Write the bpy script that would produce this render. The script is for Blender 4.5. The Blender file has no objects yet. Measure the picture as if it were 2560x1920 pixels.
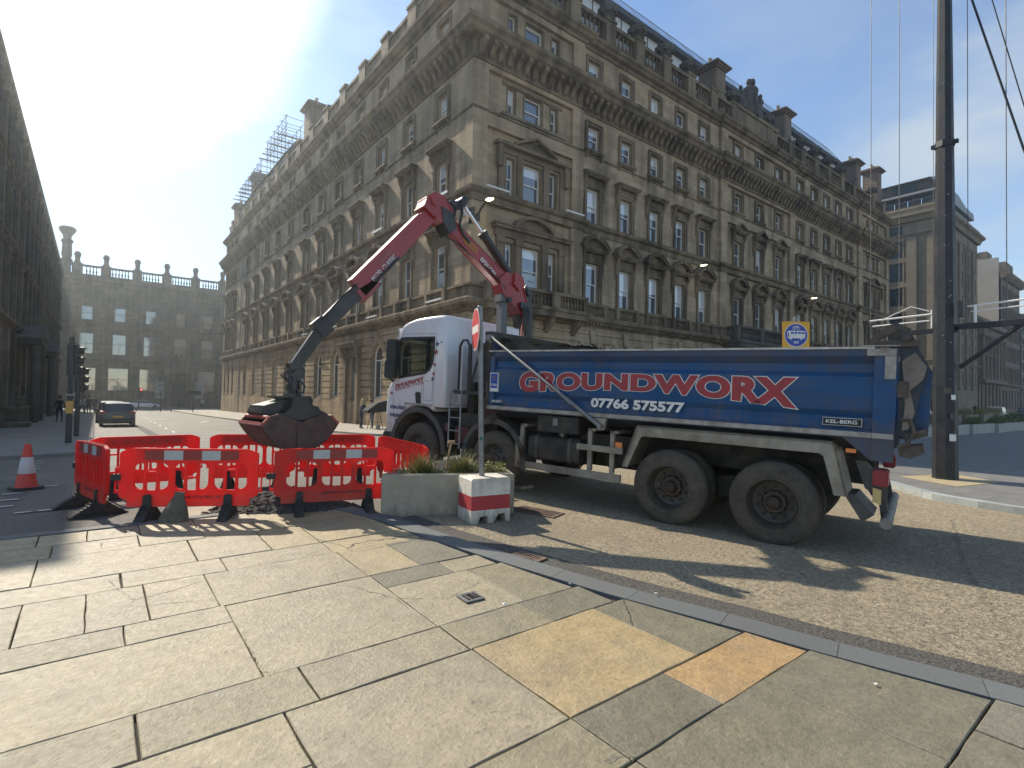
import bpy, bmesh, math, random
from mathutils import Vector, Matrix
from mathutils.geometry import tessellate_polygon
random.seed(7)
S = bpy.context.scene
COL = S.collection
R = math.radians
# ------------------------------------------------------------------ camera
F_PX, YAW, PITCH, ROLL, CAM_H = 1330.6, 0.6645, 0.0231, 0.01767, 1.80
cam_d = bpy.data.cameras.new('camera'); cam = bpy.data.objects.new('camera', cam_d); COL.objects.link(cam)
cam_d.sensor_width = 36; cam_d.lens = F_PX / 2560 * 36; cam_d.clip_start = 0.05; cam_d.clip_end = 4000
fw = Vector((math.sin(YAW)*math.cos(PITCH), math.cos(YAW)*math.cos(PITCH), math.sin(PITCH)))
rt = Vector((math.cos(YAW), -math.sin(YAW), 0)); up = rt.cross(fw)
c_, s_ = math.cos(ROLL), math.sin(ROLL)
X_, U_ = rt*c_ + up*s_, -rt*s_ + up*c_
cam.matrix_world = Matrix(((X_.x, U_.x, -fw.x, 0), (X_.y, U_.y, -fw.y, 0), (X_.z, U_.z, -fw.z, CAM_H), (0, 0, 0, 1)))
S.camera = cam
# ------------------------------------------------------------------ sun, sky, exposure
SUN_AZ, SUN_EL = 100.0, 40.0            # azimuth from +x, counter-clockwise
sd = Vector((math.cos(R(SUN_AZ))*math.cos(R(SUN_EL)), math.sin(R(SUN_AZ))*math.cos(R(SUN_EL)), math.sin(R(SUN_EL))))
sun_d = bpy.data.lights.new('sun', 'SUN'); sun = bpy.data.objects.new('sun', sun_d); COL.objects.link(sun)
sun_d.energy = 5.0; sun_d.angle = R(0.53); sun_d.color = (1.0, 0.90, 0.75)
sun.rotation_euler = (-sd).to_track_quat('-Z', 'Y').to_euler()
W = bpy.data.worlds.new('World'); S.world = W; W.use_nodes = True
wn, wl = W.node_tree.nodes, W.node_tree.links; wn.clear()
def wnode(t, **k):
    n = wn.new(t)
    for a, b in k.items(): setattr(n, a, b)
    return n
def wmath(op, a, b=None, c=None):
    n = wn.new('ShaderNodeMath'); n.operation = op; n.use_clamp = False
    for i, v in enumerate((a, b, c)):
        if v is None: continue
        if hasattr(v, 'links'): wl.new(v, n.inputs[i])
        else: n.inputs[i].default_value = v
    return n.outputs[0]
sky = wnode('ShaderNodeTexSky', sky_type='NISHITA', sun_disc=False)
sky.sun_elevation = R(SUN_EL); sky.sun_rotation = R(90 - SUN_AZ); sky.air_density = 1.0; sky.dust_density = 0.08; sky.ozone_density = 2.2
bg = wnode('ShaderNodeBackground'); bg.inputs[1].default_value = 0.14
wl.new(sky.outputs[0], bg.inputs[0])
tc = wnode('ShaderNodeTexCoord')
def wdot(v):
    n = wn.new('ShaderNodeVectorMath'); n.operation = 'DOT_PRODUCT'
    wl.new(tc.outputs['Generated'], n.inputs[0]); n.inputs[1].default_value = v
    return n.outputs['Value']
def wmap(v, a, b):
    n = wn.new('ShaderNodeMapRange'); n.interpolation_type = 'SMOOTHSTEP'
    wl.new(v, n.inputs[0]); n.inputs[1].default_value = a; n.inputs[2].default_value = b
    return n.outputs[0]
no = wnode('ShaderNodeTexNoise'); no.inputs['Scale'].default_value = 2.6; no.inputs['Detail'].default_value = 9; no.inputs['Roughness'].default_value = .55
mp = wnode('ShaderNodeMapping'); mp.inputs['Scale'].default_value = (1, 1, 2.6)
wl.new(tc.outputs['Generated'], mp.inputs[0]); wl.new(mp.outputs[0], no.inputs['Vector'])
def dirv(az, el): return (math.cos(R(az))*math.cos(R(el)), math.sin(R(az))*math.cos(R(el)), math.sin(R(el)))
nz = wmap(no.outputs['Fac'], .40, .66)
# bright thin cloud round the sun, a bank low on the right, thin veils elsewhere
near = wmap(wdot(dirv(98, 36)), .905, .985)
nearc = wmath('MULTIPLY', near, wmap(wmath('ADD', no.outputs['Fac'], wmath('MULTIPLY', near, .42)), .50, .74))
halo = wmap(wdot(tuple(sd)), .60, 1.0)
bank = wmath('MULTIPLY', wmap(wdot(dirv(4, 17)), .935, .99), wmap(no.outputs['Fac'], .40, .62))
bank2 = wmath('MULTIPLY', wmap(wdot(dirv(-8, 8)), .80, .97), .75)
low = wmath('MULTIPLY', wmap(wdot(dirv(86, 2)), .72, .98), .22)
cl = wmath('MAXIMUM', nearc, wmath('MULTIPLY', bank, .8)); cl = wmath('MAXIMUM', cl, low)
cl = wmath('MAXIMUM', cl, wmath('MULTIPLY', bank2, wmap(no.outputs['Fac'], .3, .6)))
cl = wmath('MAXIMUM', cl, wmath('MULTIPLY', nz, .20))
cbg = wnode('ShaderNodeBackground'); cbg.inputs[0].default_value = (.86, .95, 1, 1)
cst = wmath('ADD', .56, wmath('MULTIPLY', wmath('POWER', halo, 3.0), .7))
wl.new(cst, cbg.inputs[1])
mx = wnode('ShaderNodeMixShader'); wl.new(cl, mx.inputs[0]); wl.new(bg.outputs[0], mx.inputs[1]); wl.new(cbg.outputs[0], mx.inputs[2])
out = wnode('ShaderNodeOutputWorld'); wl.new(mx.outputs[0], out.inputs[0])
S.view_settings.view_transform = 'Standard'; S.view_settings.look = 'None'; S.view_settings.gamma = 1; S.view_settings.exposure = 0.50
S.render.engine = 'CYCLES'
HAZE_D, HAZE_G = .0010, .74
S.cycles.volume_step_rate = 4; S.cycles.volume_max_steps = 64

# ------------------------------------------------------------------ helpers
def interp(x, xs, ys):
    if x <= xs[0]: return ys[0]
    for i in range(1, len(xs)):
        if x <= xs[i]:
            t = (x-xs[i-1])/(xs[i]-xs[i-1]); return ys[i-1]*(1-t)+ys[i]*t
    return ys[-1]
def sstep(a, b, x):
    t = max(0, min(1, (x-a)/(b-a))); return t*t*(3-2*t)
GX = [-6, 1.5, 3.2, 6, 8.5, 11, 15, 22, 28, 38, 80, 120, 400]
GY = [0, 0, .01, .09, .17, .17, .1, -.1, -.27, -.43, -1.0, -1.5, -1.5]
def G(x, y):
    g = interp(y, GX, GY)
    f = sstep(9, 15, x)*(1-sstep(23, 31, y))
    return g*(1-f)
def fill_holes(loops):
    bm = bmesh.new(); es = []
    for l in loops:
        vs = [bm.verts.new((p[0], p[1], 0)) for p in l]; es += [bm.edges.new((vs[i], vs[(i+1) % len(vs)])) for i in range(len(vs))]
    bm.verts.index_update(); bmesh.ops.triangle_fill(bm, use_beauty=True, edges=es)
    tri = [tuple(v.index for v in f.verts) for f in bm.faces]; bm.free(); return tri
class MB:
    def __init__(s): s.v = []; s.f = []; s.m = []; s.c = []
    def add(s, vs, fs, mi=0, col=None):
        o = len(s.v); s.v += [tuple(v) for v in vs]
        for f in fs: s.f.append(tuple(i+o for i in f)); s.m.append(mi); s.c.append(col)
        return s
    def box(s, x0, x1, y0, y1, z0, z1, mi=0, col=None):
        return s.add([(x0,y0,z0),(x1,y0,z0),(x1,y1,z0),(x0,y1,z0),(x0,y0,z1),(x1,y0,z1),(x1,y1,z1),(x0,y1,z1)],
              [(0,3,2,1),(4,5,6,7),(0,1,5,4),(1,2,6,5),(2,3,7,6),(3,0,4,7)], mi, col)
    def obox(s, c, ax, ay, az, mi=0):       # centre and half axes
        c = Vector(c); ax, ay, az = Vector(ax), Vector(ay), Vector(az)
        vs = [c-ax-ay-az, c+ax-ay-az, c+ax+ay-az, c-ax+ay-az, c-ax-ay+az, c+ax-ay+az, c+ax+ay+az, c-ax+ay+az]
        return s.add(vs, [(0,3,2,1),(4,5,6,7),(0,1,5,4),(1,2,6,5),(2,3,7,6),(3,0,4,7)], mi)
    def prism(s, poly, a, b, axis='y', mi=0, holes=()):
        # poly in the plane perpendicular to axis: y -> (x,z); x -> (y,z); z -> (x,y)
        def P(p, t):
            return (p[0], t, p[1]) if axis == 'y' else (t, p[0], p[1]) if axis == 'x' else (p[0], p[1], t)
        loops = [list(poly)] + [list(h) for h in holes]
        if holes: tri = fill_holes(loops)
        else: tri = tessellate_polygon([[Vector((p[0], p[1], 0)) for p in l] for l in loops])
        flat = [p for l in loops for p in l]; n = len(flat)
        vs = [P(p, a) for p in flat] + [P(p, b) for p in flat]
        fs = [tuple(t) for t in tri] + [tuple(i+n for i in reversed(t)) for t in tri]
        o = 0
        for l in loops:
            k = len(l)
            for i in range(k): j = (i+1) % k; fs.append((o+i, o+j, o+j+n, o+i+n))
            o += k
        return s.add(vs, fs, mi)
    def cyl(s, p0, p1, r0, r1=None, n=12, mi=0, caps=True):
        if r1 is None: r1 = r0
        p0, p1 = Vector(p0), Vector(p1); d = (p1-p0).normalized()
        a = d.orthogonal().normalized(); b = d.cross(a)
        vs = []
        for p, r in ((p0, r0), (p1, r1)):
            for i in range(n):
                t = 2*math.pi*i/n; vs.append(p + a*math.cos(t)*r + b*math.sin(t)*r)
        fs = [(i, (i+1) % n, n+(i+1) % n, n+i) for i in range(n)]
        if caps: fs += [tuple(range(n-1, -1, -1)), tuple(range(n, 2*n))]
        return s.add(vs, fs, mi)
    def tube(s, pts, r, n=8, mi=0):
        pts = [Vector(p) for p in pts]; rings = []; prev = None
        for i, p in enumerate(pts):
            d = (pts[min(i+1, len(pts)-1)] - pts[max(i-1, 0)]).normalized()
            a = d.orthogonal().normalized() if prev is None else (prev - d*prev.dot(d)).normalized()
            prev = a; b = d.cross(a)
            rr = r[i] if isinstance(r, (list, tuple)) else r
            rings.append([p + a*math.cos(2*math.pi*k/n)*rr + b*math.sin(2*math.pi*k/n)*rr for k in range(n)])
        vs = [v for q in rings for v in q]
        fs = [(i*n+k, i*n+(k+1) % n, (i+1)*n+(k+1) % n, (i+1)*n+k) for i in range(len(pts)-1) for k in range(n)]
        fs += [tuple(range(n-1, -1, -1)), tuple(range((len(pts)-1)*n, len(pts)*n))]
        return s.add(vs, fs, mi)
    def lathe(s, prof, c=(0,0,0), n=24, axis='z', mi=0, sy=1.0):
        # prof = (radius, height) list
        vs = []
        for r, h in prof:
            for k in range(n):
                t = 2*math.pi*k/n; a, b = r*math.cos(t), r*math.sin(t)*sy
                vs.append((c[0]+a, c[1]+b, c[2]+h) if axis == 'z' else (c[0]+a, c[1]+h, c[2]+b))
        m = len(prof)
        fs = [(i*n+k, i*n+(k+1) % n, (i+1)*n+(k+1) % n, (i+1)*n+k) for i in range(m-1) for k in range(n)]
        return s.add(vs, fs, mi)
    def loft(s, rings, mi=0, close=True, caps=True):
        n = len(rings[0]); vs = [v for q in rings for v in q]; fs = []
        for i in range(len(rings)-1):
            for k in range(n if close else n-1):
                fs.append((i*n+k, i*n+(k+1) % n, (i+1)*n+(k+1) % n, (i+1)*n+k))
        if caps: fs += [tuple(range(n-1, -1, -1)), tuple(range((len(rings)-1)*n, len(rings)*n))]
        return s.add(vs, fs, mi)
    def sweep(s, prof, path, mi=0, closed=False):
        # prof (out, z); path plan points, outward side = right of travel
        n = len(path); P = [Vector((p[0], p[1])) for p in path]; rings = []
        for i in range(n):
            ds = []
            if i > 0 or closed: ds.append((P[i]-P[i-1]).normalized())
            if i < n-1 or closed: ds.append((P[(i+1) % n]-P[i]).normalized())
            ns = [Vector((d.y, -d.x)) for d in ds]
            m = sum(ns, Vector((0, 0)));
            if len(ns) == 2: m = m/ (1+ns[0].dot(ns[1]))
            rings.append([(P[i].x+m.x*o, P[i].y+m.y*o, z) for o, z in prof])
        return s.loft(rings, mi, close=True, caps=True)
    def mesh(s, name, mats, smooth=None, bev=None):
        me = bpy.data.meshes.new(name); me.from_pydata(s.v, [], s.f)
        if not isinstance(mats, (list, tuple)): mats = [mats]
        for m in mats: me.materials.append(m)
        me.polygons.foreach_set('material_index', s.m)
        if any(c is not None for c in s.c):
            ca = me.color_attributes.new('tone', 'FLOAT_COLOR', 'CORNER')
            for p, c in zip(me.polygons, s.c):
                c = c or (1, 1, 1)
                for li in p.loop_indices: ca.data[li].color = (c[0], c[1], c[2], 1)
        bm = bmesh.new(); bm.from_mesh(me)
        bmesh.ops.remove_doubles(bm, verts=bm.verts, dist=1e-5)
        if bev:
            es = [e for e in bm.edges if len(e.link_faces) == 2 and e.calc_face_angle(0) > .6]
            bmesh.ops.bevel(bm, geom=es, offset=bev, segments=2, affect='EDGES', clamp_overlap=True)
        bmesh.ops.recalc_face_normals(bm, faces=bm.faces)
        bm.to_mesh(me); bm.free()
        if smooth is not None:
            me.polygons.foreach_set('use_smooth', [True]*len(me.polygons))
            me.set_sharp_from_angle(angle=R(smooth))
        return me
    def build(s, name, mats, parent=None, smooth=None, bev=None, loc=None, rotz=None):
        return mk(name, s.mesh(name, mats, smooth, bev), parent, loc, rotz)
def mk(name, me, parent=None, loc=None, rotz=None):
    o = bpy.data.objects.new(name, me); COL.objects.link(o)
    if loc: o.location = loc
    if rotz is not None: o.rotation_euler = (0, 0, rotz)
    if parent: o.parent = parent
    return o
def adopt(child, root):                   # keeps the child's world place
    child.parent = root; child.matrix_parent_inverse = WM[root.name].inverted()
WM = {}
def empty(name, label, cat, M=None, loc=(0,0,0), rotz=0, group=None):
    o = bpy.data.objects.new(name, None); COL.objects.link(o); o.empty_display_size = .2
    if M is None: M = Matrix.Translation(loc) @ Matrix.Rotation(rotz, 4, 'Z')
    o.matrix_world = M; WM[o.name] = M.copy()
    tag(o, label, cat, group); return o
def tag(o, label=None, cat=None, group=None, kind=None):
    if label: o['label'] = label
    if cat: o['category'] = cat
    if group: o['group'] = group
    if kind: o['kind'] = kind
    return o
def children(o): return [c for c in bpy.data.objects if c.parent == o]
def copy_tree(o, kids, M, label=None):    # kids = [(obj,[subs])]
    c = o.copy(); COL.objects.link(c); c.matrix_world = M; WM[c.name] = M.copy()
    if label: c['label'] = label
    for k, subs in kids:
        kc = k.copy(); COL.objects.link(kc); kc.parent = c
        for q in subs:
            qc = q.copy(); COL.objects.link(qc); qc.parent = kc
    return c
def kids_of(o): return [(k, children(k)) for k in children(o)]

# ------------------------------------------------------------------ materials
def mat(name, col=(.5,.5,.5), rough=.6, metal=0., spec=.5, noise=0., nscale=8., bump=0., bscale=60., dirt=None, dscale=2., coat=0., trans=0., emis=None, estr=0., attr=False, sss=0., stretch=None, darker=None, lift=None, objrand=0.):
    m = bpy.data.materials.new(name); m.use_nodes = True; n, l = m.node_tree.nodes, m.node_tree.links
    b = n['Principled BSDF']; b.inputs['Roughness'].default_value = rough; b.inputs['Metallic'].default_value = metal
    b.inputs['Specular IOR Level'].default_value = spec; b.inputs['Coat Weight'].default_value = coat; b.inputs['Coat Roughness'].default_value = .06
    b.inputs['Transmission Weight'].default_value = trans
    tcn = n.new('ShaderNodeTexCoord'); src = tcn.outputs['Object']
    if stretch:
        mpn = n.new('ShaderNodeMapping'); mpn.inputs['Scale'].default_value = stretch; l.new(src, mpn.inputs[0]); src = mpn.outputs[0]
    def nt(sc, det=6, ro=.6):
        t = n.new('ShaderNodeTexNoise'); t.inputs['Scale'].default_value = sc; t.inputs['Detail'].default_value = det; t.inputs['Roughness'].default_value = ro; l.new(src, t.inputs['Vector']); return t.outputs['Fac']
    def mixc(fac, a, bb, typ='MIX'):
        x = n.new('ShaderNodeMix'); x.data_type = 'RGBA'; x.blend_type = typ
        for s_i, v in ((0, fac), (6, a), (7, bb)):
            if hasattr(v, 'links'): l.new(v, x.inputs[s_i])
            elif s_i == 0: x.inputs[0].default_value = v
            else: x.inputs[s_i].default_value = (v[0], v[1], v[2], 1)
        return x.outputs[2]
    def rng(v, a, c, lo=0, hi=1):
        x = n.new('ShaderNodeMapRange'); l.new(v, x.inputs[0]); x.inputs[1].default_value = a; x.inputs[2].default_value = c; x.inputs[3].default_value = lo; x.inputs[4].default_value = hi; return x.outputs[0]
    c = None
    if attr:
        a = n.new('ShaderNodeVertexColor'); a.layer_name = 'tone'; c = mixc(1.0, col, a.outputs[0], 'MULTIPLY')
    if noise:
        v = rng(nt(nscale), .3, .7, 1-noise, 1+noise)
        vv = n.new('ShaderNodeCombineColor')
        for i in range(3): l.new(v, vv.inputs[i])
        c = mixc(1.0, c or col, vv.outputs[0], 'MULTIPLY')
    if dirt:
        c = mixc(rng(nt(dscale, 9, .7), .45, .72, 0, dirt[3]), c or col, dirt[:3])
    if objrand:
        oi = n.new('ShaderNodeObjectInfo'); v = rng(oi.outputs['Random'], 0, 1, 1-objrand, 1+objrand)
        vv = n.new('ShaderNodeCombineColor')
        for i in range(3): l.new(v, vv.inputs[i])
        c = mixc(1.0, c or col, vv.outputs[0], 'MULTIPLY')
    if c is None: b.inputs['Base Color'].default_value = (*col, 1)
    else: l.new(c, b.inputs['Base Color'])
    if bump:
        bn = n.new('ShaderNodeBump'); bn.inputs['Strength'].default_value = bump; bn.inputs['Distance'].default_value = .02
        l.new(nt(bscale, 5, .7), bn.inputs['Height']); l.new(bn.outputs[0], b.inputs['Normal'])
    if noise and rough < .95:
        l.new(rng(nt(nscale*.7), .3, .7, max(.02, rough-.1), min(1, rough+.12)), b.inputs['Roughness'])
    if emis: b.inputs['Emission Color'].default_value = (*emis, 1); b.inputs['Emission Strength'].default_value = estr
    if sss:
        tr = n.new('ShaderNodeBsdfTranslucent'); tr.inputs[0].default_value = (min(1, col[0]*1.3), col[1]*.8, col[2]*.8, 1)
        ms = n.new('ShaderNodeMixShader'); ms.inputs[0].default_value = sss
        l.new(b.outputs[0], ms.inputs[1]); l.new(tr.outputs[0], ms.inputs[2]); l.new(ms.outputs[0], n['Material Output'].inputs[0])
    return m
def add_slab_wear(m):
    n, l = m.node_tree.nodes, m.node_tree.links; b = n['Principled BSDF']; src = b.inputs['Base Color'].links[0].from_socket
    g = n.new('ShaderNodeNewGeometry')
    nd = n.new('ShaderNodeTexNoise'); nd.inputs['Scale'].default_value = 3; nd.inputs['Detail'].default_value = 6; l.new(g.outputs['Position'], nd.inputs['Vector'])
    mxv = n.new('ShaderNodeMix'); mxv.data_type = 'VECTOR'; mxv.inputs[0].default_value = .16; l.new(g.outputs['Position'], mxv.inputs[4]); l.new(nd.outputs['Color'], mxv.inputs[5])
    v = n.new('ShaderNodeTexVoronoi'); v.feature = 'DISTANCE_TO_EDGE'; v.inputs['Scale'].default_value = 1.15; l.new(mxv.outputs[1], v.inputs['Vector'])
    def rg(a, lo, hi, x=0, y=1):
        r = n.new('ShaderNodeMapRange'); l.new(a, r.inputs[0]); r.inputs[1].default_value = lo; r.inputs[2].default_value = hi; r.inputs[3].default_value = x; r.inputs[4].default_value = y; return r.outputs[0]
    def noi(sc, det=5, ro=.6):
        t = n.new('ShaderNodeTexNoise'); t.inputs['Scale'].default_value = sc; t.inputs['Detail'].default_value = det; t.inputs['Roughness'].default_value = ro; l.new(g.outputs['Position'], t.inputs['Vector']); return t.outputs[0]
    def mul(a, b_):
        t = n.new('ShaderNodeMath'); t.operation = 'MULTIPLY'; l.new(a, t.inputs[0]); l.new(b_, t.inputs[1]) if hasattr(b_, 'links') else t.inputs.__getitem__(1).__setattr__('default_value', b_); return t.outputs[0]
    crack = mul(rg(v.outputs['Distance'], .002, .007, 1, 0), rg(noi(.55), .53, .60))
    spots = mul(rg(noi(14, 3, .5), .66, .70), .55)
    riven = rg(noi(5, 8, .75), .35, .65, .82, 1.14)
    c1 = n.new('ShaderNodeMix'); c1.data_type = 'RGBA'; c1.blend_type = 'MULTIPLY'; c1.inputs[0].default_value = 1; l.new(src, c1.inputs[6]); cc = n.new('ShaderNodeCombineColor'); [l.new(riven, cc.inputs[i]) for i in range(3)]; l.new(cc.outputs[0], c1.inputs[7])
    c2 = n.new('ShaderNodeMix'); c2.data_type = 'RGBA'; l.new(spots, c2.inputs[0]); l.new(c1.outputs[2], c2.inputs[6]); c2.inputs[7].default_value = (.10,.092,.075,1)
    c3 = n.new('ShaderNodeMix'); c3.data_type = 'RGBA'; l.new(crack, c3.inputs[0]); l.new(c2.outputs[2], c3.inputs[6]); c3.inputs[7].default_value = (.045,.04,.032,1)
    l.new(c3.outputs[2], b.inputs['Base Color'])
    b1 = b.inputs['Normal'].links[0].from_node; b2 = n.new('ShaderNodeBump'); b2.inputs['Strength'].default_value = .8; b2.inputs['Distance'].default_value = .012
    hs = n.new('ShaderNodeMath'); hs.operation = 'SUBTRACT'; l.new(noi(7, 6, .6), hs.inputs[0]); l.new(crack, hs.inputs[1]); l.new(hs.outputs[0], b2.inputs['Height']); l.new(b1.outputs[0], b2.inputs['Normal']); l.new(b2.outputs[0], b.inputs['Normal'])
def stone_mat(name, col, col2, soot, bw=1.1, bh=.38, joint=.25, soot_amt=.6):
    m = bpy.data.materials.new(name); m.use_nodes = True; n, l = m.node_tree.nodes, m.node_tree.links
    b = n['Principled BSDF']; b.inputs['Roughness'].default_value = .88; b.inputs['Specular IOR Level'].default_value = .25
    geo = n.new('ShaderNodeNewGeometry'); sp = n.new('ShaderNodeSeparateXYZ'); l.new(geo.outputs['Position'], sp.inputs[0])
    ad = n.new('ShaderNodeMath'); l.new(sp.outputs[0], ad.inputs[0]); l.new(sp.outputs[1], ad.inputs[1])
    cb = n.new('ShaderNodeCombineXYZ'); l.new(ad.outputs[0], cb.inputs[0]); l.new(sp.outputs[2], cb.inputs[1])
    br = n.new('ShaderNodeTexBrick'); l.new(cb.outputs[0], br.inputs['Vector']); br.inputs['Scale'].default_value = 1
    br.inputs['Brick Width'].default_value = bw; br.inputs['Row Height'].default_value = bh; br.inputs['Mortar Size'].default_value = .008
    br.inputs['Color1'].default_value = (*col, 1); br.inputs['Color2'].default_value = (*col2, 1); br.inputs['Mortar'].default_value = (col[0]*.45, col[1]*.45, col[2]*.45, 1); br.inputs['Bias'].default_value = .0
    no1 = n.new('ShaderNodeTexNoise'); no1.inputs['Scale'].default_value = .35; no1.inputs['Detail'].default_value = 8; no1.inputs['Roughness'].default_value = .65; l.new(geo.outputs['Position'], no1.inputs['Vector'])
    mp1 = n.new('ShaderNodeMapping'); mp1.inputs['Scale'].default_value = (1.6, 1.6, .16); l.new(geo.outputs['Position'], mp1.inputs[0])
    no2 = n.new('ShaderNodeTexNoise'); no2.inputs['Scale'].default_value = 1.; no2.inputs['Detail'].default_value = 6; l.new(mp1.outputs[0], no2.inputs['Vector'])
    sm = n.new('ShaderNodeMath'); sm.operation = 'MULTIPLY'; l.new(no1.outputs[0], sm.inputs[0]); l.new(no2.outputs[0], sm.inputs[1])
    rg = n.new('ShaderNodeMapRange'); l.new(sm.outputs[0], rg.inputs[0]); rg.inputs[1].default_value = .19; rg.inputs[2].default_value = .36; rg.inputs[4].default_value = soot_amt
    mxn = n.new('ShaderNodeMix'); mxn.data_type = 'RGBA'; l.new(rg.outputs[0], mxn.inputs[0]); l.new(br.outputs[0], mxn.inputs[6]); mxn.inputs[7].default_value = (*soot, 1)
    no3 = n.new('ShaderNodeTexNoise'); no3.inputs['Scale'].default_value = 9.; no3.inputs['Detail'].default_value = 4; l.new(geo.outputs['Position'], no3.inputs['Vector'])
    bn = n.new('ShaderNodeBump'); bn.inputs['Strength'].default_value = .35; bn.inputs['Distance'].default_value = .03; l.new(no3.outputs[0], bn.inputs['Height'])
    l.new(mxn.outputs[2], b.inputs['Base Color']); l.new(bn.outputs[0], b.inputs['Normal'])
    return m
def glass_pane(name, dark, blind, blind_p):
    # window glass with rooms behind it; a random share has a blind drawn part way
    m = bpy.data.materials.new(name); m.use_nodes = True; n, l = m.node_tree.nodes, m.node_tree.links
    b = n['Principled BSDF']; b.inputs['Roughness'].default_value = .04; b.inputs['Specular IOR Level'].default_value = 1.0; b.inputs['IOR'].default_value = 1.9
    oi = n.new('ShaderNodeObjectInfo'); t = n.new('ShaderNodeTexCoord'); sp = n.new('ShaderNodeSeparateXYZ'); l.new(t.outputs['Generated'], sp.inputs[0])
    r2 = n.new('ShaderNodeMapRange'); l.new(oi.outputs['Random'], r2.inputs[0]); r2.inputs[1].default_value = 0; r2.inputs[2].default_value = blind_p; r2.inputs[3].default_value = .30; r2.inputs[4].default_value = 1.02; r2.clamp = False
    g = n.new('ShaderNodeMath'); g.operation = 'GREATER_THAN'; l.new(sp.outputs[2], g.inputs[0]); l.new(r2.outputs[0], g.inputs[1])
    x = n.new('ShaderNodeMix'); x.data_type = 'RGBA'; l.new(g.outputs[0], x.inputs[0]); x.inputs[6].default_value = (*dark, 1); x.inputs[7].default_value = (*blind, 1)
    l.new(x.outputs[2], b.inputs['Base Color'])
    return m
M = {}
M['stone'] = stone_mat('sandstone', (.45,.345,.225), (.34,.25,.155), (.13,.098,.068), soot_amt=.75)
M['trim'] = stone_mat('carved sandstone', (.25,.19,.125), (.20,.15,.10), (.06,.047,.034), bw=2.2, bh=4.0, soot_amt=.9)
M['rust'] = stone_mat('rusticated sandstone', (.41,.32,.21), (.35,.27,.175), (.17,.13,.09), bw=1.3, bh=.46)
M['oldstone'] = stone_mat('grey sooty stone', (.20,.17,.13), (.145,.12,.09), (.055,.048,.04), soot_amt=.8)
M['darkstone'] = stone_mat('dark stone', (.13,.12,.10), (.10,.095,.085), (.045,.042,.04))
M['palestone'] = stone_mat('pale brown stone', (.27,.22,.155), (.22,.18,.13), (.12,.105,.08), bw=1.6, bh=.6, soot_amt=.45)
M['redstone'] = stone_mat('brown stone', (.25,.19,.14), (.21,.16,.12), (.08,.07,.06))
M['pane'] = glass_pane('window glass', (.075,.09,.105), (.62,.63,.62), .70)  # glass and blind tones lifted: sky reflection painted into the base colour
M['pane_dark'] = glass_pane('shop window glass', (.02,.025,.025), (.25,.25,.24), .2)
M['sash'] = mat('painted sash', (.74,.73,.70), .5)
M['slate'] = mat('slate', (.06,.065,.07), .7, noise=.3, nscale=5)
M['lead'] = mat('lead sheet', (.20,.21,.22), .5, noise=.2)
M['white'] = mat('white panel', (.62,.63,.64), .4)
M['asphalt'] = mat('asphalt', (.135,.125,.108), .72, spec=.35, noise=.35, nscale=34, bump=.9, bscale=120, dirt=(.24,.22,.185,.6), dscale=.5)
M['buff'] = mat('buff road surfacing', (.34,.285,.195), .85, spec=.3, noise=.62, nscale=30, bump=1.4, bscale=55, dirt=(.24,.20,.14,.7), dscale=1.1)
M['chip'] = mat('coarse dark chippings', (.085,.078,.066), .9, noise=.8, nscale=42, bump=1.0, bscale=48)
M['slab'] = mat('sandstone slabs', (1.08,1.00,.81), .54, spec=.5, attr=True, noise=.16, nscale=28, bump=.55, bscale=34, dirt=(.19,.17,.14,.45), dscale=1.6)
add_slab_wear(M['slab'])
M['kerb'] = mat('grey granite kerb', (.115,.124,.118), .75, noise=.18, nscale=120, bump=.3, bscale=90, attr=True, dirt=(.12,.11,.10,.4), dscale=3)
M['mortar'] = mat('slab bed', (.035,.032,.028), .95)
M['pave'] = mat('grey paving', (.155,.15,.135), .8, noise=.2, nscale=3, bump=.2)
M['paint'] = mat('white road paint', (.55,.54,.50), .75, noise=.25, nscale=20)
M['yellow'] = mat('yellow road paint', (.55,.38,.06), .7, noise=.2)
M['truckblue'] = mat('blue tipper paint', (.002,.064,.185), .42, coat=.10, spec=.3, noise=.18, nscale=2.5, dirt=(.085,.072,.055,.62), dscale=2.6, stretch=(.5, 1, 1.6), bump=.25, bscale=1.6)
M['rail'] = mat('scuffed grey rail', (.36,.34,.30), .5, noise=.2, nscale=6, dirt=(.15,.085,.04,.9), dscale=3.5)
M['alu'] = mat('dirty aluminium', (.30,.27,.22), .48, metal=.35, noise=.2, nscale=5, dirt=(.11,.085,.055,.8), dscale=2.2)
M['cabwhite'] = mat('white cab paint', (.68,.66,.66), .22, coat=.5, noise=.03, nscale=1.5)
M['blackpl'] = mat('black plastic', (.022,.022,.022), .45, noise=.2)
M['dustblack'] = mat('dusty black steel', (.028,.024,.020), .7, noise=.4, nscale=5, dirt=(.085,.07,.05,.8), dscale=2.5)
M['fender'] = mat('dusty mudguard', (.055,.052,.048), .6, noise=.3, nscale=4, dirt=(.13,.105,.075,.7), dscale=3)
M['tyre'] = mat('dusty tyre', (.062,.053,.041), .85, noise=.35, nscale=9, dirt=(.12,.095,.065,.85), dscale=3, bump=.2, bscale=30)
M['rim'] = mat('dirty wheel rim', (.075,.063,.048), .6, metal=.2, noise=.3, nscale=8, dirt=(.04,.032,.024,.8), dscale=5)
M['hub'] = mat('rusty wheel hub', (.045,.026,.018), .7, noise=.4, nscale=9)
M['glass'] = None
M['seal'] = mat('black seal', (.012,.012,.012), .5)
M['red'] = mat('red crane paint', (.33,.020,.022), .38, coat=.25, noise=.12, nscale=3, dirt=(.10,.02,.018,.5), dscale=2.5)
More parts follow.
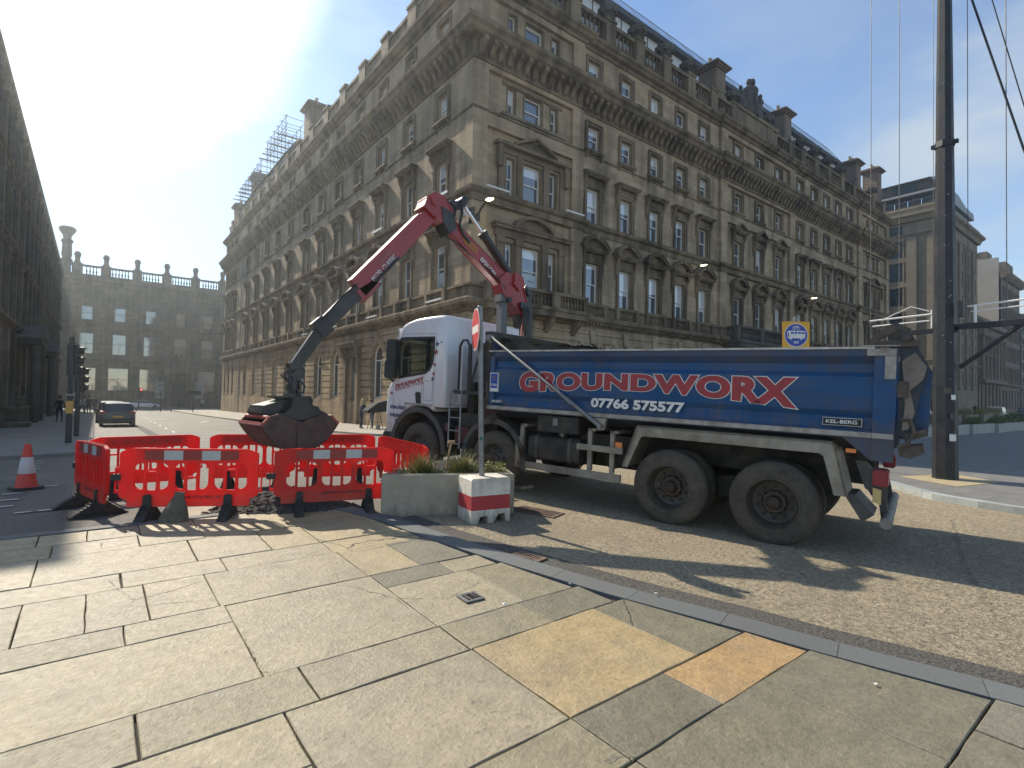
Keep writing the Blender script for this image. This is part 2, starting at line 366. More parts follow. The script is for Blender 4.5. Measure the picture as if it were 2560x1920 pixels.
M['boomblack'] = mat('black crane steel', (.017,.018,.019), .38, noise=.3, nscale=3, dirt=(.07,.06,.05,.6), dscale=3)
M['bucket'] = mat('worn bucket steel', (.075,.055,.045), .65, metal=.1, noise=.4, nscale=6, dirt=(.13,.045,.036,.5), dscale=2.4, bump=.4, bscale=14)
M['chrome'] = mat('polished rod', (.75,.77,.8), .12, metal=1)
M['galv'] = mat('galvanised steel', (.22,.22,.215), .45, metal=.5, noise=.2, nscale=9)
M['textred'] = mat('red vinyl', (.34,.018,.028), .35, dirt=(.10,.03,.03,.5), dscale=4)
M['textwhite'] = mat('white vinyl', (.74,.73,.70), .4, dirt=(.35,.33,.3,.5), dscale=6)
M['textnavy'] = mat('navy vinyl', (.03,.035,.13), .4)
M['barrier'] = mat('red barrier plastic', (.72,.022,.018), .42, noise=.1, nscale=4, sss=.42, dirt=(.30,.045,.035,.65), dscale=6)
M['foot'] = mat('black rubber foot', (.02,.019,.018), .75, noise=.3, dirt=(.09,.08,.065,.5), dscale=7)
M['stripr'] = mat('dark red reflective', (.26,.02,.02), .35, noise=.1, nscale=30)
M['stripw'] = mat('grey reflective', (.42,.43,.42), .35, noise=.12, nscale=9)
M['concrete'] = mat('planter concrete', (.36,.315,.235), .85, noise=.12, nscale=4, bump=.2, bscale=70, dirt=(.22,.19,.14,.7), dscale=2.3)
M['blockwhite'] = mat('painted concrete', (.64,.60,.50), .75, noise=.08, nscale=6, bump=.2, bscale=50, dirt=(.24,.21,.17,.75), dscale=4.5)
M['blockred'] = mat('red painted band', (.40,.035,.04), .65, noise=.1, nscale=6, dirt=(.22,.06,.05,.4), dscale=6)
M['soil'] = mat('dark soil', (.03,.025,.019), .95, noise=.5, nscale=20, bump=1.0, bscale=25)
M['spoil'] = mat('wet dark spoil', (.055,.052,.046), .9, noise=.5, nscale=14, bump=1, bscale=20)
M['leaf'] = mat('green leaf', (.085,.13,.032), .6, noise=.35, nscale=20, sss=.3)
M['leafy'] = mat('yellow green leaf', (.16,.19,.05), .6, noise=.35, nscale=20, sss=.3)
M['grass'] = mat('grass blade', (.11,.14,.04), .6, noise=.35, nscale=20, sss=.3)
M['bark'] = mat('bark', (.05,.042,.033), .9, noise=.3)
M['mast'] = mat('black mast paint', (.009,.011,.015), .5, noise=.2, nscale=3, dirt=(.04,.04,.042,.4), dscale=6)
M['mastgrey'] = mat('grey mast flank', (.09,.09,.088), .5, noise=.2)
M['signred'] = mat('sign red', (.50,.018,.024), .4, dirt=(.6,.35,.33,.35), dscale=6)
M['signwhite'] = mat('sign white', (.72,.70,.66), .4, dirt=(.4,.36,.3,.4), dscale=6)
M['signback'] = mat('sign grey back', (.2,.2,.2), .6)
M['signyellow'] = mat('sign yellow', (.72,.36,.02), .45, noise=.06)
M['signblue'] = mat('sign blue', (.012,.045,.32), .4)
M['hess'] = mat('sandbag cloth', (.12,.10,.07), .9, noise=.3, nscale=10, bump=.5, bscale=200)
M['wood'] = mat('pale wood', (.42,.27,.14), .6, noise=.15, nscale=12)
M['carblack'] = mat('dark car paint', (.012,.012,.015), .35, coat=.3)
M['carwhite'] = mat('white car paint', (.80,.82,.84), .25, coat=.8)
M['carsilver'] = mat('silver car paint', (.38,.39,.40), .3, metal=.5, coat=.6)
M['carglass'] = mat('car glass', (.015,.018,.02), .04, spec=1.)
M['skin'] = mat('skin', (.45,.26,.18), .6)
M['cloth1'] = mat('navy cloth', (.03,.035,.06), .9); M['cloth2'] = mat('black cloth', (.02,.02,.022), .9); M['cloth3'] = mat('grey denim', (.11,.14,.19), .9)
M['cloth4'] = mat('pale cloth', (.5,.48,.45), .9); M['cloth5'] = mat('red cloth', (.4,.05,.04), .9)
M['hairb'] = mat('blond hair', (.48,.34,.17), .6); M['haird'] = mat('dark hair', (.025,.018,.014), .6)
M['lampred'] = mat('lit red lamp', (.5,.02,.02), .4, emis=(1,.06,.05), estr=7)
M['lampwarm'] = mat('lit warm lamp', (1,.9,.6), .4, emis=(1,.82,.42), estr=9)
M['orange'] = mat('amber lens', (.75,.22,.05), .35); M['taill'] = mat('red lens', (.25,.02,.03), .3)
M['plate'] = mat('yellow plate', (.55,.40,.16), .5, dirt=(.2,.17,.12,.7), dscale=8)
M['iron'] = mat('rusty cast iron', (.15,.10,.07), .75, noise=.4, nscale=15, bump=.3)
def glassm(name, tint=(.75,.80,.80), rough=.0, alpha=.55):
    m = bpy.data.materials.new(name); m.use_nodes = True; n, l = m.node_tree.nodes, m.node_tree.links
    n.remove(n['Principled BSDF']); t = n.new('ShaderNodeBsdfTransparent'); t.inputs[0].default_value = (*tint, 1)
    g = n.new('ShaderNodeBsdfGlossy'); g.inputs['Roughness'].default_value = rough; fr0 = n.new('ShaderNodeLayerWeight'); fr0.inputs[0].default_value = .5; fp = n.new('ShaderNodeMath'); fp.operation = 'POWER'; l.new(fr0.outputs['Facing'], fp.inputs[0]); fp.inputs[1].default_value = 4
    fr = n.new('ShaderNodeMapRange'); l.new(fp.outputs[0], fr.inputs[0]); fr.inputs[3].default_value = .05; fr.inputs[4].default_value = .9
    x = n.new('ShaderNodeMixShader'); l.new(fr.outputs[0], x.inputs[0]); l.new(t.outputs[0], x.inputs[1]); l.new(g.outputs[0], x.inputs[2]); l.new(x.outputs[0], n['Material Output'].inputs[0])
    return m
def add_spray(m, z_hi, z_lo, col, amt, sc=(6, 6, 1.5), thr=(.35, .62)):
    # dried mud thrown up from below: dense at z_lo, gone at z_hi (object height)
    n, l = m.node_tree.nodes, m.node_tree.links; b = n['Principled BSDF']; inp = b.inputs['Base Color']
    t = n.new('ShaderNodeTexCoord'); sp = n.new('ShaderNodeSeparateXYZ'); l.new(t.outputs['Object'], sp.inputs[0])
    r = n.new('ShaderNodeMapRange'); l.new(sp.outputs[2], r.inputs[0]); r.inputs[1].default_value = z_hi; r.inputs[2].default_value = z_lo; r.inputs[3].default_value = 0; r.inputs[4].default_value = .42
    mp_ = n.new('ShaderNodeMapping'); mp_.inputs['Scale'].default_value = sc; l.new(t.outputs['Object'], mp_.inputs[0])
    no_ = n.new('ShaderNodeTexNoise'); no_.inputs['Scale'].default_value = 1.4; no_.inputs['Detail'].default_value = 9; no_.inputs['Roughness'].default_value = .7; l.new(mp_.outputs[0], no_.inputs['Vector'])
    ad = n.new('ShaderNodeMath'); l.new(no_.outputs[0], ad.inputs[0]); l.new(r.outputs[0], ad.inputs[1])
    mk_ = n.new('ShaderNodeMapRange'); l.new(ad.outputs[0], mk_.inputs[0]); mk_.inputs[1].default_value = thr[0]+.27; mk_.inputs[2].default_value = thr[1]+.27; mk_.inputs[4].default_value = amt
    x = n.new('ShaderNodeMix'); x.data_type = 'RGBA'; l.new(mk_.outputs[0], x.inputs[0])
    if inp.links: l.new(inp.links[0].from_socket, x.inputs[6])
    else: x.inputs[6].default_value = inp.default_value[:]
    x.inputs[7].default_value = (*col, 1); l.new(x.outputs[2], inp)
add_spray(M['truckblue'], 1.75, 1.40, (.11,.085,.055), .6); add_spray(M['truckblue'], 2.05, 2.46, (.10,.06,.035), .45, sc=(4, 4, .8))
add_spray(M['cabwhite'], 1.7, .7, (.36,.30,.23), .6); add_spray(M['barrier'], .5, .1, (.30,.16,.11), .6, sc=(9, 9, 9)); add_spray(M['blockwhite'], .25, -.05, (.22,.19,.14), .8); add_spray(M['concrete'], .22, -.05, (.15,.13,.095), .8)
M['glass'] = glassm('cab glass', (.42,.47,.45)); M['roofglass'] = glassm('roof glass', (.80,.86,.90))

# ------------------------------------------------------------------ ground
def sheet(name, xs, ys, dz, m, kind='structure', test=None, tone=None):
    b = MB(); nx = len(xs)
    for y in ys:
        for x in xs: b.v.append((x, y, G(x, y)+dz))
    for j in range(len(ys)-1):
        for i in range(nx-1):
            if test and not test((xs[i]+xs[i+1])/2, (ys[j]+ys[j+1])/2): continue
            b.f.append((j*nx+i, j*nx+i+1, (j+1)*nx+i+1, (j+1)*nx+i)); b.m.append(0); b.c.append(None)
    return tag(b.build(name, m, smooth=60), kind=kind)
def rngf(a, b, st):
    n = max(1, int(round((b-a)/st))); return [a+(b-a)*i/n for i in range(n+1)]
gx = [-700, -300, -150, -80, -40, -20] + rngf(-12, 30, 1.0) + [36, 45, 60, 80, 110, 160, 260, 450, 900]
gy = [-700, -300, -120, -60, -30, -14] + rngf(-8, 46, 1.0) + rngf(50, 124, 4) + [150, 220, 400, 900]
sheet('road', gx, gy, 0, M['asphalt'])
def drape_poly(name, poly, dz, m, step=.8, kind='structure', side=0.0, thick=0.0, sidemat=None, tone=None, par=None):
    # a flat sheet inside a plan polygon, cut in a grid so that it follows the ground
    bm = bmesh.new(); vs = [bm.verts.new((p[0], p[1], 0)) for p in poly]
    es = [bm.edges.new((vs[i], vs[(i+1) % len(vs)])) for i in range(len(vs))]
    tri = tessellate_polygon([[Vector((p[0], p[1], 0)) for p in poly]])
    for t in tri:
        try: bm.faces.new([vs[i] for i in t])
        except ValueError: pass
    x0, x1 = min(p[0] for p in poly), max(p[0] for p in poly); y0, y1 = min(p[1] for p in poly), max(p[1] for p in poly)
    k = math.ceil(x0/step)
    while k*step < x1:
        g = bm.verts[:]+bm.edges[:]+bm.faces[:]; bmesh.ops.bisect_plane(bm, geom=g, plane_co=(k*step, 0, 0), plane_no=(1, 0, 0)); k += 1
    k = math.ceil(y0/step)
    while k*step < y1:
        g = bm.verts[:]+bm.edges[:]+bm.faces[:]; bmesh.ops.bisect_plane(bm, geom=g, plane_co=(0, k*step, 0), plane_no=(0, 1, 0)); k += 1
    if thick:
        be = [e for e in bm.edges if len(e.link_faces) == 1]
        r = bmesh.ops.extrude_edge_only(bm, edges=be)
        low = {v for v in r['geom'] if isinstance(v, bmesh.types.BMVert)}
    else: low = set()
    for v in bm.verts: v.co.z = G(v.co.x, v.co.y)+dz-(thick if v in low else 0)
    bmesh.ops.recalc_face_normals(bm, faces=bm.faces)
    if sum(f.normal.z*f.calc_area() for f in bm.faces) < 0: bmesh.ops.reverse_faces(bm, faces=bm.faces)
    me = bpy.data.meshes.new(name); bm.to_mesh(me); bm.free(); me.materials.append(m)
    o = mk(name, me, par)
    if not par: tag(o, kind=kind)
    return o
# buff surfacing of the junction, lying on the asphalt
KIN = [(2.62,7.62),(2.97,6.52),(3.10,5.59),(3.24,4.9),(3.38,4.26),(3.59,3.40),(3.94,2.08),(4.03,1.65),(4.28,.73),(4.46,.0),(4.9,-1.8),(5.4,-4),(6.6,-9),(9,-18),(14,-34)]
def offs(path, d):
    out = []
    for i, p in enumerate(path):
        a = Vector(path[max(0, i-1)]); b = Vector(path[min(len(path)-1, i+1)]); t = (b-a).normalized(); out.append((p[0]-t.y*d, p[1]+t.x*d))
    return out
KOUT = offs(KIN, .29); STRIP = offs(KIN, .58)
KR = [(22,6.9),(18,6.2),(15.4,5.2),(13.8,4.2),(13.0,3.4),(12.49,2.87),(12.3,2.2),(12.2,1.73),(12.15,.5),(12.3,-2),(13,-6),(15,-12),(18,-20),(24,-34)]
buffp = [KOUT[1]] + [p for p in offs(KIN, .52)[1:]] + [(24,-34)] + KR[::-1][1:] + [(22,9.5),(12,9.2),(7.5,9.4),(5.2,8.6),(4.2,7.9)]
drape_poly('junction_surfacing', buffp, .012, M['buff'], 1.0)
drape_poly('chipping_strip', KOUT[1:] + STRIP[::-1][:-1], .02, M['chip'], 1.0)
# ---- foreground slabs
TONES = {'g': (.215,.205,.160), 'd': (.150,.149,.125), 'w': (.31,.272,.185), 'y': (.32,.265,.165), 'o': (.35,.250,.140), 'p': (.262,.246,.198), 'b': (.185,.186,.168)}
slabs = []
def row(y0, y1, xs, tones):
    for i in range(len(xs)-1): slabs.append((xs[i], xs[i+1], y0, y1, tones[i % len(tones)]))
row(7.27, 7.72, [-3.1,-2.2,-1.3,-.79,-.43,-.02,.45,1.0,1.62,2.15,2.72], 'ppgwwgwwww')
row(6.80, 7.27, [-3.4,-2.5,-1.7,-.9,-.3,.42,1.02,1.60,2.05,2.9], 'gppwppwww')
row(6.00, 6.80, [-3,-2.1,-1.2,-.38,.84,1.53,2.03,3.02], 'pgpppww')
row(5.58, 6.00, [-3,-2.2,-1.4,-.7,.23,1.03,2.04,3.08], 'gpgpppw')
row(4.75, 5.58, [-3,-2,-1.2,-.39,-.01,.37,.83,2.06,2.62,3.2], 'ppgppppwd')
row(4.40, 4.75, [-3,-2.1,-1.1,-.5,.21,.86], 'pgpgp')
row(3.50, 4.75, [.86,2.08], 'p'); row(4.40, 4.75, [2.08,2.80,3.3], 'dp')
row(3.50, 4.40, [-3.4,-1.5,.86], 'wp'); row(3.50, 4.40, [2.08,2.93,3.5], 'pg')
row(3.07, 3.50, [-3,-1.9,-.9,.22,1.06,2.09,2.86,3.56], 'gpggpgd')
row(2.57, 3.07, [-3,-2,-1.0,-.1,.86], 'gpgp'); row(2.10, 3.07, [.86,2.10,3.30,3.9], 'pyd')
row(2.10, 2.57, [-3,-1.8,-.6,.4,.86], 'gpgp')
row(1.68, 2.10, [-3,-2,-1.2,-.2,.7,1.3,2.10,2.92,4.0], 'gpggggdo')
row(.74, 1.68, [-3,-1.9,-.7,.3,1.1,2.12,3.36,4.25], 'gpgdgdd')
row(.10, .74, [-3,-2,-1,0,.8,1.7,2.8,3.79,4.4], 'gpgdggdb')
yy = .10
while yy > -16:
    h = random.choice([.42,.6,.9]); x = -3+random.random()
    xs = [-3.2]
    while xs[-1] < 8: xs.append(xs[-1]+random.choice([.7,.9,1.2,1.5]))
    row(yy-h, yy, xs, random.choice(['gpgd','pgwg','dggp'])); yy -= h
for y0 in [7.27,6.8,6.0,5.58,4.75,3.5,2.57,1.68,.74,-.2]:
    pass
x_far = [-3.2]
while x_far[-1] > -26: x_far.append(x_far[-1]-random.choice([.8,1.0,1.3]))
yy = 7.72
while yy > -16:
    h = random.choice([.42,.8,.9])
    row(yy-h, yy, x_far[::-1], random.choice(['gpgd','pgwg'])); yy -= h
def kin_x(y):
    ys = [-p[1] for p in KIN]; return interp(-y, ys, [p[0] for p in KIN])
b = MB(); JW = .0045
for (x0, x1, y0, y1, t) in slabs:
    c = TONES[t]; j = 1+random.uniform(-.09, .09); c = (c[0]*j*1.02, c[1]*j, c[2]*j*random.uniform(.96, 1.03))
    jw = JW*random.choice([.5,.7,1,1,1.8]); dz = .045+random.uniform(-.004, .004); tilt = random.uniform(-.003, .003)
    xa, xb, ya, yb = x0+jw, x1-jw, y0+jw, y1-jw
    if y1 > 7.7: yb = y1
    ka, kb = kin_x(ya)-.006, kin_x(yb)-.006
    pts = [(xa, ya), (min(xb, ka), ya), (min(xb, kb), yb), (xa, yb)]
    if pts[1][0]-xa < .04 and pts[2][0]-xa < .04: continue
    if pts[1][0] < xa: pts[1] = (xa+.01, ya)
    if pts[2][0] < xa: pts[2] = (xa+.01, yb)
    if x1 < -3.3 and y0 > 7.9: continue
    # chipped corners and slightly wavy arrises
    q = []
    for i in range(4):
        p, nx_ = pts[i], pts[(i+1) % 4]; L = math.hypot(nx_[0]-p[0], nx_[1]-p[1]); n = max(1, int(L/.16))
        for k in range(n):
            u = k/n; w = .0035 if 0 < k else .002
            q.append((p[0]+(nx_[0]-p[0])*u+random.uniform(-w, w), p[1]+(nx_[1]-p[1])*u+random.uniform(-w, w)))
    cx, cy = sum(p[0] for p in q)/len(q), sum(p[1] for p in q)/len(q); n = len(q)
    zf = lambda p: G(*p)+dz+tilt*(p[0]-cx)
    def ins(p, d): v = Vector((cx-p[0], cy-p[1])); v = v/max(v.length, .01)*d; return (p[0]+v.x, p[1]+v.y)
    q2 = [ins(p, .006) for p in q]
    vs = [(p[0], p[1], zf(p)-.05) for p in q] + [(p[0], p[1], zf(p)-.005) for p in q] + [(p[0], p[1], zf(p)) for p in q2]
    fs = [(i, (i+1) % n, n+(i+1) % n, n+i) for i in range(n)] + [(n+i, n+(i+1) % n, 2*n+(i+1) % n, 2*n+i) for i in range(n)] + [tuple(range(2*n, 3*n))]
    b.add(vs, fs, 0, c)
tag(b.build('pavement', M['slab']), kind='structure')
drape_poly('pavement_bed', [(-28,7.74)] + [(2.55,7.74)] + offs(KIN, -.0)[1:] + [(-28,-34)], .012, M['mortar'], 1.0)
# kerb stones round the corner of the pavement
b = MB()
def kerbrun(b, inner, outer, L, z0, z1, m=0, tone=1.0):
    # cut both polylines in stones of about L
    def resample(path, n):
        d = [0]
        for i in range(1, len(path)): d.append(d[-1]+(Vector(path[i])-Vector(path[i-1])).length)
        return [(interp(d[-1]*k/n, d, [p[0] for p in path]), interp(d[-1]*k/n, d, [p[1] for p in path])) for k in range(n+1)], d[-1]
    _, tot = resample(inner, 1); n = max(1, int(tot/L))*4
    A, _ = resample(inner, n); B, _ = resample(outer, n)
    for k in range(0, n, 4):
        t = tone*random.uniform(.85, 1.12); col = (t, t, t*1.02)
        for q in range(4):
            a0, a1, b0, b1 = A[k+q], A[k+q+1], B[k+q], B[k+q+1]
            if q == 0: a0 = tuple(Vector(a0).lerp(Vector(a1), .02)); b0 = tuple(Vector(b0).lerp(Vector(b1), .02))
            pts = [a0, a1, b1, b0]; ze = .012
            vs = [(p[0], p[1], G(*p)+z0) for p in pts] + [(p[0], p[1], G(*p)+z1-(ze if i > 1 else 0)) for i, p in enumerate(pts)]
            b.add(vs, [(0,3,2,1),(4,5,6,7),(0,1,5,4),(1,2,6,5),(2,3,7,6),(3,0,4,7)], m, col)
kerbrun(b, KIN, KOUT, .78, -.1, .05)
kerbrun(b, [(-28,7.74),(-2,7.74),(1.5,7.74),(2.62,7.66)], [(-28,7.92),(-2,7.92),(1.5,7.92),(2.72,7.86)], .9, -.1, .055)
kerbrun(b, offs(KR, -.26), KR, .95, -.1, .13, tone=2.9)
tag(b.build('kerb', M['kerb']), kind='structure')
# the square on the right, its paving, and the pavements along the buildings
sq = offs(KR, -.25)
drape_poly('square_paving', [(140,12)] + [(40,12),(30,9.8)] + sq + [(140,-34)], .10, M['pave'], 3.0, thick=.1)
drape_poly('pavement_beside_left_building', [(-4.8,100),(0.0,100),(0.0,20),(-.35,18.4),(-1.2,17.9),(-30,18.6),(-30,28.6),(-4.8,28.6)], .10, mat('left paving', (.17,.16,.14), .8, noise=.25, nscale=2.5, dirt=(.24,.23,.2,.5), dscale=.8), 2.0, thick=.1)
drape_poly('pavement_beside_hotel', [(14.4,92),(8.6,92),(8.7,60),(9.3,40),(9.9,24),(10.6,20),(12.4,17.8),(15,17.0),(75,17.0),(75,22.2),(14.4,22.2)], .10, mat('pale paving', (.30,.275,.225), .8, noise=.15, nscale=2, dirt=(.2,.18,.15,.4)), 2.0, thick=.1)
drape_poly('far_pavement', [(-30,115.6),(60,115.6),(60,121),(-30,121)], .10, M['pave'], 4.0, thick=.1)
# painted markings
b = MB()
def mark(b, x0, y0, x1, y1, w, dz=.016):
    d = Vector((x1-x0, y1-y0)).normalized(); n = Vector((-d.y, d.x))*w/2
    pts = [(x0+n.x, y0+n.y), (x0-n.x, y0-n.y), (x1-n.x, y1-n.y), (x1+n.x, y1+n.y)]
    b.add([(p[0], p[1], G(*p)+dz) for p in pts], [(0,1,2,3)])
for x, y in [(-1.01,16.8),(-1.0,16.1),(-.99,15.4),(-.96,14.85),(-.95,11.1),(-.93,10.5),(-.94,9.95),(-.66,9.36),(-.5,9.38),(-.56,11.75),(-1.1,9.36),(-1.6,9.4)]: mark(b, x-.11, y, x+.11, y+.01, .07)
for k in range(9): mark(b, 3.1+.06*k, 27+4.2*k, 3.2+.06*k, 28.6+4.2*k, .1)
for k in range(8): mark(b, 3.55, 24+1.0*k, 5.8, 24.2+1.0*k, .05) if k % 3 == 0 else None
for k in range(5): mark(b, 1.6+k*1.1, 70, 2.1+k*1.1, 70, .3)
mark(b, 5.2, 62, 6.6, 63.5, .3); mark(b, 3.8, 52, 5.0, 54, .25); mark(b, 6.0, 44, 6.9, 46.5, .2)
tag(b.build('road_marking', M['paint']), kind='structure')
b = MB(); mark(b, 7.2, 11.2, 13.5, 9.9, .08); mark(b, 7.2, 11.0, 13.5, 9.7, .08)
tag(b.build('yellow_line', M['yellow']), kind='structure')
# mended strips and patches in the road
dp = mat('tar patch', (.05,.048,.045), .85, noise=.3, nscale=20, bump=.6)
drape_poly('road_patch', [(2.0,22.0),(2.5,21.8),(2.35,40),(2.0,40)], .008, dp, 2)
drape_poly('concrete_patch', [(.95,7.99),(1.55,7.97),(1.68,8.5),(1.0,8.6)], .010, M['concrete'], 2)
cp = mat('worn crack filler', (.17,.145,.10), .9, noise=.4, nscale=30)
for a_, c_2 in (((5.05,1.08),(5.3,1.33)), ((5.3,1.33),(5.6,1.42)), ((5.2,1.2),(5.45,1.15)), ((6.1,1.05),(7.6,1.55)), ((6.3,1.12),(6.6,1.3)), ((7.6,1.55),(10.5,2.3))):
    d = Vector((c_2[0]-a_[0], c_2[1]-a_[1])); n_ = Vector((-d.y, d.x)).normalized(); L_ = d.length; m_ = max(3, int(L_/.08)); rr = random.Random(int(a_[0]*100)); top, bot = [], []
    for k in range(m_+1):
        p = Vector(a_)+d*k/m_+n_*rr.uniform(-.02, .02); w_ = rr.uniform(.004, .03)*(1-abs(2*k/m_-1))**.5+.002; top.append(tuple(p+n_*w_)); bot.append(tuple(p-n_*w_))
    drape_poly('road_crack', top+bot[::-1], .015, cp, 2)
drape_poly('mast_pad', [(14.0,3.0),(15.7,2.55),(16.5,3.6),(14.7,4.2)], .106, mat('pale pad', (.36,.29,.17), .8, noise=.1), 2)

# ------------------------------------------------------------------ building kit
def wall_grid(b, L, z0, z1, holes, y=0, rev=.32, mi=0, x0=0, top=None):
    # holes: (xc, w, zb, h, arched)
    xs = {x0, L}; zs = {z0, z1}
    for xc, w, zb, h, ar in holes: xs |= {xc-w/2, xc+w/2}; zs |= {zb, zb+h}
    xs = sorted(xs); zs = sorted(zs)
    for j in range(len(zs)-1):
        run = None
        for i in range(len(xs)-1):
            cx, cz = (xs[i]+xs[i+1])/2, (zs[j]+zs[j+1])/2
            inh = any(abs(cx-h[0]) < h[1]/2 and h[2] < cz < h[2]+h[3] for h in holes)
            if not inh:
                if run is None: run = xs[i]
            if (inh or i == len(xs)-2) and run is not None:
                e = xs[i] if inh else xs[i+1]
                b.add([(run, y, zs[j]), (e, y, zs[j]), (e, y, zs[j+1]), (run, y, zs[j+1])], [(0,1,2,3)], mi); run = None
    for xc, w, zb, h, ar in holes:
        a, c, r = xc-w/2, xc+w/2, zb+h
        if ar:
            sp = zb+h-w/2; pl = []
            n = 10
            for s in (-1, 1):
                arc = [(xc+s*w/2*math.cos(t*math.pi/2/n), sp+w/2*math.sin(t*math.pi/2/n)) for t in range(n+1)]
                poly = [(xc+s*w/2, r)] + arc
                for k in range(1, len(poly)-1):
                    b.add([(poly[0][0], y, poly[0][1]), (poly[k][0], y, poly[k][1]), (poly[k+1][0], y, poly[k+1][1])], [(0,1,2)], mi)
                for k in range(n): b.add([(arc[k][0], y, arc[k][1]), (arc[k+1][0], y, arc[k+1][1]), (arc[k+1][0], y+rev, arc[k+1][1]), (arc[k][0], y+rev, arc[k][1])], [(0,1,2,3)], mi)
            b.add([(a,y,zb),(a,y,sp),(a,y+rev,sp),(a,y+rev,zb)], [(0,1,2,3)], mi); b.add([(c,y,zb),(c,y,sp),(c,y+rev,sp),(c,y+rev,zb)], [(0,1,2,3)], mi)
            b.add([(a,y,zb),(c,y,zb),(c,y+rev,zb),(a,y+rev,zb)], [(0,1,2,3)], mi)
        else:
            for p in (((a,zb),(a,r)), ((c,zb),(c,r)), ((a,zb),(c,zb)), ((a,r),(c,r))):
                (u0, w0), (u1, w1) = p
                b.add([(u0,y,w0),(u1,y,w1),(u1,y+rev,w1),(u0,y+rev,w0)], [(0,1,2,3)], mi)
CACHE = {}
def console(b, x, zt, h, d, w=.16, mi=0):
    prof = [(0, zt), (-d, zt), (-d*1.0, zt-.12*h), (-d*.82, zt-.3*h), (-d*.45, zt-.52*h), (-d*.28, zt-.75*h), (-d*.42, zt-.86*h), (-d*.30, zt-h), (0, zt-h)]
    b.prism(prof, x-w/2, x+w/2, 'x', mi)
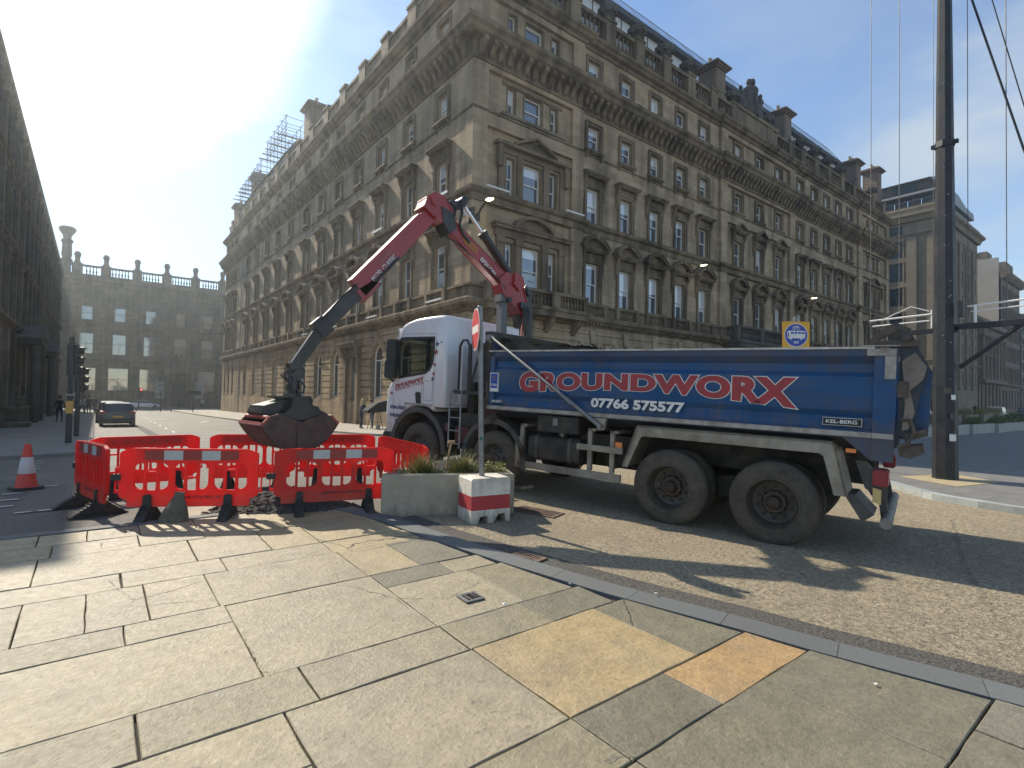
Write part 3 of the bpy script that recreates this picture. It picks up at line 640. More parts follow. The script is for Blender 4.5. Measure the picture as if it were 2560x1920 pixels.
def win_meshes(style, w, h, sash='sash', pane='pane', wall='trim'):
    k = (style, round(w, 2), round(h, 2), sash, pane, wall)
    if k in CACHE: return CACHE[k]
    f = MB(); y = .20; t = .065
    if style == 'arch':
        n = 12; ro, ri = w/2, w/2-.09; sp = h-w/2
        outer = [(-ro, 0), (ro, 0)] + [(ro*math.cos(math.pi*i/n), sp+ro*math.sin(math.pi*i/n)) for i in range(n+1)]
        inner = [(-ri, .12), (ri, .12)] + [(ri*math.cos(math.pi*i/n), sp+ri*math.sin(math.pi*i/n)) for i in range(n+1)]
        f.prism(outer, y, y+.08, 'y', 0, [inner]); f.box(-ri, ri, y+.01, y+.06, sp-.2, sp-.12); f.box(-.03, .03, y+.01, y+.06, .1, sp-.2)
    else:
        f.box(-w/2, -w/2+t, y, y+.09, 0, h); f.box(w/2-t, w/2, y, y+.09, 0, h)
        f.box(-w/2+t, w/2-t, y, y+.09, 0, .09); f.box(-w/2+t, w/2-t, y, y+.09, h-.07, h)
        if style != 'lite' or h > 1.2: f.box(-w/2+t, w/2-t, y-.012, y+.07, h*.5-.03, h*.5+.03)
        if style == 'cross': f.box(-.03, .03, y+.0, y+.07, .09, h*.62)
    fm = f.mesh('window', M[sash])
    p = MB()
    if style == 'arch':
        n = 12; sp = h-w/2; r = w/2-.08
        pts = [(-r, y+.05, .1), (r, y+.05, .1)] + [(r*math.cos(math.pi*i/n), y+.05, sp+r*math.sin(math.pi*i/n)) for i in range(n+1)]
        p.add(pts, [tuple(range(len(pts)))])
    else:
        p.add([(-w/2+.05, y+.065, .05), (w/2-.05, y+.065, .05), (w/2-.05, y+.065, h*.5), (-w/2+.05, y+.065, h*.5)], [(0,1,2,3)])
        p.add([(-w/2+.05, y+.035, h*.5), (w/2-.05, y+.035, h*.5), (w/2-.05, y+.035, h-.03), (-w/2+.05, y+.035, h-.03)], [(0,1,2,3)])
    pm = p.mesh('pane', M[pane])
    s = MB(); a = .19; pr = .09
    if style in ('plain', 'attic', 'hood', 'tri', 'seg', 'cross'):
        pr2 = .05 if style == 'attic' else pr
        s.box(-w/2-a, -w/2, -pr2, .02, -.0, h+a); s.box(w/2, w/2+a, -pr2, .02, -.0, h+a); s.box(-w/2, w/2, -pr2, .02, h, h+a)
        s.box(-w/2-a-.03, -w/2-a+.05, -pr2-.04, .02, 0, h+a+.03); s.box(w/2+a-.05, w/2+a+.03, -pr2-.04, .02, 0, h+a+.03); s.box(-w/2-a+.05, w/2+a-.05, -pr2-.04, .02, h+a-.05, h+a+.03)
    if style == 'plain':
        s.box(-w/2-a-.10, w/2+a+.10, -.24, .2, -.14, .0); s.box(-w/2-a-.04, w/2+a+.04, -.16, .0, -.22, -.14)
        for sx in (-1, 1): console(s, sx*(w/2+a-.06), -.22, .28, .16, .14)
    if style in ('hood', 'tri', 'seg'):
        zt = h+a+.38; W2 = w/2+a+.26
        s.box(-w/2-a, w/2+a, -.06, .02, h+a+.03, zt)
        for sx in (-1, 1):
            console(s, sx*(w/2+a+.11), zt, .95, .30, .17); s.box(sx*(w/2+a+.11)-.11, sx*(w/2+a+.11)+.11, -.05, .02, zt-1.25, zt)
        s.box(-W2+.05, W2-.05, -.34, .0, zt, zt+.08); s.box(-W2, W2, -.42, .0, zt+.08, zt+.17); s.box(-W2-.05, W2+.05, -.47, .0, zt+.17, zt+.235)
        zt2 = zt+.235
        if style == 'tri':
            H = .5
            s.prism([(-W2-.05, zt2), (W2+.05, zt2), (0, zt2+H)], -.16, 0, 'y')
            for sx in (-1, 1):
                s.prism([(sx*(W2+.05), zt2), (sx*(W2+.05), zt2+.12), (0, zt2+H+.14), (0, zt2+H)], -.47, 0, 'y')
        if style == 'seg':
            H = .62; n = 12; Wd = W2+.03; rad = (Wd*Wd+H*H)/(2*H); cz = zt2+H-rad; a0 = math.asin(Wd/rad)
            arc = lambda r: [(r*math.sin(-a0+2*a0*i/n), cz+r*math.cos(-a0+2*a0*i/n)) for i in range(n+1)]
            s.prism(arc(rad)+[], -.12, 0, 'y')
            o_, i_ = arc(rad+.10), arc(rad-.06)
            for k2 in range(n): s.prism([o_[k2], o_[k2+1], i_[k2+1], i_[k2]], -.42, 0, 'y')
            o_, i_ = arc(rad+.15), arc(rad+.10)
            for k2 in range(n): s.prism([o_[k2], o_[k2+1], i_[k2+1], i_[k2]], -.48, 0, 'y')
            s.box(-.12, .12, -.5, 0, zt2+H-.03, zt2+H+.22)
    if style == 'lite': s.box(-w/2-.09, -w/2, -.03, .02, 0, h+.09); s.box(w/2, w/2+.09, -.03, .02, 0, h+.09); s.box(-w/2, w/2, -.03, .02, h, h+.09)
    if style == 'arch':
        n = 9; r0, r1 = w/2+.0, w/2+.42; sp = h-w/2
        for i in range(n):
            t0, t1 = math.pi*(i+.06)/n, math.pi*(i+.94)/n
            q = [(r0*math.cos(t0), sp+r0*math.sin(t0)), (r1*math.cos(t0), sp+r1*math.sin(t0)), (r1*math.cos(t1), sp+r1*math.sin(t1)), (r0*math.cos(t1), sp+r0*math.sin(t1))]
            s.prism(q, -.09 if i != n//2 else -.16, 0, 'y')
        s.prism([(-.13, h-.02), (.13, h-.02), (.22, h+.75), (-.22, h+.75)], -.20, 0, 'y')
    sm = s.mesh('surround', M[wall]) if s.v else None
    CACHE[k] = (fm, pm, sm); return CACHE[k]
class Building:
    def __init__(s, name, label, cat='building', group=None):
        s.root = empty(name, label, cat, group=group); s.wins = []
    def face(s, ox, oy, rot): return (ox, oy, rot)
    def win(s, face, x, z, style, w, h, **k):
        ox, oy, rot = face; c, sn = math.cos(rot), math.sin(rot)
        wx, wy = ox+c*x, oy+sn*x
        d = math.hypot(wx, wy); s.wins.append((d/(w*h)**.5, wx, wy, z, rot, style, w, h, k))
    def flush(s, cap=100):
        s.wins.sort(key=lambda a: a[0]); rest = MB()
        for i, (_, wx, wy, z, rot, style, w, h, k) in enumerate(s.wins):
            fm, pm, sm = win_meshes(style, w, h, **k)
            if i < cap:
                o = mk('window', fm, s.root, (wx, wy, z), rot); mk('pane', pm, o)
                if sm: mk('surround', sm, o)
            else:
                T = Matrix.Translation((wx, wy, z)) @ Matrix.Rotation(rot, 4, 'Z')
                for mi, me in enumerate((fm, pm, sm)):
                    if me: rest.add([T @ v.co for v in me.vertices], [tuple(p.vertices) for p in me.polygons], mi)
        if rest.v:
            k = s.wins[-1][8]
            tag(rest.build('window', [M[k.get('sash', 'sash')], M[k.get('pane', 'pane')], M[k.get('wall', 'trim')]], s.root), kind='stuff')
def rust(b, L, z0, z1, holes, st=.46, pr=.085, mi=0, x0=0, gap=.07):
    z = z0
    while z < z1-.05:
        zt = min(z+st-gap, z1); zc = (z+zt)/2; cut = []
        for xc, w, zb, h, ar in holes:
            if zb-.02 < zt and zb+h > z:
                hw = w/2
                if ar:
                    sp = zb+h-w/2
                    if zt > sp: r = w/2+.40; dz = max(0, z-sp); hw = math.sqrt(max(0, r*r-dz*dz)) if dz < r else 0; hw = max(hw, .24)
                cut.append((xc-hw, xc+hw))
            elif ar and zb+h <= z < zb+h+.75: cut.append((xc-.24, xc+.24))
        cut.sort(); a = x0
        for c0, c1 in cut+[(L, L)]:
            if c0-a > .06: b.box(a, min(c0, L), -pr, 0, z, zt, mi)
            a = max(a, c1)
        z += st
def baluster(b, x, y, z0, z1, r=.07, mi=0, n=6):
    h = z1-z0
    b.lathe([(r*.9, 0), (r*.9, .08*h), (r*.45, .14*h), (r*1.1, .34*h), (r*.9, .45*h), (r*.42, .68*h), (r*.5, .86*h), (r*.85, .9*h), (r*.85, h)], (x, y, z0), n, 'z', mi)

# ------------------------------------------------------------------ the sandstone hotel on the corner
HB = Building('corner_building', 'big brown sandstone corner building behind the lorry, with rows of white sash windows')
X0, Y0, YE, XE = 14.2, 21.8, 84.6, 72.4
FR = (X0, Y0, 0.0)                    # front on the right, local x = world x - X0
FL = (X0, YE, -math.pi/2)             # side street front, local x = YE - y
yb = [24.5,28.3,32.1,35.9,39.7,43.5,47.6,52.3,56.7,61.1,65.5,70.0,77.4,80.0,82.6]
lw = [YE-y for y in yb]
rw5 = [22.9,25.85,28.75,31.6,34.45]; rw3 = [39.2,42.5,45.8]; rw5b = [49.9,52.8,55.6,58.4,61.2]
LL = YE-Y0
holesL, holesR = [], []
for i, x in enumerate(lw):
    for z, h, w in ((7.30,2.42,1.15), (12.12,2.05,1.1), (16.40,1.45,1.05), (20.1,1.68,1.0)):
        holesL.append((x, w, z, h, False))
    HB.win(FL, x, 7.30, 'seg', 1.15, 2.42); HB.win(FL, x, 12.12, 'hood', 1.1, 2.05); HB.win(FL, x, 16.40, 'plain', 1.05, 1.45); HB.win(FL, x, 20.1, 'attic', 1.0, 1.68)
    if abs(yb[i]-35.9) > .1:
        if yb[i] < 75:
            zb = 1.5 if yb[i] < 50 or yb[i] > 64 else .35
            holesL.append((x, 1.75, zb, 5.0-zb, True)); HB.win(FL, x, zb, 'arch', 1.75, 5.0-zb, pane='pane_dark', wall='rust', sash='sash')
        else:
            holesL.append((x, 1.1, 1.7, 3.1, False)); HB.win(FL, x, 1.7, 'lite', 1.1, 3.1, pane='pane_dark', wall='rust')
holesL.append((YE-35.95, 1.7, -.2, 4.6, False))
for grp, st2, st1 in ((rw5, 'hood', 'seg'), (rw3, 'tri', 'seg'), (rw5b, 'hood', 'seg')):
    for x in grp:
        X = x-X0
        for z, h, w in ((7.30,2.42,1.15), (12.12,2.05,1.1), (16.40,1.45,1.05), (20.1,1.68,1.0)): holesR.append((X, w, z, h, False))
        HB.win(FR, X, 7.30, st1, 1.15, 2.42); HB.win(FR, X, 12.12, st2, 1.1, 2.05); HB.win(FR, X, 16.40, 'plain', 1.05, 1.45); HB.win(FR, X, 20.1, 'attic', 1.0, 1.68)
        holesR.append((X, 1.7, 1.2, 3.8, True)); HB.win(FR, X, 1.2, 'arch', 1.7, 3.8, pane='pane_dark', wall='rust')
for xc in (18.2, 67.7):               # three-light windows of the end pavilions
    X = xc-X0
    for z, h, st in ((7.30,2.42,0), (12.12,2.05,1), (16.40,1.45,2), (20.1,1.68,3)):
        for dx, w in ((-1.5,.5), (0,1.25), (1.5,.5)):
            holesR.append((X+dx, w, z, h, False)); HB.win(FR, X+dx, z, 'lite', w, h)
    holesR.append((X, 2.6, -.1, 4.6, False))
w1 = MB(); wall_grid(w1, LL, -1.6, 22.9, holesL); rust(w1, LL, 1.35, 6.0, holesL)
w1.box(0, LL, -.12, 0, -1.6, 1.3)
HB_w = w1.build('wall', M['stone'], HB.root, loc=(X0, YE, 0), rotz=-math.pi/2); HB_w['label'] = 'sunlit side street front'
w1 = MB(); wall_grid(w1, XE-X0, -1.6, 22.9, holesR); rust(w1, XE-X0, .9, 6.0, holesR)
w1.box(0, XE-X0, -.12, 0, -1.6, .8)
w1.prism([(0, 0.0), (0, 0.0)], 0, 0) if False else None
HB_w = w1.build('wall', M['stone'], HB.root, loc=(X0, Y0, 0), rotz=0); HB_w['label'] = 'shaded front facing the square'
w1 = MB(); w1.box(X0+.35, XE-.0, YE-.3, YE, -1.6, 22.9); w1.box(XE-.3, XE, Y0+.02, YE-.3, -1.6, 22.9); w1.box(X0+.4, XE-.35, Y0+.4, YE-.35, 22.0, 22.85)
w1.box(X0+.33, X0+.38, Y0+.33, YE-.4, -1.5, 22); w1.box(X0+.38, XE-.4, Y0+.33, Y0+.38, -1.5, 22)
w1.build('rear_wall', M['oldstone'], HB.root)
# string courses, cornices: swept round the building, breaking forward at the pavilions
PATH = [(X0+.0, YE), (X0, Y0), (21.9, Y0), (21.9, Y0+.0)]
def band(name, prof, mat_, pav=.22, extra=None):
    path = [(XE, YE), (X0, YE), (X0, Y0-pav), (21.9, Y0-pav), (21.9, Y0), (36.5, Y0), (36.5, Y0-pav), (48.5, Y0-pav), (48.5, Y0), (63.3, Y0), (63.3, Y0-pav), (XE, Y0-pav), (XE, YE)]
    b = MB(); b.sweep([(o, z) for o, z in prof], [path[i] for i in range(1, 13)], closed=False)
    if extra: b.add(extra.v, extra.f)
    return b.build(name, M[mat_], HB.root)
for x0, x1 in ((X0, 21.9), (36.5, 48.5), (63.3, XE)):   # shallow pavilion piers that carry the breaks
    pv = MB()
    for a, c in ((x0, x0+.9), (x1-.9, x1)): pv.box(a, c, Y0-.215, Y0-.002, 6.6, 22.6)
    pv.box(x0+.9, x1-.9, Y0-.215, Y0-.002, 22.0, 22.6); pv.box(x0+.9, x1-.9, Y0-.215, Y0-.002, 18.2, 19.1); pv.box(x0+.9, x1-.9, Y0-.215, Y0-.002, 15.35, 16.0)
    pv.build('pilaster', M['stone'], HB.root)
br = MB()                             # big brackets below the main cornice and dentils below the lower one
x = X0+.3
while x < XE:
    pav = .22 if (x < 21.9 or 36.5 < x < 48.5 or x > 63.3) else 0
    br.prism([(Y0-pav-.12, 19.3), (Y0-pav-.68, 19.3), (Y0-pav-.66, 19.12), (Y0-pav-.42, 18.95), (Y0-pav-.30, 18.65), (Y0-pav-.12, 18.55)], x-.13, x+.13, 'x'); x += .56
y = Y0+.3
while y < YE:
    br.prism([(X0-.12, 19.3), (X0-.68, 19.3), (X0-.66, 19.12), (X0-.42, 18.95), (X0-.30, 18.65), (X0-.12, 18.55)], y-.13, y+.13, 'y'); y += .56
dn = MB(); x = X0
while x < XE:
    pav = .22 if (x < 21.9 or 36.5 < x < 48.5 or x > 63.3) else 0
    dn.box(x-.07, x+.07, Y0-pav-.34, Y0-pav-.09, 6.06, 6.22); x += .27
y = Y0
while y < YE: dn.box(X0-.34, X0-.09, y-.07, y+.07, 6.06, 6.22); y += .27
band('ground_cornice', [(-.1,5.95),(.08,5.95),(.10,6.12),(.42,6.22),(.50,6.30),(.52,6.48),(.40,6.55),(.16,6.60),(.14,7.12),(.26,7.16),(.26,7.27),(-.1,7.27)], 'trim', extra=dn)
band('string_course', [(-.1,11.42),(.06,11.42),(.08,11.75),(.20,11.80),(.26,11.88),(.28,12.02),(.10,12.08),(-.1,12.08)], 'trim')
band('string_course', [(-.1,16.02),(.05,16.02),(.07,16.12),(-.1,16.14)], 'trim')
band('main_cornice', [(-.1,18.45),(.07,18.45),(.12,18.6),(.14,19.25),(.62,19.35),(.72,19.42),(.78,19.60),(.92,19.72),(.95,19.92),(.2,19.98),(-.1,19.98)], 'trim', extra=br)
band('upper_cornice', [(-.1,22.35),(.08,22.35),(.14,22.5),(.34,22.58),(.42,22.72),(.52,22.80),(.54,22.95),(.1,23.0),(-.1,23.0)], 'trim')
# sill balustrades and panels below the first-floor windows
for x in rw5+rw3+rw5b:
    bp = MB()
    for s_ in (-1, 1): bp.box(x+s_*.92-.14, x+s_*.92+.14, Y0-.34, Y0-.1, 6.58, 7.30)
    for k in range(7): baluster(bp, x-.6+.2*k, Y0-.24, 6.62, 7.16, .075)
    bp.box(x-1.06, x+1.06, Y0-.33, Y0-.14, 7.16, 7.33); bp.build('sill_balustrade', M['trim'], HB.root)
for y in yb:
    bp = MB()
    for s_ in (-1, 1): bp.box(X0-.34, X0-.1, y+s_*.92-.14, y+s_*.92+.14, 6.58, 7.30)
    for k in range(5): baluster(bp, X0-.24, y-.6+.3*k, 6.62, 7.16, .085)
    bp.box(X0-.33, X0-.14, y-1.06, y+1.06, 7.16, 7.33); bp.build('sill_balustrade', M['trim'], HB.root)
# pavilion window frames with pilasters and pediments
for xc in (18.2, 67.7):
    t = MB(); yy = Y0
    for dx in (-2.15, -.92, .92, 2.15):
        t.box(xc+dx-.2, xc+dx+.2, yy-.16, yy, 7.28, 10.0); t.box(xc+dx-.25, xc+dx+.25, yy-.22, yy, 9.65, 10.0); t.box(xc+dx-.17, xc+dx+.17, yy-.13, yy, 12.1, 14.35)
    t.box(xc-2.5, xc+2.5, yy-.18, yy, 10.0, 10.35); t.box(xc-2.62, xc+2.62, yy-.42, yy, 10.35, 10.5); t.box(xc-2.7, xc+2.7, yy-.48, yy, 10.5, 10.58)
    n = 12; Wd, H = 1.35, .62; rad = (Wd*Wd+H*H)/(2*H); cz = 10.58+H-rad; a0 = math.asin(Wd/rad)
    arc = lambda r: [(xc+r*math.sin(-a0+2*a0*i/n), cz+r*math.cos(-a0+2*a0*i/n)) for i in range(n+1)]
    o_, i_ = arc(rad+.12), arc(rad-.06)
    for k2 in range(n): t.prism([o_[k2], o_[k2+1], i_[k2+1], i_[k2]], yy-.46, yy, 'y')
    t.prism(arc(rad-.06), yy-.14, yy, 'y')
    t.box(xc-2.35, xc+2.35, yy-.12, yy, 14.35, 14.62)
    for s_ in (-1, 1): console(t, 0, 0, 0, 0) if False else t.box(xc+s_*2.3-.14, xc+s_*2.3+.14, yy-.36, yy, 13.5, 14.62)
    t.box(xc-2.6, xc+2.6, yy-.44, yy, 14.62, 14.78)
    t.prism([(xc-1.4, 14.78), (xc+1.4, 14.78), (xc, 15.45)], yy-.15, yy, 'y')
    for s_ in (-1, 1): t.prism([(xc+s_*1.5, 14.78), (xc+s_*1.5, 14.9), (xc, 15.62), (xc, 15.47)], yy-.46, yy, 'y')
    t.box(xc-2.2, xc+2.2, yy-.24, yy, 16.22, 16.38); t.box(xc-2.1, xc+2.1, yy-.1, yy, 17.9, 18.08)
    t.build('pavilion_frame', M['trim'], HB.root)
def balcony(x0, x1, dep, z0, z1, nb, dark=False):
    t = MB(); y1, y0 = Y0, Y0-dep
    t.box(x0-.1, x1+.1, y0-.12, y1, z0-.42, z0-.12); t.box(x0-.2, x1+.2, y0-.22, y1, z0-.12, z0+.05)
    k = int((x1-x0)/nb)
    for a in (x0, x1): t.box(a-.16, a+.16, y0-.02, y0+.3, z0+.05, z1); 
    if x1-x0 > 6:
        for q in (.33, .66): a = x0+(x1-x0)*q; t.box(a-.3, a+.3, y0-.02, y0+.28, z0+.05, z1)
    n = int((x1-x0-.4)/.24)
    for i in range(n): baluster(t, x0+.3+i*(x1-x0-.6)/(n-1), y0+.13, z0+.1, z1-.1, .08)
    for a in (x0, x1):
        for i in range(int(dep/.24)-1): baluster(t, a, y0+.42+i*.24, z0+.1, z1-.1, .08)
        t.box(a-.13, a+.13, y0, y1, z1-.1, z1+.02)
    t.box(x0-.18, x1+.18, y0-.04, y0+.28, z1-.1, z1+.06)
    for a in rngf(x0+.3, x1-.3, 1.9): t.prism([(y1, z0-.42), (y0+.1, z0-.42), (y0+.2, z0-.7), (y1, z0-1.3)], a-.15, a+.15, 'x')
    o = t.build('balcony', M['darkstone'] if dark else M['trim'], HB.root)
balcony(14.9, 21.6, .85, 6.5, 7.36, 1); balcony(37.2, 47.8, 1.3, 6.2, 7.3, 1, True)
# door with its case in the side street
t = MB(); yd = 35.95
for s_ in (-1, 1): t.box(X0-.32, X0+.02, yd+s_*1.1-.22, yd+s_*1.1+.22, -.4, 4.3); t.prism([(X0-.32, 5.0), (X0-.62, 5.0), (X0-.55, 4.7), (X0-.36, 4.2), (X0-.32, 3.8)], yd+s_*1.2-.17, yd+s_*1.2+.17, 'y')
t.box(X0-.3, X0+.0, yd-1.3, yd+1.3, 4.4, 5.0); t.box(X0-.68, X0, yd-1.6, yd+1.6, 5.0, 5.2); t.box(X0-.75, X0, yd-1.66, yd+1.66, 5.2, 5.3)
t.build('door_case', M['trim'], HB.root)
t = MB(); t.box(X0+.22, X0+.30, yd-.85, yd+.85, -.3, 3.2, 0); t.box(X0+.20, X0+.26, yd-.85, yd+.85, 3.2, 3.35, 0)
for a in (-.8, -.05, .05, .75): t.box(X0+.17, X0+.24, yd+a-.03, yd+a+.06, -.3, 4.4, 0)
for a in (-.42, .42):
    for z in (.1, 1.2, 2.3): t.box(X0+.19, X0+.23, yd+a-.25, yd+a+.25, z, z+.85, 0)
dr = t.build('door', mat('grey green door', (.22,.23,.2), .5), HB.root)
t = MB(); t.box(X0+.26, X0+.28, yd-.8, yd+.8, 3.35, 4.35); t.build('fanlight', M['pane_dark'], dr)
t = MB(); t.cyl((X0-.12, 73.2, -1.2), (X0-.12, 73.2, 19), .07); t.cyl((X0-.16, 73.2, 6), (X0-.16, 73.2, 6.3), .12); t.build('drainpipe', M['lead'], HB.root)
# roof: parapets, urns, chimneys, glazed top storey
t = MB(); t.box(X0+.35, X0+.75, Y0+1.2, YE, 22.9, 24.9); t.box(X0+.25, X0+.8, Y0+1.2, YE, 24.9, 25.1)
for y in rngf(25, 82, 3.8): t.box(X0+.18, X0+.9, y-.55, y+.55, 22.9, 25.25); t.box(X0+.12, X0+.95, y-.62, y+.62, 25.25, 25.42)
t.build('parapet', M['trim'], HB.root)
t = MB(); t.box(X0+2.0, X0+9, Y0+2.8, YE-1, 23, 26.2); t.prism([(X0+1.6, 26.2), (X0+9.4, 26.2), (X0+8, 27.0), (X0+3.2, 27.0)], Y0+2.6, YE-.8, 'y'); t.build('attic_roof', M['slate'], HB.root)
t = MB(); yp = Y0+.25
t.box(X0, XE, yp-.1, yp+.45, 22.95, 23.45); t.box(X0, XE, yp-.08, yp+.42, 24.75, 25.0)
x = X0+.3
while x < XE-.2:
    if not (38.6 < x < 46.6): baluster(t, x, yp+.17, 23.45, 24.75, .13)
    x += .38
t.box(39.4, 45.9, yp-.1, yp+.3, 23.4, 24.8); t.box(39.3, 46.0, yp-.2, yp+.35, 24.95, 25.25)
peds = [21.4, 24.45, 27.3, 30.2, 33.05, 38.9, 44.6, 50.87, 53.85, 56.82, 59.9, 68.5]
for x in peds+[15.0, 36.0, 48.5, 63.0, 71.8]: t.box(x-.42, x+.42, yp-.16, yp+.5, 22.95, 25.0); t.box(x-.48, x+.48, yp-.22, yp+.56, 25.0, 25.15)
t.build('balustrade', M['trim'], HB.root)
um = MB(); um.lathe([(.0,0),(.30,0),(.30,.06),(.14,.12),(.18,.18),(.50,.42),(.62,.62),(.60,.78),(.42,.92),(.24,.98),(.14,1.04),(.18,1.12),(.05,1.22),(0,1.32)], n=12)
for k in range(8):
    a = math.pi*k/4; um.obox((.56*math.cos(a), .56*math.sin(a), .6), (.07*math.cos(a), .07*math.sin(a), 0), (-.1*math.sin(a), .1*math.cos(a), 0), (0, 0, .22))
umm = um.mesh('urn', M['darkstone'], smooth=50)
for x in peds: mk('urn', umm, HB.root, (x, yp+.17, 25.15))
def chimney(x, y, z0, z1, w, d, par, pots=2, along='x'):
    c = MB(); c.box(x-w/2, x+w/2, y, y+d, z0, z1-.55); c.box(x-w/2-.08, x+w/2+.08, y-.08, y+d+.08, z0+.5, z0+.7); c.box(x-w/2+.12, x+w/2-.12, y-.04, y+d+.04, z0+.9, z1-.8)
    for i, e in enumerate((.12, .24, .36)): c.box(x-w/2-e, x+w/2+e, y-e, y+d+e, z1-.55+.12*i, z1-.43+.12*i)
    c.box(x-w/2-.1, x+w/2+.1, y-.1, y+d+.1, z1-.19, z1)
    o = c.build('chimney', M['redstone'], par)
    for i in range(pots):
        p = MB(); t_ = (i+.5)/pots-.5; px = x+(w*.9*t_ if along == 'x' else 0); py = y+d/2+(d*.9*t_ if along == 'y' else 0)
        p.lathe([(.16,0),(.16,.06),(.13,.1),(.12,.42),(.16,.46),(.16,.52),(.11,.52),(.11,.1)], (px, py, z1), 10); p.build('chimney_pot', mat('clay pot', (.38,.30,.20), .8) if 'clay pot' not in bpy.data.materials else bpy.data.materials['clay pot'], o)
for x, z in ((37.4, 27.9), (48.5, 28.1), (65.0, 28.3), (71.3, 29.2)): chimney(x, Y0+.45, 24.7, z, 1.35, 1.5, HB.root, 2)
for y, z in ((50.6, 29.2), (72.5, 29.4), (83.4, 28.6)): chimney(X0+1.6, y, 23, z, 1.3, 1.9, HB.root, 3, 'y')
# statue group over the middle
st = MB()
def fig(b, x, y, z, h, lean=0, arm=None):
    b.tube([(x-.02, y, z), (x, y, z+.28*h), (x+lean*.3, y, z+.5*h), (x+lean*.7, y, z+.72*h), (x+lean, y, z+.82*h)], [.30*h*.6, .26*h*.6, .20*h*.6, .26*h*.6, .08*h], 8)
    b.lathe([(0,-.1*h),(.07*h,-.06*h),(.085*h,0),(.06*h,.08*h),(0,.11*h)], (x+lean*1.05, y, z+.93*h), 8)
    if arm: b.tube([(x+lean*.8, y, z+.75*h), (x+arm[0]*.6, y-.1, z+arm[1]*.6+.3*h), (x+arm[0], y-.1, z+arm[1]+.3*h)], [.09*h, .07*h, .05*h], 6)
fig(st, 41.5, yp+.2, 25.25, 2.9, .15, (.6, .9)); fig(st, 42.3, yp+.2, 25.25, 3.1, -.12, (-.5, 1.2)); fig(st, 43.1, yp+.2, 25.25, 2.3, .35, (.5, 1.0)); fig(st, 40.5, yp+.2, 25.25, 1.9, -.15, (-.3, .4))
st.lathe([(0,0),(.5,0),(.62,.5),(.45,.9),(.2,1.1),(0,1.5)], (40.2, yp+.2, 25.2), 10); st.box(41.2, 43.4, yp-.1, yp+.5, 25.2, 26.0)
st.build('statue_group', M['darkstone'], HB.root, smooth=60)
t = MB(); yg = 25.0
t.box(X0+3, 66.5, yg, yg+6, 23, 27.7, 0); t.box(X0+3, 66.5, yg-.03, yg+.1, 27.7, 28.9, 1)
t.box(X0+2.6, 66.8, yg-.5, yg+6, 28.9, 29.3, 2)
for x in rngf(20, 66, 1.5): t.box(x-.04, x+.04, yg-.06, yg-.03, 27.7, 28.9, 2)
t.build('roof_storey', [M['lead'], M['white'], M['slate']], HB.root)
t = MB(); t.add([(X0+3, yg-.45, 29.3), (66.6, yg-.45, 29.3), (66.6, yg+.9, 31.3), (X0+3, yg+.9, 31.3)], [(0,1,2,3)])
t.add([(66.6, yg-.45, 29.3), (70.5, yg-.3, 27.0), (66.6, yg+.9, 31.3)], [(0,1,2)]); gl = t.build('glass_screen', M['roofglass'], HB.root)
t = MB()
for x in rngf(X0+3, 66.6, 2.2): t.cyl((x, yg-.45, 29.3), (x, yg+.9, 31.3), .025, n=5)
t.cyl((X0+3, yg+.9, 31.3), (66.6, yg+.9, 31.3), .03, n=5); t.build('glazing_bars', M['lead'], gl)
HB.flush(100)

# ------------------------------------------------------------------ building that closes the side street
FB = Building('street_end_building', 'grey stone building with a balustraded roof closing the far end of the side street')
YF = 120.0; FF = (0, YF, 0.0); XA, XB = -5.4, 34.0
fx = [-1.45, 3.25, 7.9, 12.7, 17.3, 22, 26.7, 31]
hl = []
for x in fx:
    hl.append((x, 1.6, 14.0, 2.5, False)); FB.win(FF, x, 14.0, 'lite', 1.6, 2.5, sash='dsash', wall='oldtrim', pane='fpane')
    hl.append((x, 2.0, 8.0, 3.7, False)); FB.win(FF, x, 8.0, 'cross', 2.0, 3.7, sash='dsash', wall='oldtrim', pane='fpane')
    if abs(x-12.7) > .1: hl.append((x, 3.0, 1.5, 4.1, False)); FB.win(FF, x, 1.5, 'cross', 3.0, 4.1, sash='dsash', wall='oldtrim', pane='fpane')
M['dsash'] = mat('dark sash', (.07,.07,.065), .5); M['oldtrim'] = M['oldstone']; M['fpane'] = glass_pane('far glass', (.06,.07,.075), (.24,.25,.25), .55)
hl.append((12.7, 2.2, -1.5, 5.0, False))
t = MB(); wall_grid(t, XB, -1.7, 21.6, hl, x0=XA); rust(t, XB, -1.2, 6.5, hl, st=.62, x0=XA); t.box(XA, XB, 1, 30, -1.7, 21.2)
t.box(XA, XA+.3, 0.01, 1, -1.7, 21.6)
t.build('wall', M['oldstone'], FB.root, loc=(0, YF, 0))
def fband(z0, z1, d, name='string_course', m='oldstone'):
    b = MB(); b.sweep([(-.1, z0), (d*.4, z0), (d*.5, z0+(z1-z0)*.4), (d, z0+(z1-z0)*.6), (d, z1), (-.1, z1)], [(XA, YF+20), (XA, YF), (XB, YF)]); b.build(name, M[m], FB.root)
fband(6.7, 7.2, .35); fband(12.9, 13.6, .45); fband(18.6, 19.1, .2); fband(20.2, 21.4, .8, 'main_cornice')
t = MB()
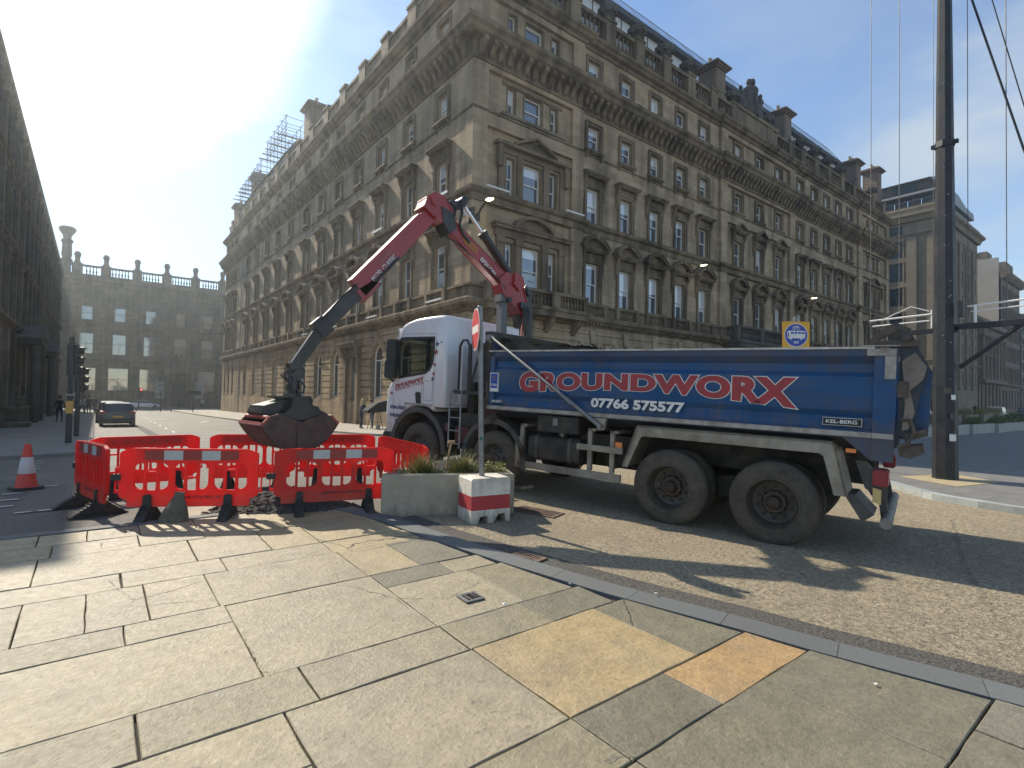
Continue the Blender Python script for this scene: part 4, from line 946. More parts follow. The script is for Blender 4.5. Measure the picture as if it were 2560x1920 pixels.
for x in fx:                             # round heads over the upper windows, pilaster panels
    n = 10
    for r0, r1, d in ((1.25, 1.5, .18), (.95, 1.05, .1)):
        for k in range(n):
            a0, a1 = math.pi*k/n, math.pi*(k+1)/n
            t.prism([(x+r0*math.cos(a0), 16.9+r0*math.sin(a0)), (x+r1*math.cos(a0), 16.9+r1*math.sin(a0)), (x+r1*math.cos(a1), 16.9+r1*math.sin(a1)), (x+r0*math.cos(a1), 16.9+r0*math.sin(a1))], YF-d, YF, 'y')
    for s_ in (-1, 1): t.box(x+s_*1.38-.13, x+s_*1.38+.13, YF-.16, YF, 13.6, 16.9); t.box(x+s_*1.3-.15, x+s_*1.3+.15, YF-.14, YF, 7.2, 12.2)
    t.box(x-1.5, x+1.5, YF-.25, YF, 12.0, 12.3)
    t.box(x+1.9, x+2.8, YF-.14, YF, 7.6, 12.4); t.box(x+1.95, x+2.75, YF-.22, YF, 14.2, 17.6)
    t.lathe([(0,0),(.3,.1),(.36,.9),(.2,1.5),(.24,1.9),(0,2.2)], (x+2.35, YF-.35, 14.6), 8)
t.build('carved_surround', M['oldstone'], FB.root)
t = MB(); ped = [-4.6, -3.0, 1.0, 5.6, 10.2, 14.9, 19.6, 24.3, 29]
t.box(XA, XB, YF-.3, YF+.3, 21.4, 22.0); t.box(XA, XB, YF-.28, YF+.28, 23.35, 23.65)
for p in ped: t.box(p-.75, p+.75, YF-.35, YF+.35, 21.4, 23.8)
x = XA
while x < XB:
    if not any(abs(x-p) < .9 for p in ped): baluster(t, x, YF, 22.0, 23.4, .16, n=5)
    x += .46
t.build('balustrade', M['oldstone'], FB.root)
t = MB(); t.lathe([(.45,0),(.5,.2),(.35,.5),(.42,1.3),(.55,1.4),(.5,1.6),(.3,2.0),(0,2.0)], n=8); um2 = t.mesh('finial', M['oldstone'])
for p in ped[1:]: mk('finial', um2, FB.root, (p, YF, 23.8))
t = MB(); t.lathe([(.8,0),(.9,.4),(.6,.7),(.75,1.2),(.65,3.2),(.8,3.4),(.9,3.7),(.55,4.1),(.65,4.6),(1.15,5.4),(1.25,5.8),(1.0,6.1),(0,6.3)], (-4.5, YF+.4, 23.8), 10); t.build('chimney', M['oldstone'], FB.root, smooth=40)
t = MB(); x = 12.7
for s_ in (-1, 1): t.cyl((x+s_*2.0, YF-.7, -1.5), (x+s_*2.0, YF-.7, 4.6), .32, n=10); t.box(x+s_*2.0-.45, x+s_*2.0+.45, YF-1.1, YF, 4.6, 5.0)
t.box(x-2.7, x+2.7, YF-1.1, YF, 5.0, 5.9); t.prism([(x-2.9, 5.9), (x+2.9, 5.9), (x+1.6, 7.3), (x, 8.2), (x-1.6, 7.3)], YF-1.0, YF, 'y'); t.lathe([(0,0),(.5,.2),(.4,.8),(0,1.1)], (x-.7, YF-.8, 7.7), 8); t.lathe([(0,0),(.5,.2),(.4,.8),(0,1.1)], (x+.7, YF-.8, 7.7), 8)
pt = t.build('portico', M['oldstone'], FB.root)
t = MB(); t.box(x-1.1, x+1.1, YF+.3, YF+.4, -1.5, 3.5); t.build('door', M['blackpl'], FB.root)
wp = mat('pale notice board', (.30,.31,.31), .5)
for sx in (-3.1, 3.4):
    t = MB()
    for k in range(4): t.box(x+sx-.75, x+sx+.75, YF-.16, YF-.07, .2+k*.85, .88+k*.85)
    t.box(x+sx-.8, x+sx+.8, YF-.07, YF-.055, .1, 3.6); t.build('notice_board', wp, FB.root)
FB.flush(60)

# ------------------------------------------------------------------ tall dark building on the left of the side street
LB = Building('left_building', 'tall dark hazy stone building along the left edge, cut by the frame')
XL = -4.25; YL0, YL1 = 28.3, 99.0; FLB = (XL, YL0, math.pi/2)       # viewer looks -x: right = +y
lx = [1.5+3.4*i for i in range(20)]
hl = []
for x in lx:
    for z, h, w in ((.9, 3.6, 1.7), (6.4, 2.9, 1.2), (11.0, 2.5, 1.15), (15.3, 2.0, 1.1)):
        hl.append((x, w, z, h, False)); LB.win(FLB, x, z, 'lite' if z < 5 else 'cross', w, h, sash='dsash', wall='darkstone', pane='pane_dark')
t = MB(); wall_grid(t, YL1-YL0, -1.7, 18.5, hl); rust(t, YL1-YL0, -1, 5, hl, st=.6)
t.box(0, YL1-YL0, .9, 22, -1.7, 18.3); t.box(0, .3, .01, .9, -1.7, 18.4); t.box(YL1-YL0-.3, YL1-YL0, .01, .9, -1.7, 18.4)
for i in range(len(lx)+1):
    xx = -.2+3.4*i if i else .3
    if xx < YL1-YL0-.3: t.box(xx-.28, xx+.28, -.24, 0, 5.6, 17.8); t.box(xx-.4, xx+.4, -.32, 0, 17.2, 17.8); t.box(xx-.45, xx+.45, -.32, -.06, -1.4, 5.2)
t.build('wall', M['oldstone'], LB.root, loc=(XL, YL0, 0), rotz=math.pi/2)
for z0, z1, d, nm in ((5.2,5.7,.5,'string_course'), (10.0,10.35,.3,'string_course'), (14.3,14.6,.28,'string_course'), (17.6,18.4,.35,'main_cornice')):
    b = MB(); b.sweep([(-.1, z0), (d*.35, z0), (d*.5, z0+(z1-z0)*.4), (d, z0+(z1-z0)*.65), (d, z1), (-.1, z1)], [(XL-18, YL0), (XL, YL0), (XL, YL1), (XL-10, YL1)]); b.build(nm, M['oldstone'], LB.root)
t = MB(); t.box(XL-2.4, XL-1.6, YL0+4, YL1, 18.9, 19.9)
for y in (45, 59, 72, 86): t.box(XL-2.5, XL-1.5, y-.6, y+.6, 19.2, 20.4)
t.box(XL-20, XL-.5, YL0, YL1, 18.3, 18.7); t.build('parapet', M['oldstone'], LB.root)
for y in (48, 64):
    t = MB()
    t.box(XL-.1, XL+1.5, y-2.4, y+2.4, 4.6, 5.0); t.prism([(y-2.6, 5.0), (y+2.6, 5.0), (y, 6.0)], XL-.1, XL+1.6, 'x')
    for s_ in (-1, 1): t.cyl((XL+1.2, y+s_*2.0, -1.2), (XL+1.2, y+s_*2.0, 4.6), .24, n=8)
    t.build('porch', M['darkstone'], LB.root)
LB.flush(80)
t = MB(); t.box(XL+.05, XL+1.0, 41.0, 46.5, -.6, .55); t.box(XL+.0, XL+1.08, 40.9, 46.6, .55, .68)
for y in rngf(41.2, 46.4, .45): t.cyl((XL+.8, y, .68), (XL+.8, y, 1.25), .03, n=5)
t.cyl((XL+.8, 41.1, 1.25), (XL+.8, 46.5, 1.25), .04, n=6); t.box(XL+.1, XL+1.5, 38.8, 40.4, -.6, -.1)
tag(t.build('basement_railing', M['oldstone']), 'low dark stone plinth with a railing beside the left building', 'railing')

# ------------------------------------------------------------------ buildings far right
RB = Building('bank_building', 'tall pale brown stone building with a glazed rooftop storey, right of the hotel across the side road')
RX, RY = 93.0, 21.8
RB.root['label'] = 'tall pale brown stone building with a glazed rooftop storey partly behind the tall black mast'
fs_, ff_ = (RX, 62.0, -math.pi/2), (RX, RY, 0.0)
hs, hf = [], []
for z, h in ((16.1,2.6), (19.7,2.7), (23.2,2.4), (12.4,2.6), (8.6,2.6), (4.6,2.4), (26.6,1.3)):
    for y in (26.9, 31.2, 35.5, 39.8): hs.append((62-y, 1.7, z, h, False)); RB.win(fs_, 62-y, z, 'cross' if z < 26 else 'lite', 1.7, h, sash='dsash', wall='palestone', pane='bpane')
    for x in (97.2, 101.2, 105.2, 109.2, 113.2):
        if z < 26: hf.append((x-RX, 1.3, z, h, False)); RB.win(ff_, x-RX, z, 'lite', 1.3, h, sash='dsash', wall='palestone', pane='bpane')
M['bpane'] = mat('bank glass', (.02,.035,.04), .25, spec=.35)
t = MB(); wall_grid(t, 62-RY, -.5, 29.2, hs); t.build('wall', M['palestone'], RB.root, loc=(RX, 62, 0), rotz=-math.pi/2)
t = MB(); wall_grid(t, 22, -.5, 29.2, hf); t.box(.4, 22, .5, 40, -.5, 29.0)
for x in (2.2, 6.2, 10.2, 14.2, 18.2): t.box(x-.5, x+.5, -.35, 0, 4, 26.2)
t.build('wall', M['palestone'], RB.root, loc=(RX, RY, 0))
t = MB()
for y0, y1 in ((22.3, 23.1), (24.3, 25.5), (28.6, 29.4)): t.box(RX-.35, RX, y0, y1, -.5, 26.0)
t.build('pilaster', M['palestone'], RB.root)
for z0, z1, d, nm in ((7.6,8.1,.5,'string_course'), (26.1,26.5,.35,'string_course'), (28.2,29.3,1.1,'main_cornice'), (29.3,30.4,.35,'parapet')):
    b = MB(); b.sweep([(-.1, z0), (d*.35, z0), (d*.6, z0+(z1-z0)*.5), (d, z0+(z1-z0)*.7), (d, z1), (-.1, z1)], [(RX, 62), (RX, RY), (RX+22, RY)]); b.build(nm, M['palestone'], RB.root)
t = MB(); t.box(RX+.6, RX+21, RY+.8, 60, 29.3, 31.0, 0); t.box(RX+.7, RX+21, RY+.9, 60, 31.0, 32.1, 1); t.prism([(RX-.3, 32.1), (RX-.3, 32.3), (RX+1.8, 33.1), (RX+20, 33.1), (RX+20.5, 32.1)], RY+.1, 60, 'y', 2)
t.box(RX+1.8, RX+20, RY+1.8, 60, 33.1, 34.6, 0); t.box(RX+1.75, RX+19, RY+3.0, RY+6, 33.3, 34.4, 1); t.prism([(RX+1.0, 34.6), (RX+21, 34.6), (RX+16, 35.6), (RX+4, 35.4)], RY+1.2, 60, 'y', 2)
for y in rngf(RY+1, 40, 2.1): t.box(RX+.55, RX+.75, y-.08, y+.08, 31.0, 32.1, 0)
t.build('roof_storey', [M['darkstone'], M['bpane'], M['lead']], RB.root)
t = MB()
for y in rngf(RY+.3, 50, 1.6): t.cyl((RX-.1, y, 30.4), (RX-.1, y, 31.3), .03, n=5)
t.tube([(RX+20, RY+.2, 31.3), (RX-.1, RY+.3, 31.3), (RX-.1, 50, 31.3)], .035, 5); t.build('roof_rail', M['chrome'], RB.root)
t = MB(); t.box(RX-.8, RX, 23, 24.2, 9.8, 9.9); 
RB.flush(80)
CB = Building('colonnade_building', 'low classical stone building with a row of columns, right of the black mast')
cx0, cx1 = 113.0+2.5, 132.6; hc = []
for i in range(6):
    x = cx0+1.9+i*2.75
    hc.append((x-cx0, 1.4, .8, 4.2, True)); CB.win((cx0, RY, 0), x-cx0, .8, 'arch', 1.4, 4.2, pane='pane_dark', wall='redstone', sash='dsash')
    hc.append((x-cx0, 1.2, 6.6, 3.0, False)); CB.win((cx0, RY, 0), x-cx0, 6.6, 'lite', 1.2, 3.0, pane='pane_dark', wall='redstone', sash='dsash')
    hc.append((x-cx0, 1.2, 10.9, 2.2, False)); CB.win((cx0, RY, 0), x-cx0, 10.9, 'lite', 1.2, 2.2, pane='pane_dark', wall='redstone', sash='dsash')
t = MB(); wall_grid(t, cx1-cx0, -.5, 15.2, hc); t.box(0, cx1-cx0, .5, 25, -.5, 15); rust(t, cx1-cx0, 0, 5.4, hc, st=.6); t.build('wall', M['redstone'], CB.root, loc=(cx0, RY, 0))
t = MB(); t.box(cx0, cx1, RY-.9, RY, 5.5, 6.1); t.box(cx0, cx1, RY-.8, RY, 13.4, 14.6); t.box(cx0, cx1, RY-1.4, RY+.2, 14.6, 15.3); t.prism([(RY-1.2, 15.3), (RY+9, 15.3), (RY+7, 17.4), (RY+1.0, 17.4)], cx0, cx1, 'x'); t.box(cx0, cx1, RY-.5, RY, 10.1, 10.5)
t.build('entablature', M['redstone'], CB.root)
for i in range(7):
    x = cx0+.55+i*2.72; t = MB(); t.lathe([(.42,6.1),(.42,6.3),(.32,6.4),(.28,13),(.42,13.2),(.42,13.4)], (x, RY-.5, 0), 10); t.build('column', M['redstone'], CB.root)
CB.flush(20)
TB = Building('tower_building', 'tall brown stone building with a bare pale side wall at the right edge')
hx = []
for x in (1.6, 4.2, 7.2, 9.8, 12.8, 15.4):
    for z, h in ((1, 3.6), (6.4, 2.6), (10.6, 2.4), (14.6, 2.2), (18.4, 2.2), (22.2, 2.0)): hx.append((x, 1.2, z, h, False)); TB.win((132.8, RY, 0), x, z, 'plain' if z > 5 else 'lite', 1.2, h, pane='pane_dark', wall='redstone', sash='dsash')
t = MB(); wall_grid(t, 17.4, -.5, 26.4, hx); t.box(0, 17.4, .5, 24, -.5, 26.2); t.build('wall', M['redstone'], TB.root, loc=(132.8, RY, 0))
t = MB(); t.box(132.75, 132.95, RY+.3, RY+24, 14, 29.5); t.build('side_wall', mat('pale render', (.36,.33,.28), .9, noise=.08, nscale=.6), TB.root)
for z0, z1, d in ((5.3,5.8,.5), (17.5,17.8,.3), (25.6,26.8,1.1)):
    b = MB(); b.sweep([(-.1, z0), (d*.4, z0), (d, z0+(z1-z0)*.6), (d, z1), (-.1, z1)], [(132.8, RY), (150.2, RY), (150.2, 40)]); b.build('cornice', M['redstone'], TB.root)
t = MB(); t.box(133, 150, RY+.5, 45, 26.2, 28.2); t.box(133, 137, RY+2, 45, 28, 31); t.box(142, 149, RY+.8, 45, 28.2, 30.4); t.build('attic', M['redstone'], TB.root)
TB.flush(40)
MBd = Building('modern_building', 'pale modern office block with bands of white window frames, farthest right')
t = MB(); t.box(152, 190, RY, 60, -.5, 21); t.build('wall', M['oldstone'], MBd.root)
for z in rngf(3, 19, 2.6):
    for x in rngf(153.5, 188, 3.4): MBd.win((0, RY-.25, 0), x, z, 'cross', 2.6, 1.7, sash='sash', pane='pane_dark')
MBd.flush(60)
SB = Building('shop_block', 'low stone block standing beyond the square, right edge')
bpy.data.objects.remove(SB.root)
# scaffolds on the hotel roof
def scaffold(y0, y1, x0, x1, z0, z1, label):
    t = MB(); ys = rngf(y0, y1, 1.6)
    for y in ys:
        for x in (x0, x1): t.cyl((x, y, z0-2), (x, y, z1), .035, n=5)
        for z in (z0, z0+.9, z1-.2): t.cyl((x0-.3, y, z), (x1+.2, y, z), .03, n=5)
    for x in (x0, x1):
        for z in (z0, z0+.5, z0+.95, z1-.25): t.cyl((x, y0-.5, z), (x, y1+.5, z), .03, n=5)
    for y in ys: t.box(x0-.9, x1, y-.11, y+.11, z0-.12, z0-.05)
    tag(t.build('scaffold', M['galv']), label, 'scaffold')
scaffold(58, 65.5, 14.9, 16.8, 28.6, 30.8, 'nearer tube scaffold on the roof beside the tall chimney stack')
scaffold(68.5, 80, 14.9, 16.8, 28.0, 29.7, 'farther lower tube scaffold on the roof of the corner building')
t = MB(); t.box(15.0, 17.5, 58, 80, 24.5, 26.6); t.prism([(14.8, 26.6), (17.7, 26.6), (17.0, 28.1), (15.8, 28.1)], 57.5, 80.5, 'y'); t.build('dormer', M['slate'], HB.root)

# ------------------------------------------------------------------ lettering
def text_mesh(body, size=1, bold=0., ext=0., spacing=1., shear=0.):
    cu = bpy.data.curves.new('t', 'FONT'); cu.body = body; cu.size = size; cu.offset = bold; cu.extrude = ext; cu.space_character = spacing; cu.shear = shear; cu.resolution_u = 5
    o = bpy.data.objects.new('t', cu); COL.objects.link(o)
    dg = bpy.context.evaluated_depsgraph_get(); me = bpy.data.meshes.new_from_object(o.evaluated_get(dg))
    bpy.data.objects.remove(o); bpy.data.curves.remove(cu); return me
def put_text(name, body, right, upv, origin, width, height, m, parent, bold=0., warp=None, spacing=1., shear=0., pos='l', ext=.002, refbox=None):
    # origin = lower left corner, normal = right x up; the letters are stretched to width x height
    me = text_mesh(body, 1, bold, 0, spacing, shear)
    xs = [v.co.x for v in me.vertices]; ys = [v.co.y for v in me.vertices]
    x0, x1, y0, y1 = refbox or (min(xs), max(xs), min(ys), max(ys))
    rv, uv = Vector(right).normalized(), Vector(upv).normalized(); nv = rv.cross(uv); O = Vector(origin)
    for v in me.vertices:
        u, w = (v.co.x-x0)/(x1-x0), (v.co.y-y0)/(y1-y0)
        if warp: u, w = warp(u, w)
        v.co = O + rv*u*width + uv*w*height + nv*ext
    me.materials.clear(); me.materials.append(m)
    for p in me.polygons: p.material_index = 0
    o = mk(name, me, parent); return o, (x0, x1, y0, y1)
def star_poly(cx, cz, r):
    return [(cx+(r if i % 2 == 0 else r*.42)*math.sin(math.pi*i/5), cz+(r if i % 2 == 0 else r*.42)*math.cos(math.pi*i/5)) for i in range(10)]
def rrect(x0, x1, z0, z1, r, n=4):
    out = []
    for cx, cz, a0 in ((x1-r, z0+r, -90), (x1-r, z1-r, 0), (x0+r, z1-r, 90), (x0+r, z0+r, 180)):
        out += [(cx+r*math.cos(R(a0+90*i/n)), cz+r*math.sin(R(a0+90*i/n))) for i in range(n+1)]
    return out

# ------------------------------------------------------------------ the tipper lorry with its loader crane
TO = Vector((6.624, 3.231, 0.0)); tu = Vector((-.25, .968, .031)).normalized(); ty = Vector((0, 0, 1)).cross(tu).normalized(); tz = tu.cross(ty)
TM = Matrix(((tu.x, ty.x, tz.x, TO.x), (tu.y, ty.y, tz.y, TO.y), (tu.z, ty.z, tz.z, TO.z), (0, 0, 0, 1)))
T = empty('tipper_lorry', 'white cab lorry with a blue tipper body and a red loader crane', 'lorry', M=TM)
WID = 2.5
# local: x forward from the rear axle, y = 0 near side face .. -2.5 far side, z up
def wheel(b, x, yo, rad=.525, wd=.29, inward=-1, rear=True):
    d = inward
    t = [(rad*.60, 0), (rad*.72, .015), (rad*.86, .0), (rad*.95, .03), (rad, .07), (rad, wd-.07), (rad*.95, wd-.03), (rad*.8, wd), (rad*.6, wd)]
    return t
def make_wheel(x, yo, d, rear, zc=.525):
    t = MB(); rad = .525; wd = .29
    prof = [(rad*.595, .012), (rad*.64, .0), (rad*.72, .012), (rad*.80, .004), (rad*.88, .010), (rad*.945, .035), (rad*.985, .055), (rad, .075), (rad, wd-.07), (rad*.95, wd-.03), (rad*.8, wd), (rad*.56, wd)]
    t.lathe([(r, h*d) for r, h in prof], (x, yo, zc), 48, 'y')
    for k in range(0):
        pass
    w = t.build('wheel', M['tyre'], T, smooth=35)
    t = MB(); cc = .19 if rear else .045
    prof = [(rad*.605, .006), (rad*.575, .0), (rad*.555, .03), (rad*.53, .07), (rad*.50, cc if rear else .09), (rad*.44, cc+.012 if rear else .075), (rad*.27, cc+(.012 if rear else -.02)), (rad*.25, cc-(.03 if rear else .05)), (rad*.1, cc-(.03 if rear else .05))]
    t.lathe([(r, h*d) for r, h in prof], (x, yo, zc), 48, 'y')
    r_ = t.build('rim', M['rim'], w, smooth=30)
    t = MB()
    for k in range(10):
        a = 2*math.pi*(k+.5)/10; cx, cz = x+.375*rad*math.cos(a)*1.02, zc+.375*rad*math.sin(a)*1.02
        yh = yo+(cc+(.008 if rear else .018))*d
        if yo > -1 and yo > -.2: t = MB(); t.cyl((cx, yh, cz), (cx, yh-.012*d, cz), .024, n=10); t.build('rim_hole', M['seal'], r_)
    t = MB(); yh = yo+(cc-.02)*d
    t.lathe([(0, (cc-.115)*d), (.045, (cc-.115)*d), (.075, (cc-.10)*d), (.085, (cc-.04)*d), (.105, (cc-.035)*d), (.115, (cc+.0)*d), (.16, (cc+.008)*d)] if rear else [(0, -.01*d), (.06, -.01*d), (.09, .01*d), (.10, .04*d), (.14, .05*d)], (x, yo, zc), 24, 'y')
    for k in range(10):
        a = 2*math.pi*k/10; t.cyl((x+.145*math.cos(a), yh+.03*d, zc+.145*math.sin(a)), (x+.145*math.cos(a), yh-.035*d, zc+.145*math.sin(a)), .014, n=6)
    t.build('hub', M['hub'], w, smooth=35)
    return w
for x in (0, 1.33):
    make_wheel(x, 0, -1, True); make_wheel(x, -.34, -1, True); make_wheel(x, -WID, 1, True); make_wheel(x, -WID+.34, 1, True)
for x in (4.50, 6.43): make_wheel(x, -.03, -1, False); make_wheel(x, -WID+.03, 1, False)
t = MB()
for x in (0, 1.33, 4.5, 6.43): t.cyl((x, -.3, .525), (x, -2.2, .525), .085, n=10)
for x in (0, 1.33): t.lathe([(0,-.28),(.16,-.24),(.24,0),(.16,.24),(0,.28)], (x, -1.25, .525), 14, 'y')
t.box(-1.0, 7.2, -.95, -.82, .80, 1.10); t.box(-1.0, 7.2, -1.68, -1.55, .80, 1.10)
for x in (-.9, .6, 2.2, 3.6, 5.4, 7.0): t.box(x-.06, x+.06, -1.6, -.9, .82, 1.05)
t.box(-.8, 4.4, -1.0, -.8, 1.10, 1.30); t.box(-.8, 4.4, -1.7, -1.5, 1.10, 1.30)
for y in (-.7, -1.8): t.prism([(-.45, .5), (0, .42), (1.3, .42), (1.8, .55), (1.3, .62), (.66, .72), (0, .62)], y-.05, y+.05, 'y')
t.box(2.2, 3.4, -1.5, -1.0, .55, .85); t.cyl((1.6, -1.25, .62), (4.3, -1.25, .75), .06)
t.box(4.9, 6.1, -1.7, -.8, .7, 1.35); t.box(4.6, 5.5, -.75, -.25, .75, 1.3)
t.build('chassis', M['dustblack'], T)
# mudguards
def arch(xc, zc, r, y0, y1, a0, a1, th=.035, lip=.09):
    t = MB(); n = 16
    for k in range(n):
        t0, t1 = R(a0+(a1-a0)*k/n), R(a0+(a1-a0)*(k+1)/n)
        q = [(xc+r*math.cos(t0), zc+r*math.sin(t0)), (xc+r*math.cos(t1), zc+r*math.sin(t1)), (xc+(r+th)*math.cos(t1), zc+(r+th)*math.sin(t1)), (xc+(r+th)*math.cos(t0), zc+(r+th)*math.sin(t0))]
        t.prism(q, y0, y1, 'y')
        q = [(xc+r*math.cos(t0), zc+r*math.sin(t0)), (xc+r*math.cos(t1), zc+r*math.sin(t1)), (xc+(r+lip)*math.cos(t1), zc+(r+lip)*math.sin(t1)), (xc+(r+lip)*math.cos(t0), zc+(r+lip)*math.sin(t0))]
        t.prism(q, y1-.03, y1+.012, 'y')
    t.build('mudguard', M['fender'], T, smooth=40)
arch(4.50, .55, .63, -.42, .0, -8, 188); arch(6.43, .58, .68, -.42, .0, -14, 186, lip=.10)
arch(4.50, .55, .63, -WID, -WID+.42, -8, 188)
t = MB()
for x in (6.43,): t.box(x-.7, x+.7, -2.2, -.44, .95, 1.3); t.box(x-.72, x-.66, -.5, -.02, .45, 1.0)
t.build('wheel_arch_liner', M['seal'], T)
for y0, y1, nm in ((-.60, .022, 1), (-WID-.022, -WID+.6, 0)):
    t = MB(); P = [(2.02, .74), (1.83, 1.30), (1.80, 1.36), (-.62, 1.36), (-.66, 1.30), (-.80, .74)]; th = .03
    Q = [(2.02-th, .74), (1.83-th*1.2, 1.29), (1.79, 1.33), (-.61, 1.33), (-.64, 1.28), (-.77, .74)]
    for k in range(5): t.prism([P[k], P[k+1], Q[k+1], Q[k]], y0, y1, 'y')
    yf = (y1-.02, y1) if nm else (y0, y0+.02)
    L1 = [(2.02, .74), (1.83, 1.30), (1.80, 1.36), (-.62, 1.36), (-.66, 1.30), (-.80, .74)]; L2 = [(1.93, .74), (1.74, 1.19), (1.70, 1.21), (-.50, 1.21), (-.54, 1.18), (-.66, .74)]
    for k in range(5): t.prism([L1[k], L1[k+1], L2[k+1], L2[k]], yf[0], yf[1], 'y')
    t.build('rear_mudguard', M['alu'], T)
for y in (-.30, -WID+.3):
    t = MB(); t.prism([(-.75, .77), (-.87, .77), (-1.05, .57), (-.94, .47)], y-.27, y+.27, 'y'); t.build('mudflap', M['fender'], T)
# tipper body
bp0, bp1 = -1.0, 4.64
def side_prof(o):      # o=+1 near side (outward +y)
    pr = [(.0,1.42),(.0,1.50),(-.035,1.53),(-.06,1.60),(-.06,1.66),(-.025,1.73),(-.02,1.98),(-.02,2.12),(-.06,2.17),(-.065,2.27),(-.02,2.33),(.0,2.36),(.0,2.44),(-.09,2.44),(-.09,1.42)]
    return pr
t = MB(); pr = side_prof(1)
t.prism([(y, z) for y, z in pr], bp0, bp1, 'x'); t.prism([(-WID-y, z) for y, z in pr], bp0, bp1, 'x')
t.prism([(-.09, 1.42), (-.45, 1.28), (-2.05, 1.28), (-2.41, 1.42), (-2.41, 1.50), (-2.0, 1.34), (-.5, 1.34), (-.09, 1.50)], bp0, bp1, 'x')
t.prism([(bp1, 1.42), (bp1, 2.62), (bp1-.05, 2.62), (bp1-.05, 1.42)], -WID+.02, -.02, 'y')
t.box(bp1-.12, bp1+.02, -.06, .0, 1.42, 2.44)
body = t.build('tipper_body', M['truckblue'], T)
t = MB()       # rear posts and their white edges
for y0, y1 in ((-.10, .012), (-WID-.012, -WID+.1)):
    t = MB(); t.prism([(-1.0, 1.18), (-1.0, 2.44), (-1.22, 2.44), (-1.20, 1.18)], y0, y1, 'y')
    t.prism([(-1.0, 1.42), (-.72, 1.42), (-1.0, 1.18)], y0+.014, y1-.014, 'y'); t.build('rear_post', M['truckblue'], T)
t = MB(); t.box(bp0-.0, bp1, -.1, .022, 2.437, 2.462); t.box(bp0, bp1, -WID-.022, -WID+.1, 2.437, 2.462); t.box(bp1-.02, bp1+.03, -WID, 0, 2.60, 2.63)
t.build('top_rail', mat('worn white rail', (.55,.52,.47), .45, noise=.15, nscale=8, dirt=(.22,.12,.06,.75), dscale=5), T)
t = MB(); t.box(bp0, bp1, -.02, .018, 1.435, 1.492); t.box(-1.2, bp0-.004, -.02, .028, 1.435, 1.492)
for k in range(0, 14): t.box(-.9+.4*k, -.9+.4*k+.16, .018, .0205, 1.448, 1.48)
t.build('lower_rail', M['rail'], T)
t = MB(); t.box(-1.235, -.88, -.08, .03, 2.462, 2.478); t.box(-1.2, -.93, .012, .026, 2.36, 2.437); t.box(-1.2, -1.10, .012, .026, 2.10, 2.357)
t.build('corner_plate', M['rail'], T)
t = MB(); t.box(4.60, 4.76, -WID+.0, .0, 2.42, 2.80); t.box(4.62, 4.70, -.14, .01, 1.42, 2.42); t.prism([(4.66, 2.46), (4.70, 2.66), (4.0, 2.64), (2.95, 2.50), (2.9, 2.45), (4.6, 2.46)], -.34, -.22, 'y')
t.prism([(4.66, 2.46), (4.70, 2.70), (4.0, 2.66), (2.95, 2.52), (2.9, 2.45)], -2.2, -.30, 'y'); t.build('headboard', M['dustblack'], T)
t = MB()
for k in range(60):
    x = 2.9+random.random()*1.7; t.obox((x, -.25-random.random()*1.9, 2.50+.14*(x-2.9)/1.75+random.random()*.03), (.09, .02, .01), (-.02, .12, .02), (0, .01, .02))
t.build('folded_load_sheet', M['seal'], T)
t = MB(); t.tube([(4.62, .03, 2.68), (4.60, .05, 2.70), (2.38, .06, 1.30)], [.05, .026, .026], 10); t.cyl((4.62, -.03, 2.68), (4.62, .09, 2.68), .055, n=14); t.cyl((2.38, -.1, 1.30), (2.38, .09, 1.30), .035, n=10)
t.tube([(3.1, .055, 1.755), (2.38, .06, 1.30)], .034, 10); t.build('sheeting_arm', M['galv'], T, smooth=40)
t = MB(); t.prism([(2.5, 1.42), (2.3, 1.42), (2.34, 1.24), (2.44, 1.24)], -.04, .02, 'y'); t.build('arm_bracket', M['alu'], T)
# tailgate, hinges and hooks at the rear
t = MB(); t.prism([(-1.23, 1.50), (-1.23, 2.62), (-1.33, 2.60), (-1.42, 2.38), (-1.50, 2.22), (-1.42, 1.95), (-1.38, 1.62), (-1.46, 1.48), (-1.30, 1.44)], -.16, -.05, 'y', 0)
t.prism([(-1.23, 1.50), (-1.23, 2.62), (-1.33, 2.60), (-1.42, 2.38), (-1.50, 2.22), (-1.42, 1.95), (-1.38, 1.62), (-1.46, 1.48), (-1.30, 1.44)], -WID+.05, -WID+.16, 'y', 0)
t.box(-1.30, -1.24, -WID+.16, -.16, 1.44, 2.5, 1)
t.prism([(-1.32, 2.5), (-1.52, 2.2), (-1.50, 1.5), (-1.36, 1.5), (-1.40, 2.1)], -WID+.18, -.18, 'y', 1)
for z in (1.62, 1.95, 2.3): t.box(-1.36, -1.28, -WID+.2, -.2, z-.04, z+.04, 0)
tgp = t.build('tailgate', [mat('dark navy steel', (.02,.032,.05), .5, noise=.3, nscale=4, dirt=(.07,.06,.05,.6), dscale=4), M['truckblue']], T)
t = MB(); t.prism([(-1.25, 2.30), (-1.36, 2.40), (-1.47, 2.24), (-1.44, 2.10), (-1.33, 1.98), (-1.38, 1.75), (-1.33, 1.56), (-1.27, 1.54), (-1.29, 1.8), (-1.27, 2.1)], -.05, -.02, 'y'); t.build('gusset_plate', mat('dusty beige steel', (.20,.165,.135), .6, noise=.3, nscale=5, dirt=(.08,.06,.05,.5), dscale=6), tgp)
t = MB(); t.box(-1.40, -.95, -.06, -.0, 2.46, 2.53); t.prism([(-.93, 2.53), (-1.02, 2.53), (-1.22, 2.66), (-1.16, 2.72), (-1.10, 2.70)], -.1, -.03, 'y'); t.prism([(-1.12, 2.5), (-1.30, 2.5), (-1.32, 2.66), (-1.18, 2.74), (-1.10, 2.70)], -.12, -.06, 'y')
